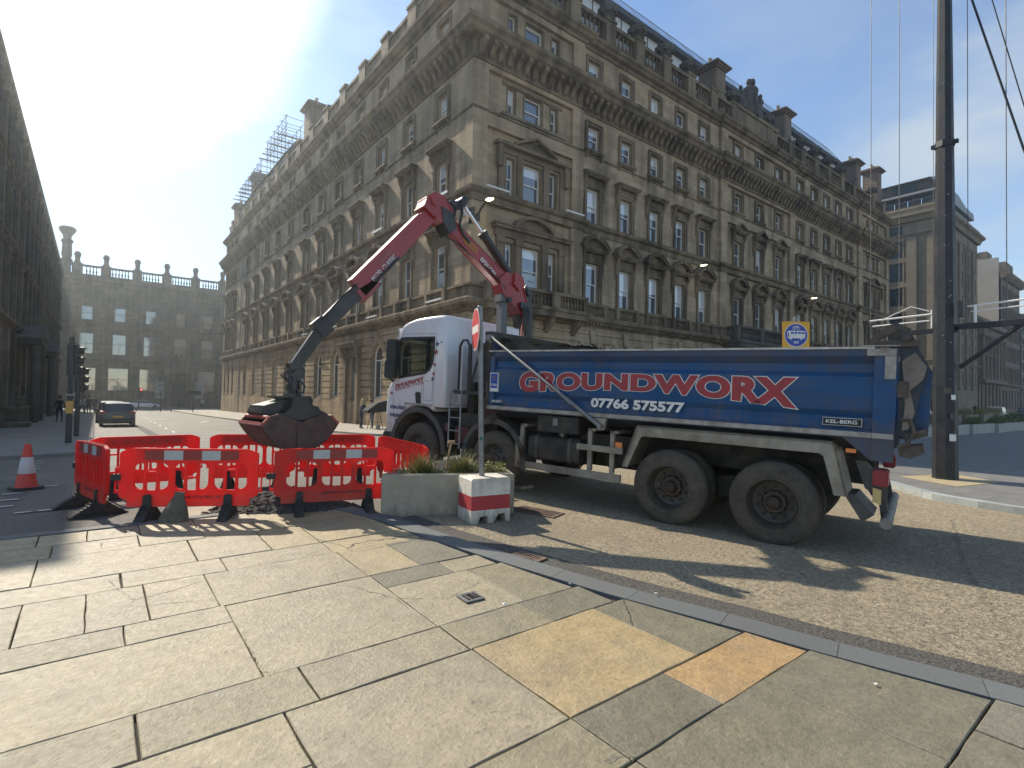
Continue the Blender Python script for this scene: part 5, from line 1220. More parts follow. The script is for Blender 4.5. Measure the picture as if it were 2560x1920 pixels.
for x in (-1.0, -1.09, -1.17): t.cyl((x, -.1, 2.5), (x, .02, 2.5), .018, n=8)
t.cyl((-1.28, -.14, 2.55), (-1.28, .03, 2.55), .04); t.tube([(-1.26, .03, 1.66), (-1.34, .05, 1.66), (-1.38, .05, 1.52), (-1.32, .05, 1.40), (-1.24, .05, 1.36)], .022, 8); t.cyl((-1.26, -.03, 2.0), (-1.26, .05, 2.0), .05, n=12); t.box(-1.32, -1.22, -.03, .03, 1.9, 2.08)
t.prism([(-1.24, 1.36), (-1.46, 1.40), (-1.48, 1.32), (-1.36, 1.24), (-1.26, 1.26)], -.3, .0, 'y'); t.prism([(-1.3, 1.42), (-1.50, 1.50), (-1.48, 1.58), (-1.30, 1.5)], -2.3, -.0, 'y')
t.build('tailgate_latch', mat('greasy rusty steel', (.075,.058,.045), .6, noise=.4, nscale=10), T)
for pts, ya, yb2 in (([(-.95, 1.16), (-.85, 1.16), (-.95, .85), (-1.16, .74), (-1.16, .92)], -.16, -.10), ([(-.70, 1.2), (-.98, 1.2), (-1.02, .80), (-.92, .80)], -.9, -.84), ([(-1.04, .86), (-1.10, .86), (-1.18, .46), (-1.10, .42)], -.60, -.50), ([(-1.04, .86), (-1.10, .86), (-1.18, .46), (-1.10, .42)], -2.0, -1.9)):
    t = MB(); t.prism(pts, ya, yb2, 'y'); t.build('bumper_bracket', M['fender'], T)
t = MB(); t.cyl((-1.16, -.10, .48), (-1.16, -WID+.1, .48), .062, n=16); t.build('underrun_bar', mat('dusty grey tube', (.22,.20,.17), .7, noise=.2), T, smooth=40)
for y in (-.16, -WID+.16):
    t = MB(); t.box(-1.17, -1.02, y-.16, y+.15, .90, 1.08); l_ = t.build('tail_lamp', M['taill'], T, bev=.015)
t = MB(); t.prism([(-1.03, .88), (-1.11, .86), (-1.11, .70), (-1.03, .72)], -.02, -.005, 'y'); t.build('reflector_plate', M['plate'], T)
t = MB(); t.box(-.76, -.86, .004, .022, 1.25, 1.295); t.build('marker_lamp', M['orange'], T)
# side boxes, tank and guard rails
t = MB(); t.box(2.80, 3.57, -.50, -.02, 1.13, 1.39); b1 = t.build('toolbox', M['dustblack'], T, bev=.012)
t = MB(); t.box(3.17, 3.27, -.02, -.008, 1.24, 1.36); t.build('catch', M['galv'], b1, bev=.01)
t = MB(); t.add([], []); pr = rrect(-.66, -.08, .64, 1.05, .09); t.prism(pr, 2.80, 3.78, 'x'); b1 = t.build('fuel_tank', M['dustblack'], T, smooth=40)
for x in (2.98, 3.62): t = MB(); t.prism(rrect(-.67, -.07, .63, 1.06, .09), x-.03, x+.03, 'x'); t.build('tank_strap', M['fender'], b1, smooth=40)
t = MB(); t.cyl((3.25, -.3, 1.04), (3.25, -.3, 1.12), .06, n=12); t.build('filler_cap', M['galv'], b1)
t = MB(); t.box(2.05, 3.95, -.045, -.0, .49, .60); t.build('guard_rail', M['alu'], T)
t = MB(); t.box(2.03, 2.80, -.045, -.0, .91, 1.0); t.build('guard_rail', M['alu'], T)
for x, z0, z1 in ((3.90, .50, 1.22), (2.60, .60, 1.25), (2.22, .60, 1.24)):
    t = MB(); t.box(x-.035, x+.035, -.10, -.05, z0, z1); t.box(x-.1, x+.035, -.5, -.05, z1-.04, z1); t.build('guard_post', M['alu'], T)
t = MB(); t.box(3.85, 3.99, -.05, .0, .50, 1.0); t.build('guard_post', M['alu'], T)
t = MB(); t.box(2.05, 2.16, -.05, -.03, 1.0, 1.08); t.build('marker_lamp', M['orange'], T)
t = MB(); t.cyl((2.15, -.4, .80), (2.15, -1.0, .80), .14, n=14); t.cyl((2.45, -.55, .72), (2.45, -.9, .72), .13, n=14); t.box(2.0, 2.9, -.8, -.3, .95, 1.15); t.build('air_tank', M['dustblack'], T, smooth=40)
# decals on the body
NX, UZ = (-1, 0, 0), (0, 0, 1)
def arcwarp(u, w):
    k = (abs(u-.47)/.53)**1.7; hgt = .66+.34*k
    return u, 1-(1-w)*hgt
o, rb = put_text('lettering', 'GROUNDWORX', NX, UZ, (3.98, -.018, 1.70), 4.24, .41, M['textwhite'], T, bold=.080, warp=arcwarp, spacing=1.06, ext=.004)
cx = (rb[1]-rb[0]); o, _ = put_text('lettering', 'GROUNDWORX', NX, UZ, (3.98, -.018, 1.70), 4.24, .41, M['textred'], T, bold=.057, warp=arcwarp, spacing=1.06, ext=.007, refbox=rb)
put_text('lettering', '07766 575577', NX, UZ, (2.58, -.012, 1.575), 1.45, .15, M['textwhite'], T, bold=.045, ext=.012)
t = MB(); t.box(-.90, -.52, -.03, .006, 1.555, 1.635, 0); t.box(-.905, -.515, -.03, .003, 1.55, 1.64, 1); mp_ = t.build('maker_plate', [M['seal'], M['textwhite']], T); put_text('lettering', 'KEL-BERG', NX, UZ, (-.55, .007, 1.575), .31, .042, M['textwhite'], mp_, bold=.02)
t = MB(); t.box(4.32, 4.56, -.04, .004, 1.545, 1.60, 0); mp_ = t.build('maker_plate', [mat('dull plate', (.13,.15,.18), .5)], T); put_text('lettering', 'KEL-BERG', NX, UZ, (4.54, .005, 1.56), .2, .028, M['textwhite'], mp_, bold=.02)
t = MB(); t.box(4.42, 4.60, -.02, .008, 1.74, 2.07, 0); t.box(4.435, 4.585, .008, .0095, 1.80, 2.055, 1); dc = t.build('sticker', [M['textwhite'], M['signblue']], T)
put_text('lettering', 'FORS', NX, UZ, (4.575, .0105, 1.835), .13, .045, M['textwhite'], dc, bold=.03)
t = MB(); t.cyl((4.51, .0095, 1.975), (4.51, .0115, 1.975), .052, n=20); t.build('emblem', mat('emblem teal', (.03,.12,.35), .4), dc)
t = MB(); t.prism([(4.47,1.95),(4.50,2.01),(4.52,1.99),(4.55,2.0),(4.535,1.96),(4.51,1.975)], .0116, .0125, 'y'); t.build('emblem', M['textred'], dc)

# ---- cab
CAB = [(7.12,.80),(7.43,.74),(7.46,1.20),(7.44,1.66),(7.38,1.78),(7.27,1.87),(7.13,2.74),(7.12,2.84),(7.08,2.93),(7.00,3.01),(6.86,3.07),(6.6,3.125),(6.3,3.15),(6.0,3.165),(5.84,3.16),(5.80,3.14),(5.775,3.10),(5.76,1.38)]
na = 12
CAB += [(6.43+.755*math.cos(R(a)), .60+.755*math.sin(R(a))) for a in [93+0*k for k in range(0)]]
archp = [(6.43+.80*math.cos(R(a)), .58+.80*math.sin(R(a))) for a in [118, 105, 92, 78, 64, 50, 36, 22]]
CAB = CAB + [(6.02, 1.37)] + archp
WINP = [(7.06,1.925),(7.09,2.55),(7.02,2.735),(6.08,2.73),(6.07,2.45),(6.10,2.22),(6.18,2.10),(6.30,2.03)]
def inset(poly, d):
    cx, cz = 6.6, 2.0
    out = []; n = len(poly)
    for i, p in enumerate(poly):
        a, c = Vector(poly[i-1]), Vector(poly[(i+1) % n]); t_ = (c-a).normalized(); nr = Vector((-t_.y, t_.x))
        if nr.dot(Vector((cx, cz))-Vector(p)) < 0: nr = -nr
        out.append((p[0]+nr.x*d, p[1]+nr.y*d))
    return out
t = MB()
def skin(y, poly, hole, mi=0):
    loops = [poly, hole]; tri = fill_holes(loops); flat = poly+hole
    t.add([(p[0], y, p[1]) for p in flat], [tuple(q) for q in tri], mi)
c_in = inset(CAB, .075); c_mid = inset(CAB, .040); c_m2 = inset(CAB, .012)
skin(-.03, c_in, WINP); skin(-WID+.03, c_in, WINP)
secs = [(-.03, c_in), (-.037, c_mid), (-.065, c_m2), (-.12, CAB), (-WID+.12, CAB), (-WID+.065, c_m2), (-WID+.037, c_mid), (-WID+.03, c_in)]
n = len(CAB)
for i in range(len(secs)-1):
    ya, pa = secs[i]; yb_, pb = secs[i+1]
    for k in range(n):
        k2 = (k+1) % n
        if k == 5: continue                     # windscreen opening between belt line and roof
        t.add([(pa[k][0], ya, pa[k][1]), (pa[k2][0], ya, pa[k2][1]), (pb[k2][0], yb_, pb[k2][1]), (pb[k][0], yb_, pb[k][1])], [(0,1,2,3)])
cab = t.build('cab', M['cabwhite'], T, smooth=50)
t = MB(); t.add([(7.26, -.05, 1.88), (7.26, -WID+.05, 1.88), (7.12, -WID+.05, 2.74), (7.12, -.05, 2.74)], [(0,1,2,3)]); t.build('windscreen', M['glass'], cab)
t = MB(); t.box(5.80, 7.05, -WID+.1, -.08, 1.36, 1.42); t.box(5.80, 5.86, -WID+.1, -.08, 1.42, 3.0); t.box(5.86, 6.02, -WID+.1, -.07, 1.42, 2.9); t.box(6.9, 7.2, -WID+.1, -.08, 1.42, 1.90); t.box(5.9, 7.0, -WID+.1, -.08, 2.80, 2.84)
t.build('cab_lining', M['seal'], cab)
for y in (-.75, -1.85):
    t = MB(); t.box(6.02, 6.5, y-.25, y+.25, 1.45, 1.8); t.prism([(6.02, 1.8), (6.18, 1.8), (6.14, 2.45), (6.0, 2.45)], y-.24, y+.24, 'y'); t.box(6.0, 6.12, y-.13, y+.13, 2.47, 2.65); t.build('seat', M['blackpl'], cab, bev=.03)
t = MB(); t.lathe([(.2,-.012),(.212,0),(.2,.012),(.188,0),(.2,-.012)], (0,0,0), 20); sm = t.mesh('steering_wheel', M['blackpl']); so = mk('steering_wheel', sm, cab, (6.85, -1.85, 2.0)); so.rotation_euler = (0, R(-55), 0)
for y, o_ in ((-.033, 1), (-WID+.033, -1)):
    t = MB(); t.add([(p[0], y, p[1]) for p in WINP], [tuple(range(len(WINP)))]); t.build('side_window', M['glass'], cab)
    t = MB(); wi = inset(WINP, -.0)
    cxw, czw = 6.6, 2.38; wo = [(cxw+(p[0]-cxw)*1.035, czw+(p[1]-czw)*1.05) for p in WINP]; wi = [(cxw+(p[0]-cxw)*.955, czw+(p[1]-czw)*.93) for p in WINP]
    for k in range(len(WINP)):
        k2 = (k+1) % len(WINP); t.prism([wo[k], wo[k2], wi[k2], wi[k]], y+o_*.006, y+o_*.012, 'y')
    t.build('window_seal', M['seal'], cab)
t = MB(); t.box(6.20, 6.30, -.06, -.035, 2.06, 2.72); t.build('window_pillar', M['seal'], cab)
# dark shoulder below the screen, mirrors, visor, bumper, steps
t = MB(); t.prism(rrect(6.99, 7.27, 2.24, 2.70, .06), .04, .15, 'y'); t.prism(rrect(7.02, 7.32, 1.90, 2.28, .07), .04, .15, 'y'); t.tube([(7.2, -.06, 2.7), (7.3, .08, 2.68), (7.3, .1, 1.95), (7.24, -.04, 1.84)], .025, 6)
for z in (2.0, 2.08, 2.16, 2.36, 2.44, 2.52, 2.60): t.box(7.0, 7.28, .15, .162, z-.012, z+.012)
t.build('mirror', M['blackpl'], cab, bev=.01)
t = MB(); t.prism(rrect(7.16, 7.44, 1.95, 2.66, .05), -WID-.16, -WID-.05, 'y'); t.build('mirror', M['blackpl'], cab, bev=.01)
t = MB(); t.prism([(7.13, 2.80), (7.20, 2.82), (7.30, 2.70), (7.27, 2.68)], -WID+.15, -.12, 'y'); t.prism([(7.12, 2.74), (7.18, 2.95), (7.20, 2.95), (7.16, 2.74)], -.16, -.08, 'y'); t.build('sun_visor', M['cabwhite'], cab, bev=.008)
t = MB(); t.prism(rrect(7.0, 7.48, .36, .80, .06), -WID+.02, -.02, 'y'); t.box(7.44, 7.50, -WID+.2, -.2, .85, 1.55); t.build('bumper', M['dustblack'], cab, bev=.02)
t = MB(); t.box(7.38, 7.49, -.42, -.05, .62, .86); t.build('headlight', M['galv'], cab, bev=.02)
t = MB(); t.prism([(6.52, 1.41), (6.56, 1.63), (6.49, 1.66), (6.40, 1.64), (6.39, 1.42)], -.036, -.024, 'y'); t.build('door_handle', M['seal'], cab)
t = MB()
def line(a, c, w=.006):
    d = Vector((c[0]-a[0], c[1]-a[1])).normalized()*1; n_ = (-d.y*w/2, d.x*w/2)
    t.prism([(a[0]+n_[0], a[1]+n_[1]), (c[0]+n_[0], c[1]+n_[1]), (c[0]-n_[0], c[1]-n_[1]), (a[0]-n_[0], a[1]-n_[1])], -.0305, -.0275, 'y')
for a, c in (((6.05,1.40),(6.02,2.80)), ((6.38,1.36),(6.38,2.02)), ((7.0,1.28),(6.85,1.28)), ((6.08,1.50),(6.33,1.50)), ((6.08,1.88),(6.33,1.88)), ((6.08,1.50),(6.08,1.88)), ((6.33,1.50),(6.33,1.88)), ((6.02,2.80),(7.0,2.82)), ((7.25,1.86),(7.2,1.3)), ((7.2,1.3),(7.1,.98))): line(a, c)
t.build('panel_gap', mat('panel gap', (.12,.12,.12), .8), cab)
t = MB(); t.box(6.08, 6.86, -.03, -.018, 1.385, 1.43); t.build('side_strip', M['rail'], cab)
t = MB(); t.box(5.70, 5.76, -2.0, -.45, 1.45, 2.6, 0); cb = None
for y in (-.5, -.7): pass
t.build('cab_back_panel', M['cabwhite'], cab)
lx0 = 7.20
def cwarp(u, w): return u, w*.78+u*.62
for zz, m_, sl in ((0, 'textred', 1), (1, 'textnavy', 0)):
    pass
rd = Vector((-1, 0, .30))
me = text_mesh('GROUNDWORX', 1, .055, 0, 1.04, .0)
x0, x1 = min(v.co.x for v in me.vertices), max(v.co.x for v in me.vertices); y0, y1 = min(v.co.y for v in me.vertices), max(v.co.y for v in me.vertices)
bm = bmesh.new(); bm.from_mesh(me)
cut = []
for q in (.12, .20, .34, .42, .62): bmesh.ops.bisect_plane(bm, geom=bm.verts[:]+bm.edges[:]+bm.faces[:], plane_co=(0, y0+(y1-y0)*q, 0), plane_no=(0, 1, 0))
for f in bm.faces:
    c = (f.calc_center_median().y-y0)/(y1-y0)
    f.material_index = 0 if c > .62 else 2
    if (.12 < c < .20) or (.34 < c < .42): f.material_index = 1
    elif c <= .62: f.material_index = 2
bmesh.ops.delete(bm, geom=[f for f in bm.faces if f.material_index == 1], context='FACES')
for v in bm.verts:
    u, w = (v.co.x-x0)/(x1-x0), (v.co.y-y0)/(y1-y0); v.co = Vector((7.17-.84*u, -.026, 1.635+.185*u+.15*w))
bm.to_mesh(me); bm.free(); me.materials.clear()
for m_ in ('textred', 'textwhite', 'textnavy'): me.materials.append(M[m_])
mk('lettering', me, cab)
put_text('lettering', '07766 575577', NX, UZ, (7.29, -.026, 1.28), .47, .072, M['textnavy'], cab, bold=.05); put_text('lettering', 'STIRLING', NX, UZ, (7.29, -.026, 1.115), .31, .070, M['textnavy'], cab, bold=.05)
for x, z, r, m_ in ((5.99,2.60,.055,'textnavy'), (6.01,2.44,.062,'textred'), (6.04,2.20,.045,'textred'), (6.06,2.02,.045,'textred'), (6.08,1.925,.05,'textnavy'), (7.27,1.60,.045,'textred')):
    t = MB(); t.prism(star_poly(x, z, r), -.029, -.022, 'y'); t.build('star', M[m_], cab)
t = MB(); t.cyl((5.88, -.0275, 2.63), (5.88, -.024, 2.63), .018); t.build('cap', M['seal'], cab)
# air intake, hoops and ladder behind the cab
t = MB()
for x in (5.30, 5.02): t.tube([(x+.12, -.06, 1.72), (x+.12, -.06, 2.55), (x+.05, -.06, 2.66), (x-.06, -.06, 2.66), (x-.12, -.06, 2.55), (x-.12, -.06, 1.72)], .024, 8)
t.tube([(5.14, -.06, 1.75), (4.95, -.06, 2.35)], .02, 6); t.box(4.8, 5.5, -.5, -.03, 1.66, 1.72); t.build('rear_hoop', M['blackpl'], T, smooth=40)
t = MB(); t.prism([(4.85, 1.8), (5.15, 1.8), (5.2, 2.6), (4.82, 2.7)], -.75, -.35, 'y'); t.box(4.75, 5.6, -2.2, -.6, 1.1, 1.6); t.cyl((5.5, -.6, 1.2), (5.5, -.6, 1.9), .12); t.build('air_intake', M['dustblack'], T)
t = MB()
for x in (5.55, 5.27): t.tube([(x, -.14, 1.72), (x, -.02, 1.72), (x, .02, 1.64), (x, .02, .66)], .018, 8)
for z in (.74, .98, 1.22, 1.46): t.cyl((5.55, .02, z), (5.27, .02, z), .014, n=8)
t.build('access_ladder', M['galv'], T, smooth=40)
t = MB(); t.box(4.72, 5.05, -WID+.3, -.35, 1.0, 1.7); t.box(5.15, 5.5, -.5, -.1, .75, 1.05)
t.box(5.62, 5.7, -.1, -.03, .95, 1.1); t.build('hydraulic_valve', mat('faded red steel', (.09,.025,.022), .6, noise=.4, nscale=8), T)
t = MB(); random.seed(3)
for k in range(7):
    x = 4.74+.05*random.random(); y = -.15-.12*k; t.tube([(x, y, 1.5), (x+.1, y+.06, 1.9), (x+.02, y-.04, 2.25), (x+.1, y+.02, 2.55)], .016, 6)
t.build('hose', M['seal'], T, smooth=60)

# ---- loader crane, slewed across the street (world plane y = 8.42)
YC = 8.42; JK = {}
def crane_part(name, mb, m, par, **k):
    o = mb.build(name, m, **k); adopt_w(o, par); return o
def adopt_w(o, par):
    o.parent = par; o.matrix_parent_inverse = (PW[par.name]).inverted(); PW[o.name] = PW0
PW0 = Matrix.Identity(4); PW = {T.name: TM}
def box_beam(b, p, q, h0, h1, w, mi=0, cap=True):     # beam in the crane plane from p to q with depth h0 -> h1
    p, q = Vector(p), Vector(q); d = (q-p).normalized(); nrm = Vector((-d.y, d.x))
    a, c = p+nrm*h0/2, p-nrm*h0/2; e, f = q-nrm*h1/2, q+nrm*h1/2
    b.prism([(a.x, a.y), (c.x, c.y), (e.x, e.y), (f.x, f.y)], YC-w/2, YC+w/2, 'y', mi)
t = MB(); t.cyl((6.92, YC, 1.25), (6.92, YC, 3.55), .15, .13, 16); t.box(6.6, 7.25, YC-.45, YC+.45, 1.15, 1.7); t.prism([(6.72, 3.2), (7.0, 3.2), (6.98, 3.9), (6.80, 4.05), (6.62, 3.7)], YC-.13, YC+.13, 'y')
crane = crane_part('crane_column', t, M['boomblack'], T, smooth=40)
t = MB(); t.prism([(6.64, 2.85), (6.72, 2.85), (6.80, 3.35), (6.72, 3.4)], YC-.17, YC-.14, 'y'); crane_part('column_side', t, mat('pinkish steel with painted sunlight', (.45,.16,.12), .5), crane)  # pale strip on the dark column: sunlight put into the colour
t = MB(); t.prism([(6.12, 4.08), (6.30, 4.22), (6.60, 4.20), (6.74, 3.98), (6.86, 3.64), (6.87, 3.40), (6.80, 3.22), (6.74, 3.36), (6.62, 3.52), (6.40, 3.66), (6.22, 3.80)], YC-.14, YC+.14, 'y')
t.prism([(6.50, 4.26), (6.68, 4.16), (6.72, 4.02), (6.60, 3.92), (6.46, 4.02)], YC-.18, YC+.18, 'y'); kn = crane_part('crane_knuckle', t, M['red'], crane, bev=.02)
t = MB(); t.cyl((6.86, YC-.2, 3.9), (6.86, YC+.2, 3.9), .07); t.cyl((6.36, YC-.2, 3.7), (6.36, YC+.2, 3.7), .05)
for k in range(5): t.tube([(6.70+.03*k, YC-.19, 3.65), (6.66+.04*k, YC-.25, 3.45), (6.72+.02*k, YC-.22, 3.1)], .017, 6)
t.box(6.62, 6.86, YC-.22, YC-.16, 3.55, 3.68); crane_part('hose', t, M['boomblack'], crane, smooth=40)
t = MB(); t.box(6.22, 6.36, YC-.10, YC+.06, 2.35, 3.78); t.box(6.19, 6.39, YC-.13, YC+.09, 3.66, 3.80); t.tube([(6.25, YC-.12, 3.78), (6.20, YC-.14, 3.95), (6.26, YC-.1, 4.1)], .02, 6); crane_part('stabiliser_leg', t, mat('grey painted post', (.11,.115,.12), .5), T)
t = MB(); box_beam(t, (6.40, 3.98), (4.96, 4.98), .29, .21, .20)
t.prism([(6.46, 4.16), (6.20, 4.28), (6.0, 4.35), (6.05, 4.15)], YC-.11, YC+.11, 'y'); ib = crane_part('inner_boom', t, M['red'], crane, bev=.015)
tilt = Vector((6.40-4.96, 0, 3.98-4.98)).normalized(); uu_ = Vector((1.0, 0, 1.44)).normalized()
o, _ = put_text('lettering', 'EPSILON', (.80, 0, -.60), (.60, 0, .80), (5.68, YC-.114, 4.375), .42, .085, M['textwhite'], None, bold=.02); adopt_w(o, ib)
t = MB(); u_ = Vector((.82, -.57)); n_ = Vector((.57, .82)); c0 = Vector((5.30, 4.68))
for a, c in (((0, 0), (.34, 0)), ((0, .09), (.34, .09))):
    p, q = c0+u_*a[0]+n_*a[1], c0+u_*c[0]+n_*c[1]; box_beam_pts = None
    d_ = (q-p).normalized()*1; w_ = Vector((-d_.y, d_.x))*.006; t.prism([(p+w_)[:], (q+w_)[:], (q-w_)[:], (p-w_)[:]], YC-.1145, YC-.111, 'y')
for s_ in (0, .34):
    p, q = c0+u_*s_, c0+u_*s_+n_*.09; w_ = u_*.006; t.prism([(p+w_)[:], (q+w_)[:], (q-w_)[:], (p-w_)[:]], YC-.1145, YC-.111, 'y')
for k in range(6):
    p = c0+u_*(.04+.05*k)+n_*.02; q = p+n_*.05; w_ = u_*.007; t.prism([(p+w_)[:], (q+w_)[:], (q-w_)[:], (p-w_)[:]], YC-.1145, YC-.111, 'y')
crane_part('emblem', t, M['yellow'], ib)
# elbow
t = MB(); t.prism([(4.44, 5.10), (4.50, 5.28), (4.66, 5.40), (4.84, 5.37), (4.98, 5.24), (5.10, 5.02), (4.98, 4.84), (4.80, 4.92), (4.62, 4.98)], YC-.15, YC+.15, 'y')
t.cyl((4.66, YC-.19, 5.25), (4.66, YC+.19, 5.25), .10, n=16); el = crane_part('elbow', t, M['red'], crane, bev=.02)
t = MB(); t.prism([(4.86, 5.34), (5.24, 5.40), (5.34, 5.46), (5.36, 5.32), (5.22, 5.26), (4.90, 5.24)], YC-.09, YC+.09, 'y'); t.prism([(4.80, 5.18), (5.06, 5.10), (5.12, 4.86), (4.98, 4.72), (4.84, 4.90)], YC-.17, YC+.17, 'y'); t.cyl((5.30, YC-.14, 5.42), (5.30, YC+.14, 5.42), .075, n=14)
t.tube([(5.26, YC-.12, 5.36), (5.24, YC-.14, 5.15), (5.20, YC-.13, 4.95), (5.30, YC-.12, 4.78), (5.44, YC-.12, 4.66)], .028, 6); t.tube([(5.22, YC-.10, 5.34), (5.10, YC-.12, 5.20), (5.06, YC-.15, 5.05)], .03, 6); t.tube([(4.98, YC-.13, 5.33), (5.12, YC-.15, 5.22), (5.28, YC-.13, 5.30)], .02, 6)
t.tube([(4.98, YC, 4.72), (5.25, YC-.02, 4.60), (5.9, YC-.12, 4.22), (6.3, YC-.13, 3.9)], .018, 6); crane_part('linkage', t, M['boomblack'], crane, smooth=40)
t = MB(); t.cyl((5.30, YC-.02, 5.42), (5.82, YC-.02, 4.90), .035, n=12); t.cyl((5.33, YC+.1, 5.40), (5.5, YC+.1, 5.22), .03, n=10); ram = crane_part('ram_rod', t, M['chrome'], crane, smooth=40)
t = MB(); t.cyl((5.78, YC-.02, 4.94), (6.60, YC-.02, 4.08), .085, n=18); t.cyl((5.78, YC-.02, 4.94), (5.84, YC-.02, 4.88), .10, n=18); t.tube([(5.86, YC-.12, 4.80), (6.2, YC-.12, 4.42), (6.5, YC-.12, 4.10)], .014, 6); crane_part('ram_cylinder', t, M['boomblack'], crane, smooth=40)
# outer boom and its black extensions
t = MB(); box_beam(t, (4.70, 5.11), (3.34, 3.50), .25, .29, .20); box_beam(t, (4.40, 4.96), (3.22, 3.62), .05, .05, .24)
t.prism([(3.28, 3.46), (3.44, 3.30), (3.70, 3.62), (3.60, 3.70)], YC-.10, YC+.10, 'y'); ob = crane_part('outer_boom', t, M['red'], crane, bev=.012)
u2 = Vector((4.72-3.34, 0, 5.12-3.50)).normalized(); n2 = Vector((-u2.z, 0, u2.x))
p_ = Vector((3.46, YC-.113, 3.60)); o, _ = put_text('lettering', 'M12SL CLASSIC', u2, n2, p_+u2*.12-n2*.06, .62, .085, M['textwhite'], None, bold=.015); adopt_w(o, ob)
o, _ = put_text('lettering', 'Jardine', u2, n2, p_+u2*.46+n2*.06, .26, .05, mat('dull pink vinyl', (.5,.2,.2), .5), None, shear=.4); adopt_w(o, ob)
t = MB(); box_beam(t, (3.42, 3.56), (2.74, 2.80), .22, .20, .17); t.prism([(3.58, 3.62), (3.44, 3.38), (3.58, 3.46), (3.74, 3.66)], YC-.09, YC+.09, 'y')
t.tube([(3.30, YC-.1, 3.58), (3.05, YC-.12, 3.34), (2.78, YC-.12, 2.98), (2.72, YC-.1, 2.90)], .014, 6); box_beam(t, (2.84, 2.90), (2.70, 2.76), .28, .28, .21)
box_beam(t, (2.80, 2.86), (2.40, 2.22), .17, .15, .14); box_beam(t, (2.76, 2.94), (2.66, 2.82), .10, .10, .12)
t.cyl((4.0, YC-.14, 4.12), (3.6, YC-.14, 3.66), .03, n=8); crane_part('boom_extension', t, M['boomblack'], crane, bev=.008)
t = MB(); t.prism([(2.28, 2.24), (2.44, 2.28), (2.52, 2.14), (2.50, 2.02), (2.42, 1.98), (2.32, 2.04)], YC-.09, YC+.09, 'y'); t.tube([(2.40, YC, 2.16), (2.38, YC, 1.98), (2.36, YC, 1.78)], [.075, .085, .08], 12); t.cyl((2.37, YC, 1.92), (2.37, YC, 1.84), .105, n=16); t.cyl((2.36, YC, 1.78), (2.36, YC, 1.73), .13, n=16)
for k in range(4):
    a = 1.2*k; t.tube([(2.36+.05*math.cos(a), YC-.08, 2.16), (2.28-.04*k, YC-.1, 2.05), (2.27+.02*k, YC-.1, 1.9), (2.34+.03*math.cos(a), YC-.09, 1.78)], .013, 6)
t.tube([(2.46, YC-.05, 1.98), (2.52, YC-.08, 1.9), (2.50, YC-.08, 1.8), (2.42, YC-.06, 1.8)], .016, 6)
rot = crane_part('rotator', t, M['boomblack'], crane, smooth=40)
# clamshell grab: frame, two shells, rams
GM = Matrix.Translation((2.33, YC, 0)) @ Matrix.Rotation(R(8), 4, 'Z')
def gpart(name, mb, m, par, **k):
    mb.v = [tuple(GM @ Vector(v)) for v in mb.v]; return crane_part(name, mb, m, par, **k)
t = MB(); t.box(-.27, .25, -.20, .20, 1.715, 1.745)
for y in (-.36, .28):
    t.prism([(-.38, 1.44), (-.37, 1.38), (-.31, 1.35), (-.24, 1.36), (-.12, 1.42), (.0, 1.40), (.16, 1.42), (.28, 1.38), (.37, 1.38), (.42, 1.43), (.41, 1.49), (.35, 1.52), (.22, 1.55), (.14, 1.70), (-.08, 1.71), (-.12, 1.58), (-.22, 1.50), (-.33, 1.49)], y, y+.08, 'y')
for x, z in ((-.31, 1.43), (.34, 1.45)): t.cyl((x, -.40, z), (x, .40, z), .05, n=14)
t.box(-.10, .15, -.28, .28, 1.44, 1.72); fr = gpart('grab_frame', t, M['boomblack'], crane, bev=.01)
t = MB(); t.prism([(-.50, 1.50), (-.46, 1.60), (-.15, 1.69), (.0, 1.67), (.0, 1.50), (-.14, 1.46), (-.44, 1.42)], -.18, .30, 'y'); t.prism([(.20, 1.62), (.36, 1.58), (.42, 1.48), (.28, 1.44)], -.18, .18, 'y')
gpart('ram_cover', t, M['boomblack'], fr, bev=.02)
t = MB(); t.tube([(.05, -.05, 1.72), (.22, -.08, 1.735), (.30, -.1, 1.69), (.29, -.1, 1.60)], .014, 6); t.cyl((.26, -.1, 1.60), (.26, -.1, 1.70), .03, n=8); gpart('hose', t, M['seal'], fr)
for sx in (-1, 1):
    # shell: curved floor between two side plates, open towards the outside top
    t = MB(); n = 12; lab = 'left' if sx < 0 else 'right'
    outer = [(0, .965), (sx*.13, .968)] + [(sx*(.13+.455*(k/n)**.85), .968+.372*(k/n)**1.75) for k in range(1, n+1)]
    lip = outer[-1]
    side = outer + [(sx*.47, 1.455), (sx*.34, 1.49), (sx*.16, 1.425), (0, 1.37)]
    for y in (-.42, .40): t.prism(side, y, y+.02, 'y')
    for k in range(len(outer)-1):
        a, c = outer[k], outer[k+1]; t.prism([a, c, (c[0]-sx*.012, c[1]+.016), (a[0], a[1]+.016)], -.42, .42, 'y')
    t.prism([(0, .965), (0, 1.36), (sx*.02, 1.36), (sx*.02, .965)], -.42, .42, 'y')
    t.box(min(0, sx*.07), max(0, sx*.07), -.435, -.42, .97, 1.34)
    bk = gpart('bucket_shell', t, M['bucket'], crane)
    t = MB(); t.prism([(lip[0], lip[1]-.01), (lip[0]-sx*.012, lip[1]+.035), (lip[0]-sx*.03, lip[1]+.035), (lip[0]-sx*.02, lip[1]-.01)], -.425, .425, 'y'); t.cyl((sx*.47, -.40, 1.44), (sx*.47, .40, 1.44), .03, n=12)
    for y in (-.43, .41): t.prism([(lip[0], lip[1]), (sx*.47, 1.465), (sx*.45, 1.44), (lip[0]-sx*.03, lip[1]-.01)], y, y+.025, 'y')
    gpart('cutting_edge', t, mat('red bucket edge', (.30,.06,.045), .5, noise=.2) if sx < 0 else bpy.data.materials['red bucket edge'], bk)

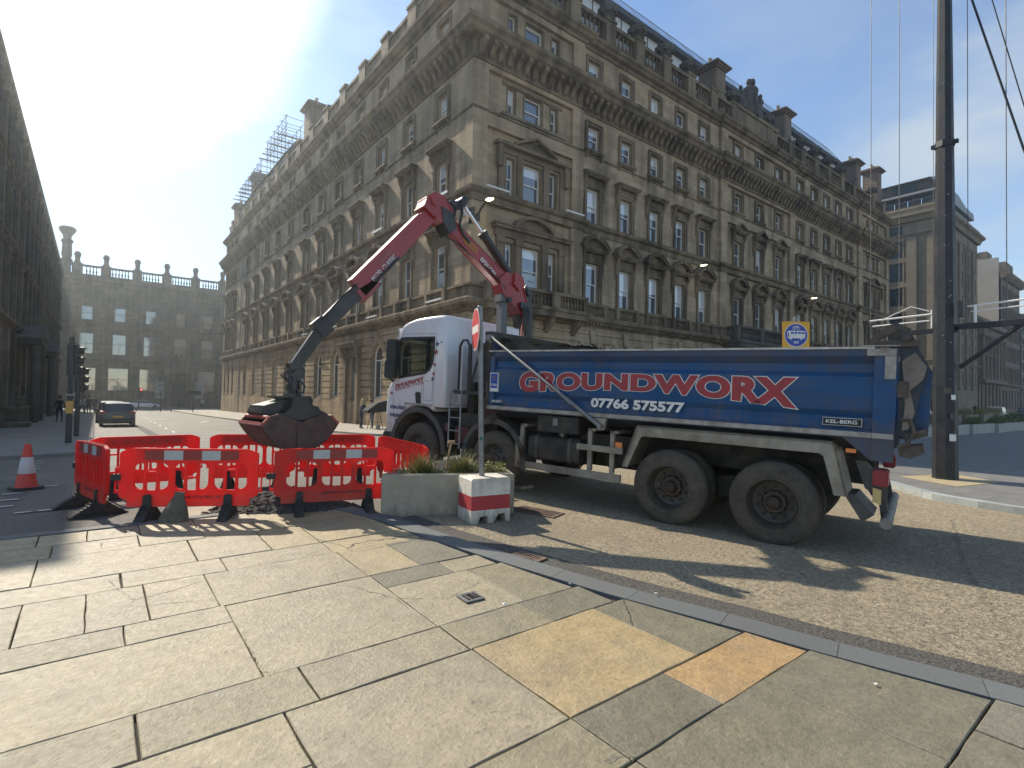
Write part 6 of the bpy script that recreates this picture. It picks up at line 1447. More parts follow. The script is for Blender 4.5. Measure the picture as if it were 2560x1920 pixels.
# ------------------------------------------------------------------ roadworks barriers
def hole_round(x0, x1, z0, z1, side, r=.078, n=5):
    # rectangle whose left or right corners are rounded with a big radius
    rs = .02; out = []
    cr = {'bl': r if side < 0 else rs, 'br': r if side > 0 else rs, 'tr': r if side > 0 else rs, 'tl': r if side < 0 else rs}
    for k, cx, cz, a0 in (('br', x1, z0, -90), ('tr', x1, z1, 0), ('tl', x0, z1, 90), ('bl', x0, z0, 180)):
        q = cr[k]; px = cx-q if 'r' in k[1] else cx+q; pz = cz+q if k[0] == 'b' else cz-q
        out += [(px+q*math.cos(R(a0+90*i/n)), pz+q*math.sin(R(a0+90*i/n))) for i in range(n+1)]
    return out
def barrier_meshes():
    L = 1.5; t = MB()
    outl = [(.09,.17),(L-.09,.17),(L-.09,.25),(L-.0,.30),(L,.84),(L-.03,.865),(L-.14,.90),(.14,.90),(.03,.865),(0,.84),(0,.30),(.09,.25)]
    holes = []
    for c, sp in ((.335, .60), (.765, .535), (1.195, .63)):
        w = .185
        holes += [hole_round(c-w, c-.082, .385, .715, -1), hole_round(c+.082, c+w, .385, .715, 1), rrect(c-.052, c+.052, .375, sp-.012, .012), rrect(c-.052, c+.052, sp+.012, .72, .012)]
    t.prism(outl, 0, .045, 'y', 0, holes)
    t.box(.2, 1.3, .045, .049, .75, .87)
    for k in range(6): t.cyl((.3+.18*k, .045, .81), (.3+.18*k, .053, .81), .012, n=8, mi=1)
    # rails rim along the top
    t.prism([(.14,.90),(L-.14,.90),(L-.14,.885),(.14,.885)], -.008, .053, 'y')
    for c in (.31, 1.18): t.prism(rrect(c-.055, c+.055, .17, .31, .03), -.012, 0, 'y')
    t.box(-.05, 0, .012, .034, .34, .38); t.box(-.05, 0, .012, .034, .62, .66); t.box(L, L+.05, .012, .034, .34, .38); t.box(L, L+.05, .012, .034, .62, .66)
    t.box(-.05, -.035, .012, .034, .38, .62); t.box(L+.035, L+.05, .012, .034, .38, .62)
    panel = t.mesh('panel', [M['barrier'], M['foot']])
    t = MB()
    for k in range(5): t.box(.26+.204*k, .26+.204*(k+1), -.0035, -.0005, .755, .875, k % 2)
    strip = t.mesh('reflective_strip', [M['stripr'], M['stripw']])
    t = MB(); t.prism(rrect(-.042, .042, .16, .325, .03), -.028, .06, 'y')
    t.prism([(-.025, .17), (.025, .17), (.055, .02), (-.055, .02)], -.02, .055, 'y')
    for s_ in (-1, 1):
        t.prism([(.018, .24), (.018+s_*.04, .17), (.018+s_*.27, .03), (.018+s_*.31, .0), (.018+s_*.20, .0), (.018+s_*.10, .035), (.018, .05)], -.05, .05, 'x')
        for k in range(6): y = .018+s_*(.06+.033*k); t.prism([(y-.004, .0), (y+.004, .0), (y+.004, .19-.026*k), (y-.004, .19-.026*k)], -.058, .058, 'x')
    t.box(-.075, .075, -.29, .33, .0, .015)
    foot = t.mesh('foot', M['foot'])
    t = MB(); t.box(-.085, .0+.02, -.012, .06, .50, .575); con = t.mesh('connector', M['foot'])
    return panel, strip, foot, con
BP, BS, BFt, BC = barrier_meshes()
def barrier(p, q, label, txt=True, feet=(.31, 1.18)):
    p, q = Vector(p), Vector(q); d = q-p; L = d.length; a = math.atan2(d.y, d.x)
    ze = G((p.x+q.x)/2, (p.y+q.y)/2)+.012
    slope = math.atan2(G(q.x, q.y)-G(p.x, p.y), L)
    Mx = Matrix.Translation((p.x, p.y, G(p.x, p.y)+.012)) @ Matrix.Rotation(a, 4, 'Z') @ Matrix.Rotation(-slope, 4, 'Y') @ Matrix.Diagonal((L/1.56, 1, 1, 1)) @ Matrix.Translation((.03, 0, 0))
    r = empty('plastic_barrier', label, 'barrier', M=Mx, group='red plastic barriers round the roadworks')
    mk('panel', BP, r); mk('reflective_strip', BS, r); mk('connector', BC, r)
    for f in feet: mk('foot', BFt, r, (f, 0, 0))
    if txt: put_text('lettering', 'JARDINE UTILITIES LTD', (1,0,0), (0,0,1), (.58, -.001, .262), .52, .044, M['foot'], r, bold=.03, ext=.002)
    return r
barrier((.23,8.22), (1.72,7.49), 'red barrier nearest the camera with a sandbag leaning on it')
barrier((1.86,7.50), (3.44,7.10), 'red barrier in front of the digging grab, its right end against the concrete planter')
barrier((-.20,9.76), (.14,8.40), 'red barrier forming the left end of the enclosure, seen nearly edge on')
barrier((1.42,10.16), (-.08,10.06), 'back barrier at the left, its plain dark inner side showing above the nearest one')
barrier((2.77,9.50), (1.52,10.09), 'back barrier directly behind and left of the hanging grab')
barrier((3.98,8.96), (2.79,9.48), 'back barrier right of the hanging grab')
barrier((3.95,7.00), (3.98,8.86), 'red barrier beside the lorry wheels, partly hidden by the planter grasses')
# sandbag, spoil, shovel, slab
t = MB(); rings = []
for z, w, d_, yo in ((0, .17, .10, 0), (.03, .175, .10, .0), (.12, .15, .09, .02), (.22, .11, .07, .05), (.31, .07, .045, .08), (.35, .055, .03, .085), (.385, .065, .02, .09)):
    rings.append([(w*math.cos(2*math.pi*k/20)*(1+.05*math.sin(k*3+z*20)), yo+d_*math.sin(2*math.pi*k/20), z) for k in range(20)])
t.loft(rings); o = t.build('sandbag', M['hess'], smooth=60); o.location = (.80, 7.72, G(.83, 7.7)+.01); o.rotation_euler = (R(-4), R(4), R(-26)); tag(o, 'grey green sandbag leaning on the nearest red barrier', 'sandbag')
def heap(name, x, y, rx, ry, h, n, m, label, rot=0, seed=1, lump=.05):
    rnd = random.Random(seed); t = MB(); g = 22; c, s_ = math.cos(rot), math.sin(rot)
    for j in range(g+1):
        for i in range(g+1):
            u, v = -1+2*i/g, -1+2*j/g; r = u*u+v*v; hh = max(0, 1-r)**.8*h*(.7+.5*rnd.random()) - (.03 if r > 1 else 0)
            px, py = x+c*u*rx-s_*v*ry, y+s_*u*rx+c*v*ry; t.v.append((px, py, G(px, py)+.012+hh))
    for j in range(g):
        for i in range(g):
            u, v = -1+2*(i+.5)/g, -1+2*(j+.5)/g
            if u*u+v*v < 1.05: t.f.append((j*(g+1)+i, j*(g+1)+i+1, (j+1)*(g+1)+i+1, (j+1)*(g+1)+i)); t.m.append(0); t.c.append(None)
    for k in range(n):
        a, r = rnd.random()*6.28, rnd.random()**.6*1.08; u, v = r*math.cos(a), r*math.sin(a); px, py = x+c*u*rx-s_*v*ry, y+s_*u*rx+c*v*ry
        q = lump*(.4+rnd.random()); z = G(px, py)+.01+max(0, 1-r*r)**.8*h*.95; vs = [(px+q*rnd.uniform(.5,1)*dx, py+q*rnd.uniform(.5,1)*dy, z+q*.7*rnd.uniform(.3,1)*dz) for dx, dy, dz in ((1,0,0),(0,1,0),(-1,0,0),(0,-1,0),(0,0,1),(0,0,-1))]
        t.add(vs, [(0,1,4),(1,2,4),(2,3,4),(3,0,4),(1,0,5),(2,1,5),(3,2,5),(0,3,5)])
    return tag(t.build(name, m), label, name.split('_')[0], kind='stuff')
heap('spoil_heap', 2.15, 7.85, .95, .42, .16, 520, M['spoil'], 'dark broken spoil lying under the front barriers', -.35, 3)
heap('spoil_heap', 2.1, 9.0, .8, .5, .10, 200, M['spoil'], 'flatter dark spoil lying under the hanging grab', 0, 5)
t = MB(); t.tube([(4.20, 7.02, .35), (4.24, 6.98, .75), (4.29, 6.95, 1.08)], .017, 8); t.cyl((4.235, 6.95, 1.09), (4.345, 6.95, 1.09), .022, n=8)
sh = t.build('handle', M['wood'], smooth=50); sv = empty('shovel', 'wooden handled shovel stood up behind the concrete planter', 'shovel'); sh.parent = sv
t = MB(); t.prism([(4.10, .12), (4.30, .12), (4.29, .38), (4.20, .42), (4.11, .38)], 7.02, 7.03, 'y'); t.build('blade', M['galv'], sv)
t = MB(); rnd = random.Random(4)
t.obox((4.62, 7.42, .52), (.30, -.06, .02), (.02, .10, .22), (.0, .03, -.012)); o = t.build('paving_slab', M['concrete'], bev=.008); tag(o, 'pale broken paving slab leaning up behind the concrete planter', 'slab')
t = MB(); t.obox((6.15, 7.45, .16), (.16, .02, .0), (-.03, .09, .0), (0, 0, .035)); tag(t.build('rubble_piece', M['concrete'], bev=.01), 'small pale lump of rubble on the road by the lorry wheel', 'rubble')

# ------------------------------------------------------------------ planter with its plants
PA = math.atan2(6.01-6.84, 4.78-3.12); PM = Matrix.Translation((3.12, 6.84, G(3.6, 6.6)+.0)) @ Matrix.Rotation(PA, 4, 'Z')
P = empty('planter', 'grey concrete planter full of grasses beside the striped block', 'planter', M=PM)
PL, PD, PH = 1.86, .66, .575
t = MB(); o_ = [(0,0),(PL,0),(PL,PD),(0,PD)]
t.prism([(0,0),(PL,0),(PL+.0,PD),(0,PD)], .0, PH, 'z', 0, [[(.07,.07),(PL-.07,.07),(PL-.07,PD-.07),(.07,PD-.07)]])
t.box(0, .10, 0, PD, PH-.0, PH+.0) if False else None
t.build('trough', M['concrete'], P, bev=.012)
t = MB(); t.box(.075, PL-.075, .075, PD-.075, .3, PH-.06); t.build('soil', M['soil'], P)
rnd = random.Random(11)
def tuft(b, x, y, z, n, h, spread, w=.006):
    for k in range(n):
        a = rnd.random()*6.283; l = h*rnd.uniform(.55, 1.1); s_ = spread*rnd.uniform(.3, 1); ox, oy = x+rnd.gauss(0, .05), y+rnd.gauss(0, .04)
        dx, dy = math.cos(a), math.sin(a); nx, ny = -dy*w, dx*w; pts = []
        for q in range(6):
            u = q/5; pts.append((ox+dx*s_*u**1.8, oy+dy*s_*u**1.8, z+l*(u-.32*u**3*(s_/spread))))
        for q in range(5):
            w0, w1 = 1-q/5*.8, 1-(q+1)/5*.8; p, r = pts[q], pts[q+1]
            b.add([(p[0]-nx*w0, p[1]-ny*w0, p[2]), (p[0]+nx*w0, p[1]+ny*w0, p[2]), (r[0]+nx*w1, r[1]+ny*w1, r[2]), (r[0]-nx*w1, r[1]-ny*w1, r[2])], [(0,1,2,3)])
def leaves(b, x, y, z, n, rx, ry, h, s0, mi=0):
    for k in range(n):
        px, py, pz = x+rnd.uniform(-rx, rx), y+rnd.uniform(-ry, ry), z+rnd.random()**1.3*h; s_ = s0*rnd.uniform(.6, 1.3)
        a, ti = rnd.random()*6.283, rnd.uniform(-.9, .9); u = Vector((math.cos(a), math.sin(a), ti*.6)); v = Vector((-math.sin(a), math.cos(a), rnd.uniform(-.6, .6)))
        c = Vector((px, py, pz)); b.add([c-u*s_, c+v*s_*.5, c+u*s_, c-v*s_*.5], [(0,1,2,3)], mi)
def plant(name, label, cat, fn, m, group=None, smooth=None):
    t = MB(); fn(t); t.v = [tuple(PM @ Vector(v)) for v in t.v]; return tag(t.build(name, m), label, cat, group)
plant('ornamental_grass', 'tall tuft of grass at the left end of the planter', 'grass', lambda b: (tuft(b, .52, .30, .50, 190, .42, .30), tuft(b, .40, .38, .50, 60, .28, .34), tuft(b, .68, .26, .50, 60, .36, .30)), M['grass'])
plant('ornamental_grass', 'arching tuft of grass in the middle of the planter, beside the sign pole', 'grass', lambda b: (tuft(b, 1.12, .36, .50, 160, .44, .42), tuft(b, 1.02, .30, .50, 80, .34, .25), tuft(b, 1.25, .3, .5, 50, .40, .45)), M['grass'])
plant('bedding_plants', 'low dark leaved bedding plants covering the planter soil', 'plants', lambda b: (leaves(b, .93, .33, .50, 1500, .84, .24, .09, .016), leaves(b, .95, .30, .5, 500, .8, .2, .14, .018)), M['leaf'])['kind'] = 'stuff'
plant('leafy_plant', 'bright yellow green leafy plant right of the sign pole', 'plant', lambda b: (leaves(b, 1.62, .36, .50, 700, .17, .22, .20, .022), leaves(b, 1.36, .40, .5, 260, .10, .16, .17, .022)), M['leafy'])
plant('white_flowers', 'tiny white flowers at the left end of the planter', 'flowers', lambda b: leaves(b, .17, .18, .55, 60, .10, .10, .06, .009), M['textwhite'])['kind'] = 'stuff'

# ------------------------------------------------------------------ striped block with the no-entry sign
BA = math.atan2(-.10, .57); BM_ = Matrix.Translation((3.95, 5.87, G(4.2, 6.0)+.004)) @ Matrix.Rotation(BA, 4, 'Z')
SG = empty('no_entry_sign', 'leaning no entry sign on a red and white concrete block', 'road sign', M=BM_)
t = MB(); w, d_, h = .58, .44, .60
fr_ = [(0,0),(.10,0),(.13,.09),(.24,.10),(.245,.0),(.34,0),(.40,.11),(.50,.12),(.52,0),(w,0),(w,.18),(0,.18)]
t.prism(fr_, 0, d_, 'y', 0); t.prism([(0,.18),(w,.18),(w,.37),(0,.37)], 0, d_, 'y', 1); t.prism([(0,.37),(w,.37),(w,h-.02),(.0,h-.02)], 0, d_, 'y', 0)
t.prism([(0,h-.02),(w,h-.02),(w-.02,h),(.02,h)], .0, d_, 'y', 0)
t.build('block', [M['blockwhite'], M['blockred']], SG, bev=.008)
def sgw(name, b, m, **k):
    Mi = BM_.inverted(); b.v = [tuple(Mi @ Vector(v)) for v in b.v]; return b.build(name, m, SG, **k)
pb, ptop = Vector((4.245, 6.06, .68)), Vector((4.19, 6.10, 3.04))
t = MB(); t.cyl(pb, ptop, .038, .038, 16); t.cyl(ptop, ptop+Vector((0,0,.01)), .04, .03, 16); t.cyl(pb.lerp(ptop, .62), pb.lerp(ptop, .64), .043, n=16); t.cyl(pb.lerp(ptop, .20), pb.lerp(ptop, .245), .0395, n=16)
pole = sgw('pole', t, M['galv'], smooth=40)
e = Vector((.40, .92, 0)).normalized(); nn_ = Vector((-.92, .40, 0)).normalized(); dc = Vector((4.125, 6.10, 2.715)); zz = Vector((0,0,1))
def disc(b, r, o0, o1, mi=0, n=40):
    b.cyl(dc+nn_*o0, dc+nn_*o1, r, n=n, mi=mi)
t = MB(); disc(t, .296, 0, .004, 0); plate = sgw('plate', t, M['signback'])
t = MB(); disc(t, .294, .004, .0055, 0); disc(t, .275, .0055, .007, 1)
t.obox(dc+nn_*.0076, e*.215, zz*.052, nn_*.0006, 0); face_ = sgw('face', t, [M['signwhite'], M['signred']])
t = MB()
for q in (-.12, .12): t.obox(dc+zz*q-nn_*.03, e*.09, zz*.015, nn_*.03)
sgw('clamp', t, M['galv'])
t = MB(); c_s = pb.lerp(ptop, .225); vdir = Vector((-.65, -.76, 0)); t.cyl(c_s+vdir*.036, c_s+vdir*.0405, .026, n=16); sgw('sticker', t, mat('teal sticker', (.02,.12,.12), .5))
# drains, covers and litter
def flat(name, poly, dz, m, label, cat): o = drape_poly(name, poly, dz, m, 5, kind=None); tag(o, label, cat); return o
t = MB()
def grate(b, x, y, a, L, Wd, n, z, mi=0, slots=True):
    c, s_ = math.cos(a), math.sin(a)
    P_ = lambda u, v, w: (x+c*u-s_*v, y+s_*u+c*v, G(x+c*u-s_*v, y+s_*u+c*v)+z+w)
    def bx(u0, u1, v0, v1, w0, w1, m=0): b.add([P_(u0,v0,w0),P_(u1,v0,w0),P_(u1,v1,w0),P_(u0,v1,w0),P_(u0,v0,w1),P_(u1,v0,w1),P_(u1,v1,w1),P_(u0,v1,w1)], [(0,3,2,1),(4,5,6,7),(0,1,5,4),(1,2,6,5),(2,3,7,6),(3,0,4,7)], m)
    bx(-L/2, L/2, -Wd/2, Wd/2, -.01, .002, 1)
    for v0, v1 in ((-Wd/2, -Wd/2+.03), (Wd/2-.03, Wd/2)): bx(-L/2, L/2, v0, v1, .002, .012)
    for u0, u1 in ((-L/2, -L/2+.03), (L/2-.03, L/2)): bx(u0, u1, -Wd/2+.03, Wd/2-.03, .002, .012)
    for k in range(n):
        u = -L/2+.03+(L-.06)*(k+.5)/n; bx(u-.012, u+.012, -Wd/2+.03, Wd/2-.03, .002, .010)
grate(t, 5.18, 5.95, -1.25, .72, .36, 13, .016); o = t.build('drain_grate', [M['iron'], M['seal']]); tag(o, 'rusty iron drain grate in the road right of the planter', 'drain')
t = MB(); grate(t, 3.74, 4.42, R(-76), .36, .17, 7, .026); o = t.build('gully_grate', [M['iron'], M['seal']]); tag(o, 'small iron gully grate beside the grey kerb', 'drain')
t = MB(); grate(t, 2.57, 3.80, R(-2), .18, .17, 2, .052); 
for k in range(4): t.box(2.51+.035*k, 2.53+.035*k, 3.74, 3.86, G(2.5,3.8)+.058, G(2.5,3.8)+.066, 1)
o = t.build('stopcock_cover', [M['galv'], M['seal']]); tag(o, 'small square stopcock cover set in a paving slab', 'cover')
for i, (x, y, lb) in enumerate([(3.98, 2.95, 'white scrap of paper on the kerb at the right'), (3.50, 3.55, 'white scrap of paper near the large warm slab'), (2.72, 3.52, 'tiny white scrap beside the stopcock cover'), (3.85, 1.22, 'tiny white scrap on the grey slab at the right')]):
    t = MB(); rnd = random.Random(i); pts = [(x+.025*math.cos(a)*rnd.uniform(.4,1), y+.02*math.sin(a)*rnd.uniform(.4,1)) for a in [k*6.283/7 for k in range(7)]]; z = G(x, y)+.056
    t.add([(p[0], p[1], z+rnd.random()*.012) for p in pts]+[(x, y, z+.012)], [(k, (k+1) % 7, 7) for k in range(7)]); tag(t.build('litter', M['textwhite']), lb, 'litter')
t = MB(); rnd = random.Random(9)   # weeds growing in a joint
for k in range(50):
    y = 3.55+.5*rnd.random(); x = .865+.01*rnd.gauss(0, 1); z = G(x, y)+.035; s_ = .012*rnd.uniform(.5, 1.2); a = rnd.random()*6.28
    t.add([(x, y, z), (x+s_*math.cos(a), y+s_*math.sin(a), z+s_*rnd.uniform(.3,1.6)), (x+s_*math.cos(a+.7), y+s_*math.sin(a+.7), z+s_*.6)], [(0,1,2)])
tag(t.build('joint_weeds', M['leaf']), 'tiny weeds growing in a paving joint', 'weeds', kind='stuff')

# ------------------------------------------------------------------ traffic cone and signals
t = MB(); cx, cy = -.83, 11.63; cz = G(cx, cy)
CN = empty('traffic_cone', 'orange and white traffic cone standing on the road at the left', 'cone', loc=(cx, cy, cz), rotz=R(20))
t = MB(); t.prism([(-.19,-.15),(-.15,-.19),(.15,-.19),(.19,-.15),(.19,.15),(.15,.19),(-.15,.19),(-.19,.15)], .0, .045, 'z'); t.build('base', M['foot'], CN)
M['cone'] = mat('orange red cone', (.62,.06,.035), .5, noise=.1, sss=.2); M['conew'] = mat('grey white sleeve', (.50,.48,.46), .4, dirt=(.3,.25,.22,.4), dscale=6)
t = MB(); t.lathe([(.150,.045),(.142,.06),(.112,.26)], n=28); t.build('body', M['cone'], CN, smooth=50)
t = MB(); t.lathe([(.074,.52),(.040,.725),(.032,.735),(.0,.73)], n=28); t.build('tip', M['cone'], CN, smooth=50)
t = MB(); t.lathe([(.1125,.26),(.113,.262),(.0755,.52),(.074,.522)], n=28); t.build('sleeve', M['conew'], CN, smooth=50)
def signal(x, y, h, label, lit=False, rz=0.0, yellow=True, sc=1.0):
    z = G(x, y)+.1; s_ = empty('traffic_signal', label, 'traffic light', loc=(x, y, z), rotz=rz)
    t = MB(); t.cyl((0,0,0), (0,0,h), .075, .07, 14); t.cyl((0,0,h), (0,0,h+.06), .08, .04, 14); t.cyl((0,0,0), (0,0,.9), .09, n=14); t.build('pole', M['mast'], s_, smooth=40)
    t = MB(); zz_ = h-1.25
    t.box(.10, .42, -.14, .14, zz_, zz_+1.05)
    for k in range(3):
        t.lathe([(.13,0),(.13,-.14)], (.26, -.14, zz_+.18+.34*k), 14, 'y'); t.tube([(.14, -.15, zz_+.22+.34*k), (.14, -.34, zz_+.27+.34*k), (.38, -.34, zz_+.27+.34*k), (.38, -.15, zz_+.22+.34*k)], .012, 5)
        t.add([(.13, -.14, zz_+.30+.34*k), (.39, -.14, zz_+.30+.34*k), (.37, -.38, zz_+.28+.34*k), (.15, -.38, zz_+.28+.34*k)], [(0,1,2,3)])
    hd = t.build('signal_head', M['seal'], s_)
    for k, m_ in ((2, M['lampred'] if lit else M['taill']), (1, M['blackpl']), (0, M['blackpl'])):
        t = MB(); t.cyl((.26, -.143, zz_+.18+.34*k), (.26, -.15, zz_+.18+.34*k), .095, n=14); t.build('lens', m_, hd)
    if yellow:
        t = MB(); t.box(-.22, -.08, -.12, .06, 1.0, 1.42); t.build('push_button_box', mat('yellow box', (.50,.27,.05), .5) if 'yellow box' not in bpy.data.materials else bpy.data.materials['yellow box'], s_)
        t = MB(); t.box(-.11, .11, -.11, .11, 1.6, 1.66); t.build('clamp', M['galv'], s_)
    return s_
signal(-.66, 23.6, 3.55, 'tall black traffic signal pole with a yellow push button box, seen from behind', rz=R(80))
signal(-.55, 28.6, 3.1, 'second black signal pole just behind the tall one', rz=R(80), yellow=False)
signal(-1.6, 103, 3.4, 'far red lit traffic light at the end of the side street, left one', lit=True, rz=0, yellow=False)
signal(5.6, 104, 3.4, 'far red lit traffic light in front of the arched shop window, right one', lit=True, rz=0, yellow=False)
t = MB(); t.cyl((9.6, 76, -1), (9.6, 76, 1.7), .06); t.box(8.9, 10.4, 75.95, 76.05, 1.35, 1.75); tag(t.build('street_name_post', M['mast']), 'black post with a wide plate at the far pavement edge', 'sign')
for x, lb in ((6.9, 'thin black post farther left on the far pavement'), (8.1, 'thin black post nearer the hotel on the far pavement')):
    t = MB(); t.cyl((x, 84, -1.1), (x, 84, 1.6), .07); t.lathe([(.09,0),(.1,.05),(0,.12)], (x, 84, 1.6), 8); tag(t.build('bollard_post', M['mast']), lb, 'post')

# ------------------------------------------------------------------ black mast with its cross arm
MA = empty('tall_mast', 'tall tapered black steel mast on the square at the right', 'mast', loc=(15.25, 3.46, .1))
t = MB(); n = 8; rings = []
for z, r in ((0, .243), (3.4, .212), (7.9, .165), (8.0, .165), (14.5, .100)): rings.append([(r*math.cos(2*math.pi*k/n+.25), r*math.sin(2*math.pi*k/n+.25), z) for k in range(n)])
t.loft(rings); t.build('shaft', M['mast'], MA)
t = MB(); t.lathe([(.16,7.6),(.19,7.6),(.19,7.74),(.16,7.74)], n=8); t.box(-.04, .04, -.25, .25, 7.64, 7.72); t.build('collar', M['mast'], MA)
t = MB(); rnd = random.Random(2)
for k in range(34):
    a = R(rnd.choice([215, 250, 190])+rnd.uniform(-8, 8)); z = rnd.uniform(.8, 10); r = interp(z, [0, 3.4, 8, 14.5], [.243, .212, .165, .100])+.002; s_ = rnd.uniform(.008, .022)
    c = Vector((r*math.cos(a)*.97, r*math.sin(a)*.97, z)); t = MB(); t.cyl(c, c+Vector((math.cos(a), math.sin(a), 0))*.012, s_, n=6); t.build('bolt', M['galv'], MA)
for z, s_, aa in ((1.42, .06, 228), (1.85, .05, 232), (2.0, .06, 205), (1.6, .045, 250), (.95, .07, 228), (1.05, .05, 244)):
    t = MB(); a = R(aa); r = .232*math.cos(R(15)); c = Vector((r*math.cos(a), r*math.sin(a), z)); d1 = Vector((-math.sin(a), math.cos(a), 0)); nv = Vector((math.cos(a), math.sin(a), 0))
    t.obox(c+nv*.006, d1*s_, Vector((0,0,s_*1.1)), nv*.004); t.build('sticker', M['textwhite'] if z in (1.85, .95) else M['fender'], MA)
AM = Vector((15.25, 3.46, .1))
def mw(name, b, m, **k): b.v = [tuple(Vector(v)-AM) for v in b.v]; return b.build(name, m, MA, **k)
t = MB(); t.box(15.19, 15.31, 3.2, 4.30, 3.43, 3.53); t.box(15.19, 15.31, 1.0, 3.3, 3.48, 3.60); t.cyl((15.25, 3.2, 2.62), (15.25, 2.15, 3.52), .045); mw('cross_arm', t, M['mast'])
t = MB(); t.cyl((15.25, 4.96, 3.84), (15.25, 3.70, 3.88), .022, n=6); t.cyl((15.25, 4.90, 3.70), (15.25, 3.75, 3.73), .018, n=6); t.cyl((15.25, 3.70, 3.55), (15.25, 3.70, 3.98), .02, n=6); t.cyl((15.25, 4.7, 3.84), (15.25, 4.10, 4.1), .012, n=5); t.cyl((15.25, 4.10, 4.1), (15.25, 3.75, 3.95), .012, n=5)
t.cyl((15.25, 3.06, 3.98), (15.25, 1.2, 4.06), .022, n=6); t.cyl((15.25, 3.0, 3.86), (15.25, 1.2, 3.92), .016, n=6); t.cyl((15.25, 2.93, 3.55), (15.25, 2.93, 4.0), .03, n=6); mw('arm_rod', t, mat('bright zinc rod', (.75,.74,.70), .4))
t = MB(); t.box(15.08, 15.2, 3.10, 3.2, 3.75, 4.1); mw('junction_box', t, M['mast'])
for i, (y, z0, w, lb) in enumerate(((4.94, 3.3, .008, 'thin upright wire hanging farthest left of the mast'), (4.34, 4.0, .009, 'thin upright wire second left of the mast'), (3.67, 3.6, .006, 'thin upright wire closest to the left flank of the mast'), (3.05, 3.6, .008, 'thin upright wire close to the right flank of the mast'), (2.41, 3.5, .010, 'thin upright wire hanging farthest right of the mast'))):
    t = MB(); t.cyl((15.25, y, z0), (15.25, y, 16), w, n=5); tag(t.build('suspension_wire', M['mastgrey']), lb, 'wire', 'thin upright wires round the mast')
t = MB(); t.tube([(15.25, 3.35, 14.2), (15.25, 2.97, 10.88), (15.25, 2.14, 7.2), (15.25, .6, 1.2), (15.25, .45, .1)], .022, 6); tag(t.build('stay_cable', M['mast']), 'thick slanting cable at the upper right corner', 'cable')
t = MB(); t.tube([(15.3, 3.3, 14.4), (15.25, 2.632, 10.68), (15.25, 2.136, 8.155), (15.25, 1.2, 3.4), (15.25, .55, .1)], .012, 6); tag(t.build('stay_cable', M['mast']), 'thinner slanting cable right of the thick one', 'cable')

# ------------------------------------------------------------------ bus lane sign behind the lorry
e2 = Vector((.80, -.60, 0)); n2v = Vector((-.60, -.80, 0)); c0 = Vector((14.99, 6.63, 3.60)); z3 = Vector((0, 0, 1))
TS = empty('bus_lane_sign', 'yellow sign with a blue disc showing a bicycle, bus and taxi', 'road sign', loc=(c0.x, c0.y, 0))
def tsm(name, b, m, par=TS, **k): b.v = [tuple(Vector(v)-Vector((c0.x, c0.y, 0))) for v in b.v]; return b.build(name, m, par, **k)
PT = lambda u, v, o: c0+e2*u+z3*v+n2v*o
t = MB(); t.cyl(c0-n2v*.06-z3*3.6, c0-n2v*.06+z3*.52, .04, n=12); tsm('pole', t, M['galv'])
t = MB(); t.obox(c0, e2*.375, z3*.375, n2v*.006); pl_ = tsm('plate', t, M['signyellow'], bev=.004)
t = MB(); t.cyl(PT(0,0,.006), PT(0,0,.009), .325, n=40, mi=1); t.cyl(PT(0,0,.009), PT(0,0,.011), .305, n=40, mi=0); tsm('disc', t, [M['signblue'], M['textwhite']])
t = MB()
def fl(b, pts, o=.0125): b.add([PT(u, v, o) for u, v in pts], [tuple(range(len(pts)))])
fl(t, [(-.24,-.085),(.24,-.085),(.25,-.05),(.25,.10),(.22,.12),(-.22,.12),(-.25,.08)])
def ring(b, cx, cz, r0, r1, o=.0125, n=16):
    for k in range(n):
        a0, a1 = 6.2832*k/n, 6.2832*(k+1)/n; b.add([PT(cx+r0*math.cos(a0), cz+r0*math.sin(a0), o), PT(cx+r1*math.cos(a0), cz+r1*math.sin(a0), o), PT(cx+r1*math.cos(a1), cz+r1*math.sin(a1), o), PT(cx+r0*math.cos(a1), cz+r0*math.sin(a1), o)], [(0,1,2,3)])
ring(t, -.065, .19, .035, .045); ring(t, .065, .19, .035, .045); ring(t, -.15, -.095, .0, .03); ring(t, .14, -.095, .0, .03)
for a, c in (((-.065,.19),(-.03,.245)), ((-.03,.245),(.045,.245)), ((.045,.245),(.0,.19)), ((.0,.19),(-.065,.19)), ((-.03,.245),(.0,.19)), ((.065,.19),(.04,.265)), ((-.035,.26),(-.03,.24))):
    d = Vector((c[0]-a[0], c[1]-a[1])).normalized()*.005; fl(t, [(a[0]-d.y, a[1]+d.x), (c[0]-d.y, c[1]+d.x), (c[0]+d.y, c[1]-d.x), (a[0]+d.y, a[1]-d.x)])
tsm('pictogram', t, M['textwhite'])
t = MB()
for k in range(4): fl(t, [(-.15+.10*k, .035), (-.07+.10*k, .035), (-.07+.10*k, .09), (-.15+.10*k, .09)], .0135)
fl(t, [(-.225,-.06),(-.195,-.06),(-.195,.07),(-.225,.07)], .0135); tsm('bus_window', t, M['signblue'])
me_o, _ = put_text('lettering', 'taxi', e2, z3, PT(-.07, -.225, .0125)-Vector((c0.x, c0.y, 0)), .14, .075, M['textwhite'], TS, bold=.02)

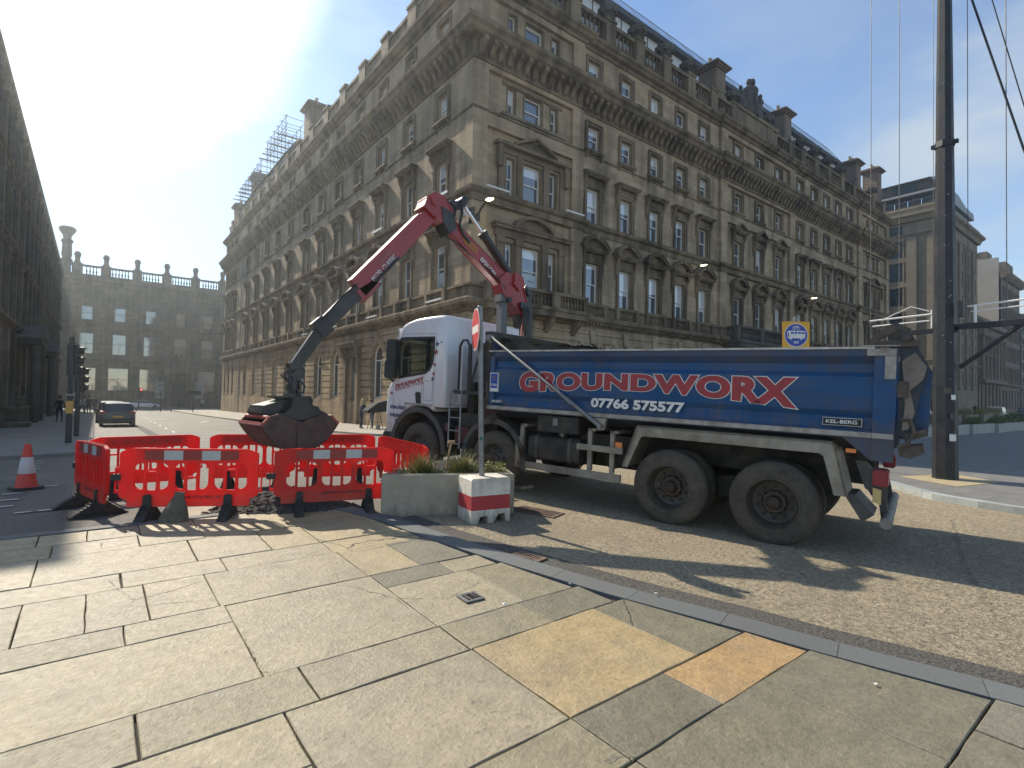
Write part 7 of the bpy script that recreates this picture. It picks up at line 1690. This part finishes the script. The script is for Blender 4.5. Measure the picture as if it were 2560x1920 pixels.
# ------------------------------------------------------------------ wall lamps, window poster
for i, (x, z, lb) in enumerate(((14.55, 11.2, 'lit wall lamp near the corner of the big building'), (32.6, 11.05, 'lit wall lamp halfway along the shaded front'), (49.9, 11.0, 'lit wall lamp farthest along the shaded front'))):
    o = empty('wall_lamp', lb, 'lamp', loc=(x, Y0, z), group='lamps on the front of the corner building')
    t = MB(); t.box(-.12, .12, -.3, .0, -.8, -.5); t.tube([(0, -.25, -.55), (0, -.6, -.25), (0, -1.1, .0)], .05, 8); t.box(-.35, -.2, -.3, -.0, -1.0, -.2); t.build('bracket', M['mast'], o)
    t = MB(); t.lathe([(.0,.08),(.14,.06),(.2,0),(.16,-.03)], (0, -1.25, 0), 14, sy=1.6); h_ = t.build('lamp_head', M['mast'], o, smooth=50)
    t = MB(); t.lathe([(.0,-.09),(.13,-.06),(.16,-.03),(.0,-.03)], (0, -1.25, 0), 14, sy=1.6); t.build('bulb', M['lampwarm'], h_, smooth=50)
pw = mat('frosted poster', (.42,.47,.50), .3)
t = MB(); t.box(17.63, 18.77, Y0+.18, Y0+.185, 7.40, 8.35); o = t.build('window_poster', pw); tag(o, 'pale window poster lettered ako in the lit corner window', 'poster')
put_text('lettering', 'ako', (1,0,0), (0,0,1), (17.70, Y0+.178, 7.52), .55, .32, mat('grey lettering', (.08,.10,.13), .5), o, bold=.0)
for k in range(3): t = MB(); t.cyl((18.2+.15*k, Y0+.178, 8.0), (18.2+.15*k, Y0+.17, 8.0), .05, n=12); t.build('dot', bpy.data.materials['grey lettering'], o)
t = MB(); t.box(X0+.18, X0+.185, 24.0, 25.0, 7.40, 8.3); o = t.build('window_poster', pw); tag(o, 'pale window poster in the first side street window', 'poster')
put_text('lettering', 'ako', (0,-1,0), (0,0,1), (X0+.178, 24.85, 7.5), .55, .32, bpy.data.materials['grey lettering'], o, bold=.0)
t = MB()
for y0 in (23.2, 31, 38, 44.5): t.box(X0-.45, X0-.38, y0, y0+1.5, 12.08, 12.2) if y0 < 33 else None; t.box(X0-.70, X0-.6, y0, y0+1.5, 6.6, 6.68)
for x0 in (14.8, 20.2): t.box(x0, x0+1.4, Y0-.65, Y0-.58, 12.08, 12.16)
tag(t.build('ledge_light', M['sash']), 'white strip lights lying on the ledges of the corner building', 'strip lights', kind='stuff')

# ------------------------------------------------------------------ cars
def car(name, label, x, y, rz, paint, L=4.3, Wd=1.78, H=1.46, kind='hatch', dz=0.0, group=None):
    C = empty(name, label, 'car', loc=(x, y, G(x, y)+dz), rotz=rz, group=group)
    hl = L/2; w = Wd/2
    if kind == 'hatch': st = [(-hl,.45,.55,.82),(-hl+.04,.30,.92,.93),(-hl+.25,.24,.98,.98),(-hl+.9,.2,.97,1),(0,.2,.95,1),(hl-1.35,.2,.90,1),(hl-.8,.22,.84,.98),(hl-.25,.25,.72,.93),(hl-.03,.30,.60,.86),(hl,.4,.5,.8)]
    else: st = [(-hl,.45,.6,.82),(-hl+.05,.32,.92,.92),(-hl+.5,.24,.96,.98),(-hl+1.2,.2,.92,1),(0,.2,.9,1),(hl-1.5,.2,.86,1),(hl-.8,.22,.78,.98),(hl-.25,.25,.66,.93),(hl-.03,.30,.56,.86),(hl,.4,.48,.8)]
    rings = []
    for sx, z0, z1, f in st:
        ww = w*f; zm = (z0+z1)/2; rings.append([(sx, -ww*.92, z0), (sx, -ww, z0+.08), (sx, -ww, zm), (sx, -ww*.97, z1-.08), (sx, -ww*.88, z1), (sx, ww*.88, z1), (sx, ww*.97, z1-.08), (sx, ww, zm), (sx, ww, z0+.08), (sx, ww*.92, z0)])
    t = MB(); t.loft(rings); body = t.build('body', paint, C, smooth=40)
    if kind == 'hatch': cs = [(-hl+.10,.93,.88),(-hl+.42,H-.06,.74),(-hl+.75,H,.72),(.15,H,.72),(.55,H-.06,.74),(1.15,.93,.90)]
    else: cs = [(-hl+.75,.93,.88),(-hl+1.5,H-.05,.72),(-hl+2.0,H,.70),(.2,H-.01,.72),(.6,H-.08,.74),(1.3,.9,.90)]
    t = MB(); rings = []
    for sx, z1, f in cs:
        ww = w*f; zb = min(.93, z1-.01); rings.append([(sx, -w*.90, zb-.05), (sx, -ww-.02 if z1 > 1 else -w*.88, z1-.05), (sx, -ww+.1, z1), (sx, ww-.1, z1), (sx, ww+.02 if z1 > 1 else w*.88, z1-.05), (sx, w*.90, zb-.05)])
    t.loft(rings); gh = t.build('greenhouse', M['carglass'], C, smooth=30)
    a, c = cs[1][0], cs[4][0]
    t = MB(); t.loft([[(sx, -w*f+.06, H+.006-d_), (sx, 0, H+.03-d_), (sx, w*f-.06, H+.006-d_), (sx, w*f-.06, H-.03-d_), (sx, -w*f+.06, H-.03-d_)] for sx, f, d_ in ((a-.02, .74, .05), (a+.3, .74, .0), (c-.35, .74, .0), (c, .74, .05))]); t.build('roof', paint, C, smooth=50)
    for sx in (-hl+.82, hl-.85):
        for sy in (-1, 1):
            t = MB(); t.lathe([(.2,0),(.29,-.0),(.32,.03),(.325,.18),(.29,.2),(0,.2)], (sx, sy*(w-.2) if sy > 0 else -w+.2, .325), 20, 'y') if sy > 0 else t.lathe([(.2,0),(.29,-.0),(.32,-.03),(.325,-.18),(.29,-.2),(0,-.2)], (sx, -(w-.2), .325), 20, 'y')
            wh = t.build('wheel', M['tyre'], C, smooth=40); t = MB(); yy_ = sy*(w-.005); t.cyl((sx, yy_-sy*.04, .325), (sx, yy_, .325), .2, n=16); t.build('rim', M['galv'], wh)
    for sy in (-1, 1):
        t = MB(); t.prism([(-hl+.02, .78), (-hl+.02, .95), (-hl+.28, 1.0), (-hl+.22, .80)], sy*w*.62 if sy > 0 else -w*.97, w*.97 if sy > 0 else -w*.62, 'y'); t.build('tail_light', M['taill'], body)
        t = MB(); t.box(hl-.2, hl-.0, sy*w*.8-.15, sy*w*.8+.12, .55, .68); t.build('headlight', M['galv'], body)
        t = MB(); t.box(.75, .95, sy*(w+.09)-.09, sy*(w+.09)+.09, .88, 1.02); t.build('door_mirror', paint, body)
    t = MB(); t.box(-hl-.012, -hl+.02, -.26, .26, .58, .69); t.build('number_plate', M['signyellow'], body)
    t = MB(); t.box(-hl-.02, -hl+.25, -w*.9, w*.9, .30, .50); t.build('rear_bumper', M['blackpl'], body)
    return C
car('hatchback', 'dark hatchback waiting in the side street, seen from behind', 1.15, 42.0, math.pi/2, M['carblack'])
car('parked_car', 'dark car half hidden ahead of the dark hatchback, against the kerb', .98, 48.2, math.pi/2, M['carblack'], H=1.5)
car('white_saloon', 'white saloon crossing the far end of the side street', 6.7, 112, 0.0, M['carwhite'], 4.9, 1.85, 1.42, 'saloon')
car('silver_car', 'silver hatchback behind the planters at the right edge', 88, 15.0, math.pi+.05, M['carsilver'], 4.5, 1.8, 1.55)
car('patrol_car', 'dark car with a pale stripe parked near the people behind the tipper', 61.0, 16.9, math.pi/2, M['carblack'])
car('dark_car', 'dark car at the farthest right behind the planters', 107, 14.9, math.pi, M['carblack'], 4.5, 1.8, 1.5)

# ------------------------------------------------------------------ people
def person(label, x, y, rz, h=1.68, top='cloth1', legs='cloth2', hair='haird', stride=.18, arms=((-.28,.05,.95), (.28,.05,.95)), lean=0.0, longhair=False, dz=.1, group=None):
    C = empty('person', label, 'person', loc=(x, y, G(x, y)+dz), rotz=rz, group=group); s_ = h/1.75
    # facing +y.  body as one skinned surface
    me = bpy.data.meshes.new('body'); J = [(0,0,.96),(0,lean*.3,1.12),(0,lean*.7,1.36),(0,lean,1.50),(0,lean+.02,1.56)]; E = [(0,1),(1,2),(2,3),(3,4)]; RR = [.15,.13,.155,.065,.055]
    def addj(p, par, r): J.append(p); RR.append(r); E.append((par, len(J)-1)); return len(J)-1
    hd = addj((0,lean+.03,1.66), 4, .085); addj((0,lean+.03,1.73), hd, .075)
    for sx, st in ((-1, stride), (1, -stride)):
        a = addj((sx*.10, 0, .88), 0, .10); k = addj((sx*.10, st*.55+.03, .50), a, .065); f = addj((sx*.10, st-.03, .09), k, .04); addj((sx*.11, st+.13, .03), f, .033)
    for sx, (hx, hy, hz) in ((-1, arms[0]), (1, arms[1])):
        a = addj((sx*.17, lean*.9, 1.42), 2, .06); el_ = addj(((sx*.17*.9+hx)/2+sx*.03, (lean*.9+hy)/2-.05, (1.42+hz)/2-.02), a, .043); w_ = addj((hx, hy, hz), el_, .028); addj((hx, hy+.03, hz-.09), w_, .03)
    me.from_pydata(J, E, []); o = bpy.data.objects.new('body', me); COL.objects.link(o)
    md = o.modifiers.new('s', 'SKIN'); 
    for i, v in enumerate(me.skin_vertices[0].data): v.radius = (RR[i], RR[i]*.85); v.use_root = (i == 0)
    o.modifiers.new('u', 'SUBSURF').levels = 1; o.modifiers['u'].render_levels = 1
    dg = bpy.context.evaluated_depsgraph_get(); m2 = bpy.data.meshes.new_from_object(o.evaluated_get(dg)); bpy.data.objects.remove(o)
    m2.materials.clear(); 
    for q in (top, legs, 'skin', 'seal'): m2.materials.append(M[q])
    for p in m2.polygons:
        z = p.center.z; hands = any((Vector(p.center)-Vector((a[0], a[1]+.03, a[2]-.07))).length < .09 for a in arms)
        p.material_index = 2 if (z > 1.50 or hands) else 0 if z > .93 else 3 if z < .10 else 1
        p.use_smooth = True
    b_ = mk('body', m2, C); b_.scale = (s_, s_, s_)
    t = MB(); hz = 1.68
    t.lathe([(0,.125),(.06,.115),(.092,.07),(.10,.0),(.085,-.06)], (0, lean-.0, hz), 14)
    if longhair: t.loft([[(r*math.cos(2*math.pi*k/10), lean-.045+r*.7*math.sin(2*math.pi*k/10), z) for k in range(10)] for z, r in ((1.76,.07),(1.66,.11),(1.52,.11),(1.38,.08))])
    t.build('hair', M[hair], C, smooth=60).scale = (s_, s_, s_)
    t = MB(); yf = lean+.11
    for sx in (-1, 1): t.obox((sx*.03, yf, 1.675), (.012,0,0), (0,.008,0), (0,0,.006), 0); t.obox((sx*.085, lean+.03, 1.66), (.01,0,0), (0,.02,0), (0,0,.028), 1)
    t.prism([(-.012, 1.63), (.012, 1.63), (0, 1.68)], yf-.01, yf+.02, 'y', 1); t.box(-.025, .025, yf-.01, yf+.004, 1.60, 1.608, 0)
    for ax, ay, az in arms:
        for k in range(4): t.tube([(ax-.03+.02*k, ay+.04, az-.12), (ax-.03+.02*k, ay+.06, az-.17), (ax-.028+.018*k, ay+.05, az-.20+.01*abs(k-1.5))], .008, 5, 1)
        t.tube([(ax+(.03 if ax < 0 else -.03), ay+.05, az-.08), (ax+(.055 if ax < 0 else -.055), ay+.08, az-.13)], .009, 5, 1)
    t.build('face_and_fingers', [M['seal'], M['skin']], C).scale = (s_, s_, s_)
    return C
person('woman with blond hair, navy top and dark trousers, leaning forward by the door', 11.75, 28.6, R(-75), 1.62, 'cloth1', 'cloth1', 'hairb', .14, ((-.22,.30,1.15), (.20,.36,1.12)), .10, True)
person('woman with long dark hair and grey jeans beside the blond woman', 12.35, 28.5, R(100), 1.60, 'cloth2', 'cloth3', 'haird', .10, ((-.2,.28,1.1), (.22,.25,1.0)), .05, True)
person('person in dark clothes walking on the left pavement beside the signal pole', -1.75, 45, R(10), 1.72, 'cloth2', 'cloth2')
FAR = [(-1.3, 72, 'cloth2', 'cloth1', 'dark clothed pedestrian, leftmost of the group at the far kerb'), (-.75, 71, 'cloth4', 'cloth2', 'pedestrian in a pale top second from left at the far kerb'), (-.3, 71.5, 'cloth4', 'cloth3', 'pedestrian in a white shirt third from left at the far kerb'), (.1, 66, 'cloth2', 'cloth2', 'tall dark pedestrian standing nearest the far kerb'), (.55, 67.5, 'cloth1', 'cloth2', 'dark pedestrian rightmost of the group at the far kerb')]
for i, (x, y, a, b, lb) in enumerate(FAR): person(lb, x-.5, y, R(180 if i % 2 else 160), 1.66+.04*i, a, b)
person('pedestrian in dark clothes beneath the street end building portico', 10.6, 100, R(90), 1.7, 'cloth2', 'cloth2'); person('pedestrian with a pale top right of the street end portico', 14.2, 102, R(180), 1.7, 'cloth4', 'cloth2')
person('person in dark clothes left of three beyond the tipper tail', 55.2, 14.1, R(120), 1.75, 'cloth1', 'cloth2'); person('person with red trousers in the middle beyond the tipper tail', 57.6, 14.4, R(100), 1.7, 'cloth1', 'cloth5'); person('person in dark clothes right of three beyond the tipper tail', 58.9, 13.9, R(200), 1.78, 'cloth1', 'cloth2')
person('dark pedestrian far right walking before the colonnade', 96, 18.5, R(90), 1.72, 'cloth2', 'cloth2')
# folding stand on the pavement by the cab
t = MB(); gz_ = G(11.9, 27)+.1
for x, y in ((11.6, 26.7), (12.2, 26.7), (11.6, 27.4), (12.2, 27.4)): t.tube([(x, y, gz_), (11.9+(x-11.9)*.5, 27.05+(y-27.05)*.4, gz_+1.0)], .018, 5)
t.tube([(11.65, 26.75, gz_+.35), (12.15, 26.75, gz_+.35)], .014, 5); FS = empty('folding_stand', 'black folding stand with a sloping top on the pavement before the cab', 'stand')
t.build('frame', M['cloth2'], FS); t = MB(); t.prism([(11.3, gz_+.85), (12.5, gz_+.95), (12.45, gz_+1.55), (11.9, gz_+1.42), (11.3, gz_+1.0)], 26.7, 27.4, 'y'); t.build('top', M['cloth2'], FS)
t = MB(); t.lathe([(.10,0),(.13,.22),(.12,.22),(.095,.02),(0,.02)], (12.0, 26.9, gz_), 12); tag(t.build('bucket', M['galv']), 'small grey bucket under the folding stand', 'bucket')

# ------------------------------------------------------------------ planters, shrubs and a tree across the square
rnd = random.Random(21)
M['conc2'] = mat('pale precast concrete', (.36,.345,.31), .85, noise=.1, nscale=2)
def trough(x, y, rz, L, Wd, H, lb, grp, m):
    t = MB(); t.prism([(-L/2,-Wd/2),(L/2,-Wd/2),(L/2,Wd/2),(-L/2,Wd/2)], 0, H, 'z', 0, [[(-L/2+.1,-Wd/2+.1),(L/2-.1,-Wd/2+.1),(L/2-.1,Wd/2-.1),(-L/2+.1,Wd/2-.1)]])
    r = empty('long_planter', lb, 'planter', loc=(x, y, .1), rotz=rz, group=grp); t.build('trough', m, r)
    t = MB(); t.box(-L/2+.1, L/2-.1, -Wd/2+.1, Wd/2-.1, .05, H-.08); t.build('soil', M['soil'], r); return r
def shrub(x, y, z, rx, ry, h, n, m, lb, s0=.05):
    b = MB()
    for k in range(n):
        a, q = rnd.random()*6.28, rnd.random()**.5; hh = rnd.random()**.8; px, py = x+rx*q*math.cos(a)*(1-.4*hh), y+ry*q*math.sin(a)*(1-.4*hh); pz = z+h*hh*(.75+.25*math.sin(px*3+py))
        s_ = s0*rnd.uniform(.5, 1.4); c = Vector((px, py, pz)); u = Vector((rnd.gauss(0,1), rnd.gauss(0,1), rnd.gauss(0,.7))).normalized(); v = u.orthogonal().normalized(); b.add([c-u*s_, c+v*s_*.5, c+u*s_, c-v*s_*.5], [(0,1,2,3)])
    tag(b.build('shrub', m), lb, 'shrub')
nm = ['first', 'second', 'third', 'fourth', 'fifth', 'sixth', 'seventh', 'eighth', 'ninth', 'tenth', 'eleventh']
xs = [23.5, 28.2, 33.0, 37.7, 41.5, 45.4, 49.4, 53.6, 58.2]
for i, x in enumerate(xs):
    y = interp(x, [23, 33, 38, 46, 58], [9.6, 8.75, 8.4, 7.7, 7.4]); trough(x, y, R(-4+i % 2*3), 3.9, 1.1, .55, 'long pale planter, the %s from the left in the near row' % nm[i], 'long planters in the near row on the square', M['conc2'])
    shrub(x, y, .55, 1.8, .5, .55 if i % 3 else .8, 900, M['leaf'], 'low dark shrubs in the %s planter of the near row' % nm[i], .05)
for i, x in enumerate([57, 63, 69.5, 76]):
    trough(x, 12.9, 0, 4.6, 1.2, .75, 'long yellowish planter, the %s from the left in the far row' % nm[i], 'long planters in the far row on the square', M['palestone'])
    shrub(x, 12.9, .8, 2.2, .6, .7, 700, M['leafy'], 'yellow green shrubs in the %s planter of the far row' % nm[i], .06)
def tree(x, y, h, lb):
    T_ = empty('street_tree', lb, 'tree', loc=(x, y, .1)); t = MB(); t.tube([(0,0,0), (.05,0,h*.35), (0,.05,h*.75)], [.11, .08, .03], 8); t.tube([(.03,0,h*.35), (.5,.1,h*.6)], [.05, .02], 6); t.tube([(.03,0,h*.4), (-.5,-.1,h*.66)], [.05, .02], 6); t.build('trunk', M['bark'], T_)
    b = MB(); cl = [(rnd.gauss(0, .75), rnd.gauss(0, .75), h*rnd.uniform(.32, .98), rnd.uniform(.3, .7)) for _ in range(26)]
    for k in range(3600):
        cx_, cy_, cz_, cr = rnd.choice(cl); v = Vector((rnd.gauss(0,1), rnd.gauss(0,1), rnd.gauss(0,1))).normalized()*cr*rnd.random()**.4; c = Vector((cx_, cy_, cz_))+v
        s_ = rnd.uniform(.04, .09); u = Vector((rnd.gauss(0,1), rnd.gauss(0,1), rnd.gauss(0,1))).normalized(); w_ = u.orthogonal().normalized(); b.add([c-u*s_, c+w_*s_*.5, c+u*s_, c-w_*s_*.5], [(0,1,2,3)])
    b.build('crown', M['leafy'], T_)
tree(72.5, 18.3, 5.0, 'slim green street tree beyond the tipper tail'); tree(76.5, 18.6, 4.2, 'smaller street tree right beside the slim one')
t = MB(); t.cyl((66, 17, .1), (66, 17, 4.2), .06); t.box(65.7, 66.3, 16.9, 17.1, 4.0, 4.3); tag(t.build('street_lamp', M['mast']), 'short black street lamp left of the slim tree', 'lamp')

# ------------------------------------------------------------------ air
HZ = bpy.data.materials.new('hazy air'); HZ.use_nodes = True; hn = HZ.node_tree.nodes; hn.remove(hn['Principled BSDF'])
pv_ = hn.new('ShaderNodeVolumePrincipled'); pv_.inputs['Color'].default_value = (.86, .95, .98, 1); pv_.inputs['Density'].default_value = HAZE_D; pv_.inputs['Anisotropy'].default_value = HAZE_G
HZ.node_tree.links.new(pv_.outputs[0], hn['Material Output'].inputs['Volume'])
t = MB(); t.box(-45, 235, -40, 165, -6, 40); tag(t.build('haze', HZ), kind='stuff')
